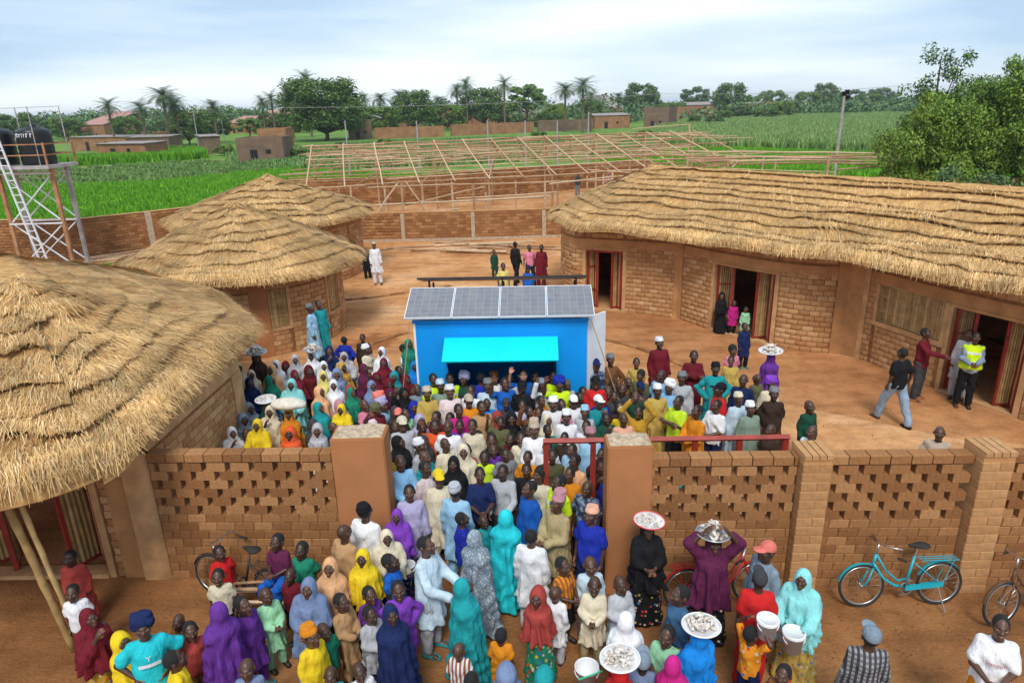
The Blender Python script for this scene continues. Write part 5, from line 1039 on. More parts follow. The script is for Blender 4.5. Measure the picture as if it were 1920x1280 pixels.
def garment(kind, pose, child, var=0):
    key = (kind, pose, child, var)
    if key in MESH: return MESH[key]
    J = joints(pose, child); q = .70 if child else 1.0; lo, hi = np.array((-.60, -.66, -.02)) * q, np.array((.60, .50, 1.98)) * q; f = Field(lo, hi, .0205 * (q if child else 1)); Jz = lambda k, dz: (J[k][0], J[k][1], J[k][2] + dz * q)
    e = .016 * q; g = random.Random(hash((kind, pose, child, var)) % 1000)
    def torso(z_hem, loose=.03):
        f.cap(J['pel'], J['waist'], (.134 + loose) * q, (.120 + loose) * q, .04, .80); f.cap(J['waist'], J['chest'], (.120 + loose * .9) * q, (.142 + loose * .4) * q, .05, .80); f.cap(J['chest'], Jz('neck', -.055), .140 * q, .060 * q, .05, .80)
        for sd in 'RL': f.cap(J['chest'], J['sh' + sd], .095 * q, .059 * q, .05)
    def sleeve(frac, r0, r1):
        for sd in 'RL':
            s0, el, wr = np.array(J['sh' + sd]), np.array(J['el' + sd]), np.array(J['wr' + sd]); f.cap(s0, el if frac >= 1 else s0 + (el - s0) * frac, r0 * q, (r0 * .9 if frac >= 1 else r1) * q, .02)
            if frac >= 1: f.cap(el, el + (wr - el) * min(1, frac - 1 + .02), r0 * .9 * q, r1 * q, .02)
    def legs(r0, r1, zcut):
        f.cap(Jz('pel', -.01), Jz('waist', -.02), .142 * q, .132 * q, .03, .80)
        for sd in 'RL':
            f.cap(J['hip' + sd], J['kn' + sd], .096 * q, r0 * q, .03); a = np.array(J['an' + sd]); k = np.array(J['kn' + sd]); f.cap(k, k + (a - k) * zcut, r0 * q, r1 * q, .02)
    zp = J['pel'][2]
    if kind == 'tee': torso(0); sleeve(.75, .060, .066); (f.skirt(zp - .10 * q, zp + .12 * q, .168 * q, .150 * q, sy=.80, folds=7, amp=.012 * q, seed=g.random() * 6) if pose not in ('crouch',) else None)
    if kind == 'shirt': torso(0); sleeve(1.98, .054, .040); (f.skirt(zp - .12 * q, zp + .12 * q, .170 * q, .150 * q, sy=.80, folds=7, amp=.012 * q, seed=g.random() * 6) if pose not in ('crouch',) else None)
    if kind == 'kaftan':
        torso(0, .035); sleeve(1.98, .058, .052); f.skirt(zp - (.44 if var == 0 else .72) * q, zp + .12 * q, (.215 if var == 0 else .225) * q, .158 * q, sy=.84, folds=9, amp=.045 * q, seed=g.random() * 6)
    if kind == 'vest': torso(0, .03); f.skirt(zp - .02 * q, zp + .12 * q, .185 * q, .17 * q, sy=.78, folds=6, amp=.006); 
    if kind == 'trousers': legs(.074, .062, .97)
    if kind == 'shorts': legs(.092, .09, .12)
    if kind == 'skirt': f.skirt(.06 * q, zp + .16 * q, .27 * q, .16 * q, sy=.85, folds=8, amp=.03 * q, seed=2)
    if kind in ('veil', 'longveil'):
        hd = np.array(J['head']); zs = J['sh' + 'R'][2]; kh = .92 if child else 1.0; hem = (zp - (.05 if var == 0 else .28) * q) if kind == 'veil' else .10 * q; rw = (.25 if kind == 'veil' else .31) * q
        f.ell(hd + np.array((0, .018, .012)) * kh, np.array((.094, .112, .124)) * kh, .02); f.cap(hd + np.array((0, .03, -.05)) * kh, (0, .02 * q, zs - .06 * q), .088 * kh, .150 * q, .07); f.cap((-.085 * q, .02 * q, zs - .06 * q), (.085 * q, .02 * q, zs - .06 * q), .092 * q, .092 * q, .10)
        f.skirt(hem, zs - .03 * q, rw, .172 * q, c0=(0, -.03 * q), c1=(0, .0), sy=.86, folds=11, amp=.065 * q, k=.07, seed=g.random() * 6 + var)
        for sd in 'RL':
            if POSE[pose][0 if sd == 'R' else 1] in ('head', 'wave', 'mouth', 'reach', 'front', 'carry'):
                s0, el, wr = np.array(J['sh' + sd]), np.array(J['el' + sd]), np.array(J['wr' + sd]); f.cap(s0, el, .085 * q, .07 * q, .05); f.cap(el, el + (wr - el) * .55, .07 * q, .06 * q, .04)
        f.ell(hd + np.array((0, -.105, -.022)) * kh, np.array((.062, .085, .088)) * kh, 0, True)
    X, Y, Z = f.g[0][:, None, None] / q, f.g[1][None, :, None] / q, f.g[2][None, None, :] / q; ph = [g.random() * 6.28 for _ in range(6)]; am = .009 if kind not in ('veil', 'longveil') else .013
    zn = J['neck'][2] / q; f.F = f.F - am * q * (1.2 + np.sin(31 * (X + .55 * Z) + 2.2 * np.sin(6 * Z + ph[0]) + ph[1]) * np.sin(9 * Y + 5 * Z + ph[2]) + np.sin(27 * (Y - .5 * Z) + 2.4 * np.sin(7 * X + ph[3]) + ph[4]) * np.sin(8 * X - 6 * Z + ph[5]) + .8 * np.sin(38 * Z + 9 * np.abs(X) + 4 * np.sin(8 * Y + ph[1])) * np.clip(np.abs(X) * 5 - .7, 0, 1)) * np.clip((zn - .06 - Z) * 9, 0, 1)
    V, Fq = f.mesh()
    if kind in ('veil', 'longveil'):   # follow the tilt of the head above the neck
        nz_ = J['neck'][2]; w_ = np.clip((V[:, 2] - nz_) / (.08 * q), 0, 1); c, s = math.cos(TILT), math.sin(TILT); y, z = V[:, 1] - .018, V[:, 2] - nz_; V = np.c_[V[:, 0], V[:, 1] * (1 - w_) + (y * c + z * s + .018) * w_, V[:, 2] * (1 - w_) + (-y * s + z * c + nz_) * w_]
    MESH[key] = mesh_np(kind, V, Fq, M['cloth'], True); return MESH[key]
def headgear(kind):
    """built round a head centred on the origin, adult size"""
    key = ('hat', kind)
    if key in MESH: return MESH[key]
    f = Field((-.15, -.22, -.14), (.15, .17, .22), .0085)
    if kind == 'hair': f.ell((0, .020, .022), (.0835, .098, .104), 0); f.ell((0, -.105, -.045), (.075, .075, .115), 0, True); f.cut((0, .02, -.055), (0, .25, 1))
    if kind == 'afro': f.ell((0, .022, .040), (.095, .110, .108), 0); f.ell((0, -.115, -.05), (.075, .075, .115), 0, True); f.cut((0, .02, -.05), (0, .25, 1))
    if kind == 'kufi': f.cap((0, .018, .06), (0, .022, .11), .089, .080, 0); f.ell((0, .02, .06), (.093, .108, .07), .01); f.cut((0, 0, .035), (0, .12, 1)); f.cut((0, 0, .134), (0, 0, -1))
    if kind == 'tallcap': f.cap((0, .018, .06), (0, .03, .16), .093, .082, 0); f.ell((0, .02, .06), (.094, .109, .07), .01); f.cut((0, 0, .035), (0, .12, 1)); f.cut((0, 0, .185), (0, .15, -1))
    if kind == 'cap': f.ell((0, .018, .045), (.092, .108, .100), 0); f.cut((0, 0, .035), (0, .10, 1)); f.ell((0, -.115, .040), (.072, .085, .012), .01)
    if kind == 'turban':
        for i in range(5): f.cap((-.07, .02 + .03 * math.sin(i * 2), .035 + i * .027), (.07, .02 - .03 * math.sin(i * 2), .04 + i * .027), .055 - i * .004, .055 - i * .004, .012, 1.45)
        f.ell((0, .02, .075), (.098, .112, .085), .02); f.ell((.02, .05, .15), (.05, .05, .035), .02)
    V, Fq = f.mesh(); MESH[key] = mesh_np({'hair': 'hair', 'afro': 'hair'}.get(kind, 'cap' if kind != 'turban' else 'headwrap'), V, Fq, M['cloth'] if kind not in ('hair', 'afro') else M['hair'], True); return MESH[key]
def shoe_mesh():
    if 'shoe' not in MESH: mb = MB(); f = Field((-.07, -.22, -.03), (.07, .12, .09), .009); f.cap((0, .03, .02), (.01, -.14, .014), .048, .044, .02); f.cut((0, 0, -.006), (0, 0, 1)); f.cut((0, 0, .062), (0, .2, -1)); V, Fq = f.mesh(); MESH['shoe'] = mesh_np('shoe', V, Fq, M['cloth'], True)
    return MESH['shoe']
# ---- materials that read the object's own colour
def objcol(t): return t.nodes.new('ShaderNodeObjectInfo').outputs['Color']
m_, t_, b_ = nodes_of('skin'); at_ = t_.nodes.new('ShaderNodeAttribute'); at_.attribute_name = 'paint'; c_ = mixc(t_, objcol(t_), at_.outputs['Color'], 1.0, 'MULTIPLY'); n_ = noise(t_, 9, 3); r_ = rampn(t_, [(.3, (.82, .82, .82)), (.7, (1.12, 1.1, 1.08))]); t_.links.new(n_.outputs['Fac'], r_.inputs[0]); c_ = mixc(t_, c_, r_.outputs[0], 1.0, 'MULTIPLY'); t_.links.new(c_, b_.inputs['Base Color']); b_.inputs['Roughness'].default_value = .42; b_.inputs['Specular IOR Level'].default_value = .45; M['skin'] = m_
m_, t_, b_ = nodes_of('hair'); b_.inputs['Base Color'].default_value = (.008, .007, .007, 1); b_.inputs['Roughness'].default_value = .85; n_ = noise(t_, 160, 2); bump(t_, b_, n_.outputs['Fac'], .6, .01); M['hair'] = m_
def cloth(name, pattern=None):
    m, t, b = nodes_of(name); c = objcol(t); n = noise(t, 5, 4); r = rampn(t, [(.3, (.80, .80, .80)), (.7, (1.10, 1.10, 1.10))]); t.links.new(n.outputs['Fac'], r.inputs[0])
    tc_ = t.nodes.new('ShaderNodeTexCoord').outputs['Object']
    if pattern == 'floral':
        v = t.nodes.new('ShaderNodeTexVoronoi'); v.inputs['Scale'].default_value = 16; t.links.new(tc_, v.inputs['Vector']); rr = rampn(t, [(.30, (1, 1, 1)), (.36, (0, 0, 0))]); t.links.new(v.outputs['Distance'], rr.inputs[0]); sp_ = t.nodes.new('ShaderNodeSeparateColor'); t.links.new(v.outputs['Color'], sp_.inputs[0])
        pal = rampn(t, [(0, (.62, .50, .38)), (.35, (.55, .06, .04)), (.6, (.05, .16, .42)), (.8, (.60, .42, .05)), (1, (.08, .25, .10))]); pal.color_ramp.interpolation = 'CONSTANT'; t.links.new(sp_.outputs[0], pal.inputs[0]); c = mixc(t, c, pal.outputs[0], rr.outputs[0])
    if pattern == 'dots':
        v = t.nodes.new('ShaderNodeTexVoronoi'); v.inputs['Scale'].default_value = 34; t.links.new(tc_, v.inputs['Vector']); rr = rampn(t, [(.26, (1, 1, 1)), (.34, (0, 0, 0))]); t.links.new(v.outputs['Distance'], rr.inputs[0]); c = mixc(t, c, (.62, .60, .55), rr.outputs[0])
    if pattern in ('stripe', 'plaid'):
        wv = t.nodes.new('ShaderNodeTexWave'); wv.inputs['Scale'].default_value = 6; wv.bands_direction = 'X'; t.links.new(tc_, wv.inputs['Vector']); rr = rampn(t, [(.45, (0, 0, 0)), (.55, (1, 1, 1))]); t.links.new(wv.outputs['Fac'], rr.inputs[0]); c = mixc(t, c, (.30, .10, .04) if pattern == 'stripe' else (.30, .30, .31), rr.outputs[0])
        if pattern == 'plaid': w2 = t.nodes.new('ShaderNodeTexWave'); w2.inputs['Scale'].default_value = 6; w2.bands_direction = 'Z'; t.links.new(tc_, w2.inputs['Vector']); r3 = rampn(t, [(.45, (0, 0, 0)), (.55, (.6, .6, .6))]); t.links.new(w2.outputs['Fac'], r3.inputs[0]); c = mixc(t, c, (.05, .05, .055), r3.outputs[0])
    if pattern == 'camo':
        n2 = noise(t, 14, 3, vec=tc_); rr = rampn(t, [(.42, (.03, .045, .09)), (.5, (.10, .14, .22)), (.58, (.22, .28, .36))]); rr.color_ramp.interpolation = 'CONSTANT'; t.links.new(n2.outputs['Fac'], rr.inputs[0]); c = rr.outputs[0]
    if pattern == 'hivis':
        sx = t.nodes.new('ShaderNodeSeparateXYZ'); t.links.new(tc_, sx.inputs[0]); wv = t.nodes.new('ShaderNodeTexWave'); wv.inputs['Scale'].default_value = 1.6; wv.bands_direction = 'Z'; t.links.new(tc_, wv.inputs['Vector']); rr = rampn(t, [(.86, (0, 0, 0)), (.9, (1, 1, 1))]); t.links.new(wv.outputs['Fac'], rr.inputs[0]); c = mixc(t, c, (.68, .70, .70), rr.outputs[0])
    c = mixc(t, c, r.outputs[0], 1.0, 'MULTIPLY'); t.links.new(c, b.inputs['Base Color']); b.inputs['Roughness'].default_value = .85; b.inputs['Specular IOR Level'].default_value = .15
    n5 = noise(t, 15, 2.2, .6, mapscale=(1, 1, .34)); bump(t, b, n5.outputs['Fac'], .62, .06); return m
for p_ in (None, 'floral', 'dots', 'stripe', 'plaid', 'camo', 'hivis'): M['cloth' + ('' if p_ is None else '_' + p_)] = cloth('cloth' + ('' if p_ is None else '_' + p_), p_)
COL = dict(white=(.74, .74, .76), cream=(.66, .58, .42), sky=(.22, .44, .68), skyblue=(.30, .52, .70), paleblue=(.48, .60, .68), aqua=(.24, .62, .62), cyan=(.02, .50, .56), teal=(.015, .27, .29), green=(.015, .20, .12), darkgreen=(.012, .065, .04), mint=(.30, .60, .36), sage=(.20, .27, .21), olive=(.11, .11, .05), lime=(.52, .72, .03), hivis=(.60, .82, .02), yellow=(.74, .52, .02), paleyellow=(.72, .60, .18), mustard=(.50, .28, .03), gold=(.48, .33, .08), orange=(.68, .24, .015), peach=(.74, .40, .20), salmon=(.76, .38, .27), coral=(.70, .18, .14), red=(.56, .02, .02), orangered=(.68, .10, .03), brick=(.36, .055, .045), maroon=(.15, .012, .022), plum=(.11, .018, .06), magenta=(.50, .02, .20), pink=(.68, .22, .32), dustypink=(.45, .22, .25), palepink=(.68, .55, .55), purple=(.13, .035, .27), violet=(.20, .05, .42), lavender=(.42, .38, .56), slate=(.17, .23, .38), navy=(.012, .022, .085), blue=(.012, .10, .42), royal=(.015, .03, .32), brightblue=(.01, .21, .62), denim=(.05, .13, .24), jeans=(.24, .32, .42), brown=(.17, .07, .025), darkbrown=(.045, .026, .018), tan=(.46, .27, .13), khaki=(.42, .33, .17), beige=(.50, .40, .30), black=(.012, .012, .014), charcoal=(.05, .05, .055), grey=(.20, .205, .22), palegrey=(.42, .43, .46), bluegrey=(.20, .26, .32), darkred=(.10, .01, .012), peachcap=(.75, .40, .27))
WORDC = {'sky': 'sky blue', 'skyblue': 'light blue', 'paleblue': 'pale blue', 'darkgreen': 'dark green', 'paleyellow': 'pale yellow', 'orangered': 'orange-red', 'dustypink': 'dusty pink', 'palepink': 'pale pink', 'brightblue': 'bright blue', 'darkbrown': 'dark brown', 'palegrey': 'pale grey', 'bluegrey': 'blue-grey', 'darkred': 'dark red', 'royal': 'royal blue', 'hivis': 'fluorescent yellow', 'slate': 'slate blue', 'peachcap': 'peach', 'brick': 'brick red', 'denim': 'denim blue', 'jeans': 'pale jeans', 'navy': 'navy blue'}
# px py = head in the survey picture, height, facing (0 = towards the viewer, + = to the right), dress, top colour, lower colour, headgear, pose, pattern
TAB = """
584 577 1.75 70 K skyblue skyblue k:grey stand
595 573 1.74 70 K teal teal - stand
448 689 1.45 40 v cream brown - stand
479 672 1.6 25 v darkbrown black - stand
475 703 1.45 20 v cream grey - stand
504 699 1.55 5 v peach brown - stand
519 684 1.5 20 v white navy - stand
536 687 1.25 10 v maroon maroon - stand
553 675 1.55 10 v palegrey grey - stand dots
587 666 1.6 0 v white charcoal - stand
612 661 1.6 0 v navy navy - mouth
647 669 1.5 20 v palegrey navy - carry floral
653 637 1.45 180 k royal royal - hips
676 635 1.45 0 k darkbrown black - stand
687 656 1.4 60 t cream dustypink k:white front
713 661 1.55 0 v white white - stand
719 682 1.5 0 v maroon maroon - stand
685 691 1.5 60 v plum plum - stand
498 715 1.45 70 v green blue - stand
543 723 1.6 0 V aqua aqua - carry
556 703 1.45 60 v maroon brown - stand
586 697 1.4 50 v darkred black - stand
604 688 1.5 30 v white grey - stand
609 706 1.5 20 v paleyellow peach - stand
631 722 1.55 -5 v white white - stand
600 735 1.55 60 V peach peach - stand
628 701 1.4 30 v slate slate - stand
641 690 1.4 40 v mustard green - stand floral
655 736 1.3 40 v brick maroon - stand
665 738 1.45 70 v green teal - stand
696 733 1.5 50 V slate slate - stand
735 710 1.35 20 v teal grey - mouth
715 712 1.45 20 v maroon maroon - wave
732 732 1.4 30 v maroon plum - stand
457 733 1.45 40 v blue navy - stand
468 723 1.5 40 v navy navy - stand
470 766 1.35 50 v bluegrey navy - stand
457 755 1.3 50 v plum plum - stand
500 762 1.5 20 v darkgreen darkgreen - stand
458 786 1.35 50 v bluegrey grey - stand
478 799 1.55 15 V yellow mustard - carry
509 772 1.55 10 V cream cream - mouth
548 780 1.55 20 V orange orange - stand
545 809 1.35 25 v orangered orangered - stand
402 820 1.4 20 v pink pink - mouth
429 811 1.45 15 v white white - mouth
457 816 1.25 20 t black black b stand
582 799 1.3 30 v charcoal black - stand
598 801 1.35 30 v palegrey white - stand dots
618 806 1.25 60 t navy navy b stand
604 767 1.5 70 V teal teal - stand
632 769 1.45 -10 V yellow mustard - front
641 759 1.35 50 v dustypink pink - stand
685 759 1.3 30 t pink slate b mouth
716 748 1.35 30 t brick brown t:coral stand
734 757 1.35 40 k skyblue blue t:lavender stand
717 766 1.45 60 k maroon blue t:olive stand
743 744 1.3 20 v plum black - stand
713 796 1.45 70 k charcoal brown k:palepink front
769 645 1.62 40 L green green - stand
757 655 1.35 60 t white black - stand
773 686 1.5 0 v brightblue brightblue - stand
810 694 1.55 10 v black black - wave
756 698 1.35 30 t maroon brown - stand
764 717 1.45 20 v maroon maroon - stand
783 738 1.35 20 v darkred black - stand
766 750 1.3 10 v charcoal grey - stand
749 749 1.25 20 t brown brown b stand
790 760 1.35 0 v royal royal - stand
831 678 1.72 20 t lime black - stand
868 686 1.72 10 t hivis black - stand hivis
903 690 1.75 180 k royal blue - stand
930 684 1.72 150 k palegrey grey - stand
806 729 1.5 30 k bluegrey slate b front
821 719 1.72 0 k gold cream k:beige front
842 709 1.72 0 k sage sage k:paleblue stand
842 736 1.75 0 k palepink white k:white stand
872 724 1.7 0 t white navy - stand
886 709 1.7 0 k darkgreen black t:lavender stand
882 735 1.35 0 t brown brown - stand
920 702 1.72 0 k white grey k:brown stand
916 727 1.72 0 k paleblue paleblue k:grey stand
915 754 1.5 0 t brightblue navy b front
951 706 1.74 0 t blue navy - wave
982 699 1.76 5 t blue navy - wave
981 729 1.7 0 t black black c:black stand
1016 704 1.68 20 k white grey k:bluegrey wave
1005 697 1.7 10 t charcoal black - stand
1020 680 1.72 0 t hivis black - stand hivis
878 759 1.68 0 t magenta black - stand
888 750 1.66 0 k orange brown c:beige stand
899 761 1.68 0 k tan tan - stand
943 766 1.45 0 t charcoal grey k:charcoal stand
929 777 1.35 -10 v brick black - stand
759 773 1.5 10 t darkbrown black c:coral stand
774 778 1.35 20 t mint black - stand
764 793 1.7 20 s palegrey maroon c:cream stand
745 787 1.45 20 t charcoal black b stand
790 782 1.3 10 v lavender slate - stand
808 797 1.4 15 t mustard brown - stand
823 778 1.35 0 t maroon black - stand
834 791 1.55 10 t orangered brown - wave
853 785 1.55 0 t violet navy - stand
864 780 1.35 0 t darkbrown black - stand
822 799 1.2 10 t dustypink brown b stand
871 803 1.72 0 t white navy b stand
896 806 1.68 10 t cream brown - stand
934 794 1.45 -10 t olive brown - wave
792 815 1.45 30 v charcoal grey - stand
752 830 1.6 60 v black yellow - stand
790 835 1.65 50 k palegrey white k:white stand
800 860 1.62 60 t teal grey b stand
834 835 1.62 20 k cream cream b stand
871 846 1.62 5 v cream darkgreen - stand
889 840 1.4 10 t brick brown - stand
921 846 1.25 15 t purple brown b stand
908 853 1.3 -5 t lime green - stand
928 825 1.3 0 t darkbrown black - stand
952 842 1.45 0 t grey charcoal - stand
948 821 1.25 -10 t darkred black - stand
1051 691 1.4 0 t charcoal black - stand
1063 694 1.4 10 t yellow brown - stand
1082 669 1.78 5 s navy navy c:navy stand camo
1107 674 1.45 -20 t grey brown - wave
1109 692 1.45 0 t beige brown b stand
1142 676 1.74 0 k brown brown k:grey hips
1193 681 1.55 -10 t gold mustard - stand
1033 720 1.5 0 k palegrey charcoal k:olive stand
1059 720 1.7 0 t hivis black t:royal wave
1082 718 1.4 0 t darkbrown black - stand
1114 716 1.7 -10 t red black c:black stand
1028 746 1.68 -5 k white white k:white stand
1070 745 1.5 20 t darkbrown black - stand
1094 741 1.5 0 t royal blue - stand
1006 743 1.5 30 k orange brown - stand
1118 750 1.66 0 k teal teal c:white mouth
1076 753 1.6 0 t white grey c:white stand
1086 762 1.6 10 k palegrey charcoal k:skyblue stand
1070 772 1.68 10 k white white k:white stand
970 756 1.5 10 t lavender grey - stand
1014 768 1.4 0 t darkbrown black - stand
1027 770 1.4 0 t white green - stand
1047 765 1.4 -5 t white brown - stand
958 775 1.4 0 v black brick - stand
994 778 1.55 10 k brown brown - wave
1090 796 1.6 -15 t white grey - stand
1116 775 1.5 10 s darkgreen white - mouth
1145 768 1.45 -10 t yellow olive c:cream stand
1155 785 1.66 -10 t salmon brown b stand
1142 742 1.45 0 t charcoal black - stand
1130 744 1.4 0 t brown black b stand
1173 733 1.4 0 t charcoal brown b stand
1178 745 1.5 -30 t darkgreen black b stand
1145 725 1.3 0 v darkbrown black - stand
1185 722 1.3 0 t brown brown b stand
1195 729 1.5 -10 t charcoal black c:navy stand
1197 773 1.66 -5 k mustard mustard - head
1030 789 1.5 0 v cream white - stand
1056 794 1.4 10 t charcoal black c:pink stand
1037 809 1.5 0 t green black - stand
1061 813 1.5 -30 t darkbrown black - stand
1006 809 1.7 0 k white white T:beige stand
1083 815 1.65 0 k skyblue skyblue k:dustypink stand
1118 816 1.4 -10 t royal navy - stand
1013 839 1.55 -10 k white orange - stand
989 847 1.5 0 t orange cream - stand
980 830 1.4 0 t cream grey - stand
1047 844 1.6 -10 t olive brown - stand
1064 850 1.62 -60 k peach cream - stand
1105 852 1.5 -20 t darkred black - mouth
972 801 1.35 0 t black black - stand
930 812 1.25 0 t black brown - stand
1160 764 1.4 -10 t darkbrown black - stand
1239 644 1.76 0 k maroon maroon k:white stand
1298 668 1.74 -10 k maroon maroon - cross
1207 706 1.6 -10 t olive black a stand
1233 704 1.68 -30 t sky grey b stand
1254 726 1.66 -20 K sky sky t:white cross
1272 708 1.7 -20 K palegrey palegrey k:grey stand
1209 728 1.72 -10 K gold gold k:white stand
1268 754 1.68 -70 t lime black - cross
1302 771 1.7 -80 k orange orange - front
1340 693 1.74 -5 K teal teal k:black hips
1348 731 1.74 -80 t red black c:black stand
1341 760 1.66 -30 t white navy - front
1373 658 1.4 -10 t pink brown a stand
1373 678 1.5 -10 k gold beige - stand
1399 614 1.25 0 k navy black - stand
1391 714 1.72 -10 K navy navy b stand
1420 711 1.3 170 t olive black b stand
1444 669 1.5 160 V purple purple - stand
1443 721 1.6 -5 k cream cream t:violet stand
1451 740 1.72 -10 K darkbrown brown k:grey behind
1386 750 1.66 -10 k paleblue skyblue k:cream stand
1408 766 1.68 -10 k sage sage k:white stand
1447 808 1.55 -50 t darkbrown black b stand
1519 764 1.4 20 k darkgreen darkgreen b stand
1522 810 1.62 -30 t white navy b stand
1763 814 1.6 -40 t beige tan b stand
1694 662 1.76 -160 t black jeans - walk
1738 626 1.76 60 s maroon charcoal - reach
1828 634 1.78 -40 s bluegrey black - front
1815 628 1.7 -20 k palegrey palegrey - stand
1356 556 1.28 0 v black black - stand
1374 569 1.08 0 k magenta black - stand
1398 581 .98 -10 k mint mint - stand
943 500 1.65 0 t paleyellow grey - stand
990 505 1.65 0 t blue navy c:navy stand
927 473 1.15 0 k darkgreen darkgreen - stand
967 459 1.75 150 s black black - walk
994 465 1.65 10 t pink black - walk
1014 465 1.7 10 k maroon maroon - stand
686 471 1.3 0 k black black - stand
703 460 1.75 0 k white white k:beige stand
1083 328 1.7 0 s charcoal grey k:white stand
1140 327 1.6 0 v dustypink lavender - stand
1161 337 1.4 0 t blue navy - stand
753 866 1.7 20 k sky sky b front
803 888 1.66 60 k palepink palepink - stand
820 901 1.72 15 k cream cream c:yellow stand
855 912 1.72 160 k skyblue skyblue k:palegrey stand
772 930 1.6 10 k lavender grey - stand
745 963 1.45 0 v violet navy - front
866 968 1.5 100 s royal sage - stand
897 895 1.68 10 t navy black - front
854 869 1.62 0 v black brick - stand
898 978 1.1 30 t teal teal b stand
931 853 1.2 -10 t teal black b stand
726 862 1.6 60 k mustard mustard - stand
948 868 1.6 -20 s palegrey charcoal - carry
946 905 1.62 180 t grey charcoal - crouch
1007 880 1.66 -40 t cream grey a stand
995 913 1.72 -60 k blue blue - stand
1042 942 1.72 -50 k khaki khaki T:dustypink front
1047 901 1.72 -60 t hivis charcoal - stand
1067 877 1.62 -30 k orange brown - stand
1097 910 1.62 -30 t bluegrey navy b stand camo
1105 968 1.66 -40 t royal navy k:peachcap stand
1108 860 1.5 0 t darkbrown black - mouth
983 873 1.5 0 t black black - stand
1127 915 1.6 -60 t royal navy - stand
1085 838 1.5 -20 k skyblue skyblue - stand
413 1037 1.2 40 t red brick - reach
412 1084 1.2 10 t cream black - stand
523 1014 1.3 -20 t plum blue - sit
562 1037 1.3 -10 t green green - behind
547 1077 1.15 -10 t maroon black b stand
582 1096 1.55 -5 V slate slate - front
643 997 1.68 150 k tan tan b stand
688 956 1.74 160 K white white k:black stand
628 1067 1.5 5 v peach brown - stand
679 1063 1.5 0 v yellow navy - stand
722 1053 1.35 80 t blue navy - stand
720 1019 1.45 20 v cream blue - front
463 1134 1.35 60 k purple purple - stand
499 1121 1.2 40 k mint mint b front
404 1148 1.6 -130 L purple purple - stand
583 1190 1.4 60 k yellow mustard k:orange stand
614 1175 1.15 40 t green brown b stand
643 1137 1.3 60 K tan brown - front
687 1111 1.2 40 k purple purple - stand
688 1141 1.2 50 k palegrey grey - front
734 1155 1.55 30 L navy navy - stand
746 1109 1.35 20 k violet violet - hips
466 1254 1.25 10 t slate navy b stand
622 1268 1.15 10 t teal brown b stand
676 1262 1.15 30 t white grey b stand
353 1186 1.25 40 t brick brown - stand
336 1166 1.1 0 t brown brown b stand
797 1027 1.72 70 k paleblue palegrey - carry
890 1008 1.62 150 L bluegrey bluegrey - stand dots
945 968 1.62 160 L cyan cyan - stand
868 1102 1.6 110 L teal teal - stand
998 1005 1.62 160 k white white - stand
1015 1114 1.35 -20 v brick green - stand floral
1040 1112 1.15 150 k white palegrey b stand
1063 1064 1.35 40 t orange black - front stripe
1099 1063 1.3 0 s paleblue grey b stand
936 1190 1.15 170 t orange orange - stand
862 1219 1.15 170 t white black b stand stripe
882 1272 1.2 170 t charcoal black - stand
950 1262 1.35 170 v slate slate - stand
1017 1267 1.35 160 v teal teal - stand
1110 1101 1.3 -10 k cream khaki b front
1163 1101 1.3 20 k palegrey bluegrey b front
1216 994 1.55 0 V black black - front
1335 1019 1.6 0 V plum black - head floral
1270 1117 1.4 -70 s denim denim - stand
1247 1192 1.35 -30 t mint grey - front
1178 1168 1.5 160 v white red - stand
1174 1236 1.45 160 v red red - stand
1188 1250 1.3 170 t slate navy c:bluegrey stand
1265 1243 1.45 150 V magenta magenta - stand
1313 1193 1.5 -150 V brightblue brightblue - front
1436 1031 1.72 -70 k bluegrey grey c:coral stand
1422 1084 1.7 170 t red red c:charcoal stand
1510 1087 1.55 -40 V aqua gold - carry floral
1413 1192 1.25 120 t orange navy - head floral
1468 1264 1.2 -40 t brown brown - stand
1628 1192 1.66 170 s charcoal grey c:bluegrey stand plaid
1880 1180 1.7 -30 t white orange - front
135 1046 1.2 10 K brick brick - stand
140 1113 1.2 15 t white brown - stand
163 1162 1.5 60 v maroon mustard - mouth floral
236 1202 1.25 60 v yellow brown - stand
270 1182 1.65 30 t cyan black t:navy hips
320 1232 1.35 120 t yellow brown - stand
"""
ORD = ['first', 'second', 'third', 'fourth', 'fifth', 'sixth', 'seventh', 'eighth', 'ninth', 'tenth']
GW = {'k': 'tunic', 'K': 'long gown', 't': 'T-shirt', 's': 'shirt', 'v': 'veil', 'V': 'long veil', 'L': 'full-length veil'}
HW = {'k': 'cap', 'c': 'peaked cap', 't': 'headwrap', 'T': 'tall cap'}
PW_ = {'wave': 'waving', 'cross': 'with folded arms', 'hips': 'with hands on hips', 'behind': 'with hands behind back', 'head': 'with raised hands', 'mouth': 'with hand at face', 'walk': 'walking', 'sit': 'sitting', 'crouch': 'bending down', 'front': 'with hands together', 'carry': 'with arms held out', 'reach': 'reaching out'}
def word(c): return WORDC.get(c, c)
def area(px, py):
    if py < 420: return 'far behind by the boundary wall'
    if py < 530: return 'behind the blue kiosk'
    if py < 590 and px < 700: return 'by the hut windows'
    if px > 1640 and py < 850: return 'by the right doorway'
    if 1340 < px < 1410 and py < 600: return 'in the middle red doorway'
    if py < 850 and px < 745: return 'among the left women'
    if py < 715: return 'close to the blue kiosk'
    if px > 1205 and py < 850: return 'in the right-hand group'
    if py < 775: return 'in the rear of the crowd'
    if py < 825: return 'in the middle of the crowd'
    if py < 985 and 690 < px < 1140: return 'in the gateway'
    if px < 480: return 'before the left wall'
    if px < 800: return 'outside by the left pillar'
    if px < 1150: return 'outside before the gateway'
    return 'outside the right wall'
rows = []
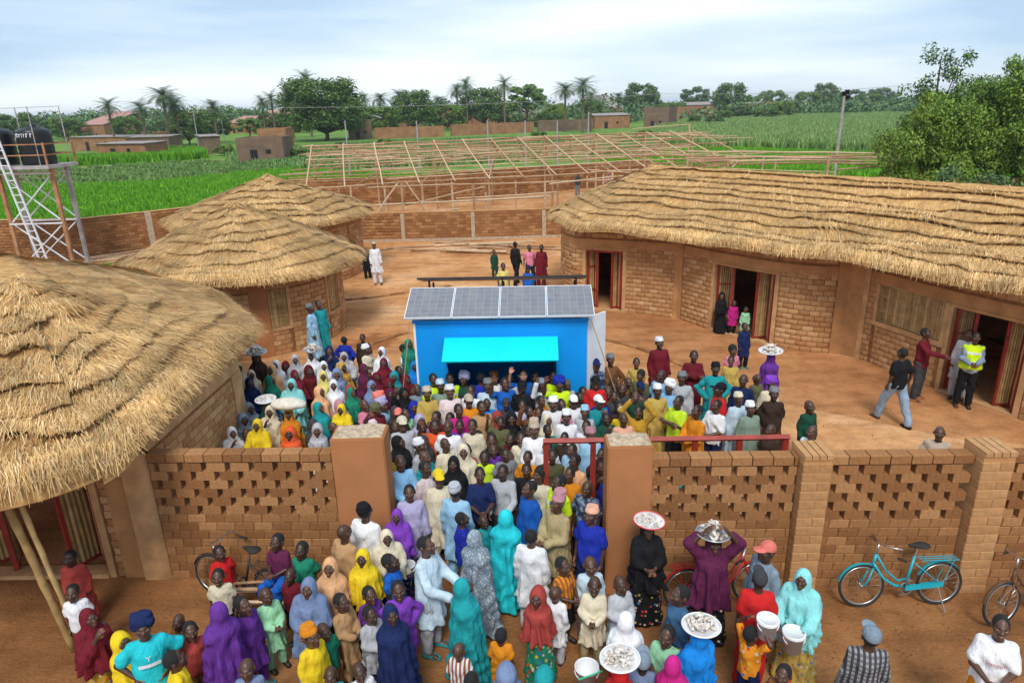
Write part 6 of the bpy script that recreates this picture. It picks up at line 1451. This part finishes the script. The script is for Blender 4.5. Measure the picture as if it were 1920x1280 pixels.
for ln in TAB.strip().splitlines():
    f = ln.split(); rows.append(dict(px=float(f[0]), py=float(f[1]), h=float(f[2]), face=float(f[3]), g=f[4], top=f[5], bot=f[6], hd=f[7], pose=f[8], pat=f[9] if len(f) > 9 else None))
for r in rows:
    ch = r['h'] < 1.42; r['child'] = ch; hz = r['h'] * (.917 if ch else .932)
    if r['pose'] == 'crouch': hz = 1.05
    if r['pose'] == 'sit': hz += .12
    r['xy'] = G(r['px'], r['py'], hz)
# nobody stands inside a neighbour: ease apart those that are too close
XY = np.array([r['xy'] for r in rows]); RD = np.array([.17 if r['child'] else .215 for r in rows])
for it in range(60):
    mv = np.zeros_like(XY)
    for i in range(len(XY)):
        d = XY[i] - XY; q = np.hypot(d[:, 0], d[:, 1]); m = (q < RD[i] + RD) & (q > 1e-6)
        if m.any(): mv[i] += (d[m] / q[m][:, None] * ((RD[i] + RD[m] - q[m]) * .5)[:, None]).sum(0)
    mv[:, 0] *= .5; XY += np.clip(mv, -.06, .06) * .6
    # out of the kiosk, pillars and front wall
    for i in range(len(XY)):
        x, y = XY[i]
        if -2.0 < x < 1.6 and 12.85 < y < 14: XY[i, 1] = 12.84
        if -2.85 < x < -1.65 and 8.5 < y < 9.4: XY[i, 0] = -1.62 if x > -2.2 else x; XY[i, 1] = (8.46 if y < 8.9 else 9.42) if x <= -2.2 else y
        if 1.05 < x < 2.1 and 8.0 < y < 8.9: XY[i, 1] = 7.98 if y < 8.5 else 8.92
        wy = 8.9 if x < -1.8 else 8.4
        if (x < -1.8 or x > 1.2) and abs(y - wy) < .34 and x > -5.5: XY[i, 1] = wy + (.36 if y > wy else -.36)
used = {}
for i, r in enumerate(rows):
    d = word(r['top']); gm = GW[r['g']]; desc = 'person' if not r['child'] else 'child'
    lab = '%s in %s%s %s' % (desc, {'floral': 'flowered ', 'dots': 'dotted ', 'stripe': 'striped ', 'plaid': 'plaid ', 'camo': 'camouflage ', 'hivis': 'reflective '}.get(r['pat'], ''), d, gm)
    if ':' in r['hd']: lab += ' and %s %s' % (word(r['hd'].split(':')[1]), HW[r['hd'][0]])
    elif r['g'] in 'vVL' and r['bot'] != r['top']: lab += ' over %s skirt' % word(r['bot'])
    elif r['hd'] == 'b' : lab += ', shaven head'
    elif r['g'] not in 'vVL' and r['bot'] != r['top']: lab += ', %s trousers' % word(r['bot'])
    if r['pose'] in PW_: lab += ' ' + PW_[r['pose']]
    r['lab'] = lab + ' ' + area(r['px'], r['py'])
    if len(r['lab'].split()) > 12:
        r['lab'] = r['lab'].replace(', shaven head', '')
        for w_ in PW_.values(): r['lab'] = r['lab'].replace(' ' + w_, '')
    used.setdefault(r['lab'], []).append(i)
for lab, ids_ in used.items():
    if len(ids_) > 1:
        ids_.sort(key=lambda k: rows[k]['px'])
        for k, i in enumerate(ids_): rows[i]['lab'] = lab + ', %s from left' % ORD[k]
def colr(c, v=.10):
    k = random.uniform(1 - v, 1 + v); return tuple(min(.85, x * k) for x in COL[c]) + (1,)
PEOPLE = {}
for i, r in enumerate(rows):
    ch = r['child']; pose = r['pose']; sk = random.uniform(.70, 1.35); smile = (i * 7) % 10 < 3
    o = bpy.data.objects.new('person', body_mesh('veiled' if (r['g'] in 'vVL' and pose == 'stand') else pose, ch, smile)); col.objects.link(o); base = 1.207 if ch else 1.70; s = r['h'] / base
    jit = random.uniform(-24, 24) if r['py'] < 860 else random.uniform(-4, 4); jit *= 0 if pose == 'sit' else 1
    o.location = (*XY[i], .008 if pose != 'sit' else .10); o.rotation_euler = (random.uniform(-.02, .02), random.uniform(-.025, .025), R_(r['face'] + jit)); o.scale = (s * random.uniform(.93, 1.06), s * random.uniform(.93, 1.06), s)
    o.color = (.074 * sk, .035 * sk, .021 * sk, 1)
    if r['px'] == 982: o.color = (.42, .22, .15, 1)
    tag(o, r['lab'], 'person', 'people at the opening crowd'); PEOPLE[(r['px'], r['py'])] = o
    def wear(name, me, c, pat=None):
        q = link(name, me, o); q.color = colr(c)
        if pat: q.material_slots[0].link = 'OBJECT'; q.material_slots[0].material = M['cloth_' + pat]
        return q
    g_ = r['g']; P_ = pose; pat = r['pat']; var = 0; legpose = pose if pose in ('walk', 'sit', 'crouch') else 'stand'
    if g_ in 'kK': wear('tunic', garment('kaftan', P_ if P_ != 'walk' else 'walk', ch, 0 if g_ == 'k' else 1), r['top'], pat); wear('trousers', garment('trousers', legpose, ch), r['bot'])
    elif g_ == 't': wear('t_shirt', garment('tee', P_, ch), r['top'], pat); wear('trousers', garment('trousers' if (i % 3 or not ch) else 'shorts', legpose, ch), r['bot'])
    elif g_ == 's': wear('shirt', garment('shirt', P_, ch), r['top'], pat); wear('trousers', garment('trousers', legpose, ch), r['bot'])
    else:
        vp = P_ if P_ in ('head', 'wave', 'mouth', 'front', 'carry') else 'stand'
        wear('veil', garment('longveil' if g_ == 'L' else 'veil', vp, ch, 1 if g_ == 'V' else 0), r['top'], pat if (pat and r['top'] not in ('plum', 'aqua', 'brick', 'maroon')) else None)
        if g_ != 'L': wear('skirt', garment('skirt', 'stand', ch), r['bot'], pat if r['top'] in ('plum', 'aqua', 'brick', 'maroon') else ('floral' if i % 3 == 0 else None))
    J = joints(pose, ch); kh = .92 if ch else 1.0
    def hat(kind, c=None):
        q = link({'k': 'cap', 'T': 'cap', 'c': 'peaked_cap', 't': 'headwrap'}.get(kind, 'hair'), headgear({'k': 'kufi', 'T': 'tallcap', 'c': 'cap', 't': 'turban', '-': 'hair', 'a': 'afro'}[kind]), o)
        piv = Vector(J['head']) + Vector((0, .03 * kh, -.12 * kh)); q.matrix_local = Matrix.Translation(piv) @ Matrix.Rotation(-TILT, 4, 'X') @ Matrix.Translation((0, -.03 * kh, .12 * kh)) @ Matrix.Scale(kh, 4)
        if c: q.color = colr(c)
    if g_ not in 'vVL':
        if ':' in r['hd']:
            if r['hd'][0] == 'k' or r['hd'][0] == 'c': hat('-')
            hat(r['hd'][0], r['hd'].split(':')[1])
        elif r['hd'] in '-a': hat(r['hd'])
    for sd in 'RL':
        a = J['an' + sd]; q = link('shoe', shoe_mesh(), o); ks = .72 if ch else 1.0
        q.matrix_local = Matrix.Translation((a[0] * 1.05, a[1] - .01, (a[2] - .085 * ks) if a[2] > .2 else .004)) @ Matrix.Scale(ks, 4); q.color = random.choice(((.02, .02, .02, 1), (.10, .05, .03, 1), (.35, .12, .06, 1), (.03, .25, .26, 1), (.02, .02, .02, 1)))
# ================================================================== things carried and left about
M['enamel'] = simple('white_enamel', (.74, .74, .74), .35, var=.06, spec=.5); M['redrim'] = simple('red_enamel_rim', (.60, .05, .05), .4, var=.1, spec=.5)
M['packet'] = pieces('wrapped_snack', [(0, (.50, .42, .36)), (.4, (.66, .58, .50)), (1, (.80, .76, .70))], nscale=30, namt=.3, bmp=.3, rough=.6); M['silver'] = simple('aluminium_ware', (.50, .51, .53), .35, metal=.7, var=.25, scale=9)
M['sack'] = simple('white_cloth_sack', (.66, .60, .50), .9, var=.2, scale=9, bmp=.5)
def packets(n, r, seed, s=.036, layers=2):
    g = random.Random(seed); V = []; F = []; b = 0
    for i in range(n):
        a = g.uniform(0, 6.28); q = r * math.sqrt(g.random()); lay = g.choice(range(layers)); q *= (1 - .3 * lay); z = .015 + lay * s * 1.05; w_ = g.uniform(0, 3.14); cx, cy = q * math.cos(a), q * math.sin(a); ln = s * g.uniform(1.0, 1.5); tl = g.uniform(-.5, .9)
        ax = Vector((math.cos(w_) * math.cos(tl), math.sin(w_) * math.cos(tl), math.sin(tl))); u = ax.orthogonal().normalized(); v = ax.cross(u); c = Vector((cx, cy, z + s * .5))
        ring = [(-1, .15), (-.55, .75), (.1, .85), (.6, .5), (1, .25)]
        for (t, rr) in ring:
            for k in range(5): th = k * 1.2566; V.append(tuple(c + ax * t * ln * .8 + (u * math.cos(th) + v * math.sin(th)) * rr * s * .62))
        for j in range(4):
            for k in range(5): F.append((b + j * 5 + k, b + j * 5 + (k + 1) % 5, b + (j + 1) * 5 + (k + 1) % 5, b + (j + 1) * 5 + k))
        b += 25
    return mesh_np('wrapped_snacks', V, F, M['packet'], True)
def tray(label, key, r=.23, n=44, rim='enamel', dish='enamel', lump=.036, seed=1, dz=.0, tilt=(.06, .02), name='food_tray', layers=2):
    P_ = PEOPLE[key]; h = [r_ for r_ in rows if (r_['px'], r_['py']) == key][0]['h']; o = empty(name, (P_.location.x, P_.location.y, h + .012 + dz)); o.rotation_euler = (tilt[0], tilt[1], seed); tag(o, label, 'tray', 'trays carried on heads')
    mb = MB(); mb.lathe([(0, 0), (r * .72, 0), (r * .97, .035), (r * .97, .045), (r * .70, .012), (0, .012)], n=36); mb.build('dish', M[dish], o, True); mb = MB(); mb.torus((0, 0, .042), r * .975, .009, n=40, k=8); mb.build('rim', M[rim], o, True)
    q = link('wrapped_snacks', packets(n, r * .78, seed, lump, layers), o); q.location = (0, 0, .012); tag(q, kind='stuff'); return o
tray('red-rimmed white tray of snacks on the head of the woman in black', (1216, 994), .215, 70, 'redrim', seed=1, lump=.022, layers=1); tray('silver-edged tray heaped with wrapped snacks on the purple-veiled woman', (1335, 1019), .215, 95, 'silver', 'silver', .044, 2, layers=4); tray('white tray of snacks on the bright-blue-veiled woman', (1313, 1193), .205, 62, seed=3, lump=.040); tray('white tray of snacks carried low in front of the gate by the red-veiled girl', (1174, 1236), .205, 62, seed=4, lump=.036)
tray('white bowl of snacks on the purple-veiled carrier by the middle doorway', (1444, 669), .26, 60, seed=5, lump=.05, layers=3); tray('flat white tray with few snacks among the left women', (500, 762), .2, 16, seed=6, lump=.03, layers=1); tray('silver tray of wares on the dark-veiled woman at the far left of the group', (479, 672), .25, 60, 'silver', 'silver', .05, 7, layers=3); tray('silver tray of wares on the white-veiled woman below the hut windows', (587, 666), .22, 60, 'silver', 'silver', .045, 8, layers=3)
P_ = PEOPLE[(548, 780)]; f = Field((-.36, -.27, -.02), (.36, .27, .3), .02); f.ell((0, 0, .10), (.28, .19, .11), 0); f.ell((-.2, .02, .09), (.12, .12, .08), .05); f.ell((.24, 0, .08), (.09, .1, .06), .04); f.cut((0, 0, .01), (0, 0, 1)); V, Fq = f.mesh()
o = link('cloth_bundle', mesh_np('cloth_bundle', V, Fq, M['sack'], True)); o.location = (P_.location.x, P_.location.y, 1.57); tag(o, 'big white cloth bundle on the head of the orange-veiled woman', 'bundle'); mb = MB(); mb.torus((.30, 0, .07), .035, .016, (1, 0, .3), 14, 6); mb.build('knot', M['sack'], o, True)
def bucket(label, loc, r=.135, h=.27, lid=True, rz=0, tilt=0):
    o = empty('plastic_bucket', loc, rz); o.rotation_euler = (tilt, 0, rz); tag(o, label, 'bucket', 'white plastic buckets'); mb = MB(); mb.lathe([(0, 0), (r * .84, 0), (r * .97, h * .9), (r * 1.04, h * .9), (r * 1.04, h), (r * .97, h), (r * .95, h * .93), (r * .80, .02), (0, .02)], n=28); mb.build('pail', M['enamel'], o, True)
    if lid: mb = MB(); mb.lathe([(r * 1.06, h - .02), (r * 1.06, h + .012), (r * .95, h + .018), (r * .9, h + .008), (0, h + .008)], n=28); mb.build('lid', M['enamel'], o, True)
    mb = MB(); mb.tube([(r * 1.05 * math.cos(t), -.02 - .5 * r * math.sin(t), h * .86 - .8 * r * math.sin(t)) for t in np.linspace(0, math.pi, 12)], .006, 6); mb.build('handle', M['whitepaint'], o); return o
def by(key, dx, dy, z): q = PEOPLE[key].location; return (q.x + dx, q.y + dy, z)
bucket('white lidded bucket on the shoulder of the girl with orange cloth', by((1413, 1192), .13, -.02, 1.17), .115, .22); bucket('white lidded bucket held by the woman in the aqua veil', by((1510, 1087), -.20, -.30, .72), .125, .24); bucket('white open bucket with green stick at the bottom edge', (*G(1100, 1275, .75), .75), .13, .2, False); bucket('small grey-white pail held by the girl in the violet veil by the left pillar', by((745, 963), .18, -.30, .62), .10, .17, False)
mb = MB(); a = Vector((*G(1085, 1268, 1.0), .96)); mb.tube([a, a + Vector((.26, .05, .06))], .009, 6); M['greenp'] = simple('green_plastic', (.03, .45, .22), .4, var=.1); tag(mb.build('plastic_stick', M['greenp']), 'thin green plastic stick lying across the open bucket', 'stick')
# ---- hi-vis waistcoats over shirts
for key in ((1828, 634), (1047, 901)):
    q = link('waistcoat', garment('vest', 'stand', False), PEOPLE[key]); q.color = (*COL['hivis'], 1); q.material_slots[0].link = 'OBJECT'; q.material_slots[0].material = M['cloth_hivis']; q.scale = (1.07, 1.10, 1.0)
# ---- prints on shirts
def text_mesh(body, size, mat):
    cu = bpy.data.curves.new('print', 'FONT'); cu.body = body; cu.size = size; cu.align_x = 'CENTER'; cu.extrude = .001; to = bpy.data.objects.new('tmp', cu); col.objects.link(to); dg = bpy.context.evaluated_depsgraph_get(); me = bpy.data.meshes.new_from_object(to.evaluated_get(dg)); bpy.data.objects.remove(to); bpy.data.curves.remove(cu); me.materials.clear(); me.materials.append(mat); return me
def chest_print(key, z, y, body, size, mat):
    q = link('shirt_print', text_mesh(body, size, M[mat]), PEOPLE[key]); me = q.data
    for v in me.vertices: v.co.z += 1.1 * v.co.x ** 2 * -1.9     # wrap round the chest
    q.location = (0, y, z); q.rotation_euler = (R_(86), 0, 0)
M['printred'] = simple('dark_red_print', (.35, .03, .05), .7, var=.1)
chest_print((270, 1182), 1.26, -.172, 'Y', .09, 'whitepaint'); chest_print((1880, 1180), 1.22, -.172, 'Standard', .055, 'printred')
mb = MB()
for i in range(-6, 6):
    x0, x1 = i * .018, (i + 1) * .018 - (.002 if i % 3 == 0 else 0); mb.v += [(x0, 1.9 * x0 * x0, -.022), (x1, 1.9 * x1 * x1, -.022), (x1, 1.9 * x1 * x1, .022), (x0, 1.9 * x0 * x0, .022)]; b = len(mb.v) - 4; mb.f.append((b, b + 1, b + 2, b + 3)); mb.m.append(0)
q = mb.build('shirt_print', M['whitepaint'], PEOPLE[(270, 1182)]); q.location = (0, -.176, 1.20)
# ================================================================== bicycles
def bicycle(label, front, rear, paint, lean=8, bars=True, basket=False, rack=True, dirty=False, h=1.0):
    f_, r_ = Vector(front), Vector(rear); d = r_ - f_; o = empty('bicycle', (*f_, 0)); o.rotation_euler = (R_(lean) * -1, 0, math.atan2(d.y, d.x)); tag(o, label, 'bicycle', 'bicycles along the front wall'); wb = d.length; R0 = .325 * h; pm = M[paint]
    hub = [Vector((0, 0, R0)), Vector((wb, 0, R0))]
    for i, c in enumerate(hub):
        w_ = empty('wheel'); w_.parent = o; mb = MB(); mb.torus(c, R0 - .018, .019, (0, 1, 0), 40, 8); mb.build('tyre', M['rubber'], w_, True); mb = MB(); mb.torus(c, R0 - .045, .011, (0, 1, 0), 40, 6); mb.build('rim', M['steel'], w_, True)
        mb = MB()
        for k in range(20): a = 6.283 * k / 20; s = .025 if k % 2 else -.025; mb.tube([c + Vector((.018 * math.cos(a + .6), s, .018 * math.sin(a + .6))), c + Vector(((R0 - .05) * math.cos(a), 0, (R0 - .05) * math.sin(a)))], .0022, 3, False)
        mb.tube([c + Vector((0, -.045, 0)), c + Vector((0, .045, 0))], .018, 8); mb.build('spokes', M['steel'], w_)
        mb = MB(); a0, a1 = ((.5, 2.7) if i else (.9, 2.9)); n = 14; vs = []
        for k in range(n + 1):
            a = a0 + (a1 - a0) * k / n; 
            for y in (-.026, 0, .026): rr = R0 + (.020 if y == 0 else .010); vs.append(c + Vector((rr * math.cos(a), y, rr * math.sin(a))))
        mb.v = [tuple(v) for v in vs]; mb.f = [(k * 3 + j, k * 3 + j + 1, (k + 1) * 3 + j + 1, (k + 1) * 3 + j) for k in range(n) for j in range(2)]; mb.m = [0] * len(mb.f); mb.build('mudguard', pm, o, True)
    BB = Vector((wb * .56, 0, R0 * .88)); ST = Vector((wb * .66, 0, R0 * .88 + .46)); HB = Vector((.14, 0, R0 + .30)); HT = Vector((.185, 0, R0 + .47)); mb = MB()
    mb.tube([HT, HB], .022, 8); mb.tube([HB + Vector((.0, 0, .05)), Vector((.30, 0, R0 + .10)), Vector((wb * .42, 0, R0 - .01)), BB], .021, 8); mb.tube([HT, Vector((.33, 0, R0 + .22)), Vector((wb * .46, 0, R0 + .06)), BB + (ST - BB) * .28], .015, 8); mb.tube([BB, ST], .019, 8)
    for y in (-.05, .05): mb.tube([BB + Vector((0, y * .4, 0)), hub[1] + Vector((0, y, 0))], .011, 6); mb.tube([ST + Vector((0, y * .3, -.1)), hub[1] + Vector((0, y, 0))], .009, 6); mb.tube([HB + Vector((0, y * .7, -.02)), Vector((.07, y, R0 + .12)), hub[0] + Vector((0, y, 0))], .012, 6)
    mb.build('frame', pm, o, True)
    st = mb = MB(); mb.tube([HT, HT + Vector((.03, 0, .16))], .013, 8); mb.tube([HT + Vector((.03, 0, .16)) + Vector((.16, -.29, .04)), HT + Vector((.05, -.20, .20)), HT + Vector((.03, 0, .16)), HT + Vector((.05, .20, .20)), HT + Vector((.16, .29, .04))], .012, 8); hb = mb.build('handlebar', M['steel'], o, True)
    for y in (-1, 1): mb = MB(); mb.tube([HT + Vector((.14, .275 * y, .07)), HT + Vector((.24, .31 * y, .04))], .018, 8); mb.build('grip', M['rubber'], hb, True)
    mb = MB(); mb.tube([ST, ST + Vector((.04, 0, .13))], .013, 8); mb.build('seat_post', M['steel'], o); f = Field((-.18, -.13, -.08), (.18, .13, .08), .011); f.ell((.05, 0, 0), (.10, .095, .035), .02); f.cap((.02, 0, 0), (-.13, 0, .005), .05, .022, .03); f.cut((0, 0, -.028), (0, 0, 1)); V, Fq = f.mesh(); s_ = link('saddle', mesh_np('saddle', V, Fq, M['rubber'], True), o); s_.location = ST + Vector((.05, 0, .155))
    mb = MB(); mb.torus(BB + Vector((0, -.04, 0)), .085, .008, (0, 1, 0), 24, 6)
    for s in (-1, 1): mb.tube([BB + Vector((0, s * .05, 0)), BB + Vector((.02 * s, s * .07, -.16 * s))], .009, 6); mb.obox(BB + Vector((.02 * s, s * .11, -.165 * s)), (.04, 0, 0), (0, .035, 0), (0, 0, .01))
    mb.build('crank', M['steel'], o); mb = MB(); mb.obox((BB + hub[1]) / 2 + Vector((0, -.05, .01)), (hub[1] - BB) * .55, (0, .012, 0), (0, 0, .035)); mb.build('chain_case', pm, o)
    if rack:
        mb = MB(); z = R0 * 2 + .05
        for y in (-.06, 0, .06): mb.tube([(wb * .72, y, z), (wb + .22, y, z)], .007, 5)
        for x in (wb * .78, wb + .05, wb + .2): mb.tube([(x, -.06, z), (x, .06, z)], .007, 5)
        for y in (-.06, .06): mb.tube([(wb + .15, y, z), hub[1] + Vector((0, y, 0))], .006, 5)
        mb.build('carrier_rack', pm, o)
    mb = MB(); mb.tube([hub[1] + Vector((-.06, -.05, 0)), hub[1] + Vector((-.03, -.22, -R0 + .01))], .009, 6); mb.build('kickstand', M['steel'], o); return o
M['biketeal'] = simple('turquoise_bike_paint', (.01, .34, .42), .35, var=.08, spec=.5); M['bikebrown'] = simple('rusty_brown_bike_paint', (.12, .06, .03), .6, var=.4, scale=9); M['bikered'] = simple('red_bike_paint', (.40, .02, .02), .4, var=.1); M['bikedark'] = simple('dusty_black_bike_paint', (.05, .04, .035), .6, var=.3)
bicycle('turquoise city bicycle leaning on the pierced wall at the right', G(1612, 1137), G(1757, 1132), 'biketeal', 9); bicycle('old brown bicycle at the right picture edge', G(1874, 1172), (7.6, 7.75), 'bikebrown', 7); bicycle('red bicycle half hidden behind the purple-veiled tray woman', (3.35, 8.02), (2.35, 7.9), 'bikered', -6); bicycle('dusty dark bicycle under the boys by the left wall', G(402, 1112), (-3.55, 8.12), 'bikedark', 6)
# wooden cart seat frame on which the boys sit
cf = empty('wooden_cart', (-3.62, 7.75, 0)); tag(cf, 'worn brown wooden carrying frame under the sitting boy by the left wall', 'cart')
for (a, b, r) in (((-.35, -.2, .05), (-.35, -.2, .62), .022), ((.35, -.2, .05), (.35, -.2, .62), .022), ((-.35, .2, .05), (-.35, .2, .62), .022), ((.35, .2, .05), (.35, .2, .62), .022)): mb = MB(); mb.tube([a, b], r, 6); mb.build('leg', M['timber'], cf)
for z in (.25, .45, .60):
    for y in (-.2, .2): mb = MB(); mb.tube([(-.42, y, z), (0, y * 1.02, z + .02), (.42, y, z)], .02, 6); mb.build('slat', M['timber'], cf)
mb = MB(); mb.tube([(-.42, 0, .05), (-.5, 0, .4), (-.3, 0, .66), (.3, 0, .66), (.5, 0, .4), (.42, 0, .05)], .03, 6); mb.build('hoop', M['timber'], cf, True)
# small litter
gl = random.Random(9); mb = MB()
for i in range(200):
    px, py = gl.choice(((gl.uniform(1550, 1900), gl.uniform(1130, 1250)), (gl.uniform(20, 330), gl.uniform(1090, 1180)), (gl.uniform(1120, 1880), gl.uniform(560, 820)), (gl.uniform(560, 1040), gl.uniform(455, 640)), (gl.uniform(0, 1900), gl.uniform(1110, 1275)))); x, y = G(px, py); s = gl.uniform(.005, .014); mb.obox((x, y, s * .5 + .008), (s, s * .3 * gl.uniform(-1, 1), 0), (0, s * .8, 0), (0, 0, s * .5))
tag(mb.build('pebbles', M['mortar']), 'small stones and clods scattered over the ground', 'stones', kind='stuff')

# ================================================================== air
mb = MB(); mb.box((-2400, -40, -1), (2400, 4300, 34)); hz = mb.mesh('haze', []); ho = link('haze', hz); tag(ho, 'thin even haze over the land', 'haze', kind='stuff')
hm = bpy.data.materials.new('haze_air'); hm.use_nodes = True; ht = hm.node_tree; ht.nodes.clear(); hv = ht.nodes.new('ShaderNodeVolumePrincipled'); hv.inputs['Color'].default_value = (.86, .93, 1, 1); hv.inputs['Density'].default_value = .00022; hv.inputs['Anisotropy'].default_value = .2
hout = ht.nodes.new('ShaderNodeOutputMaterial'); ht.links.new(hv.outputs[0], hout.inputs['Volume']); hz.materials.append(hm)
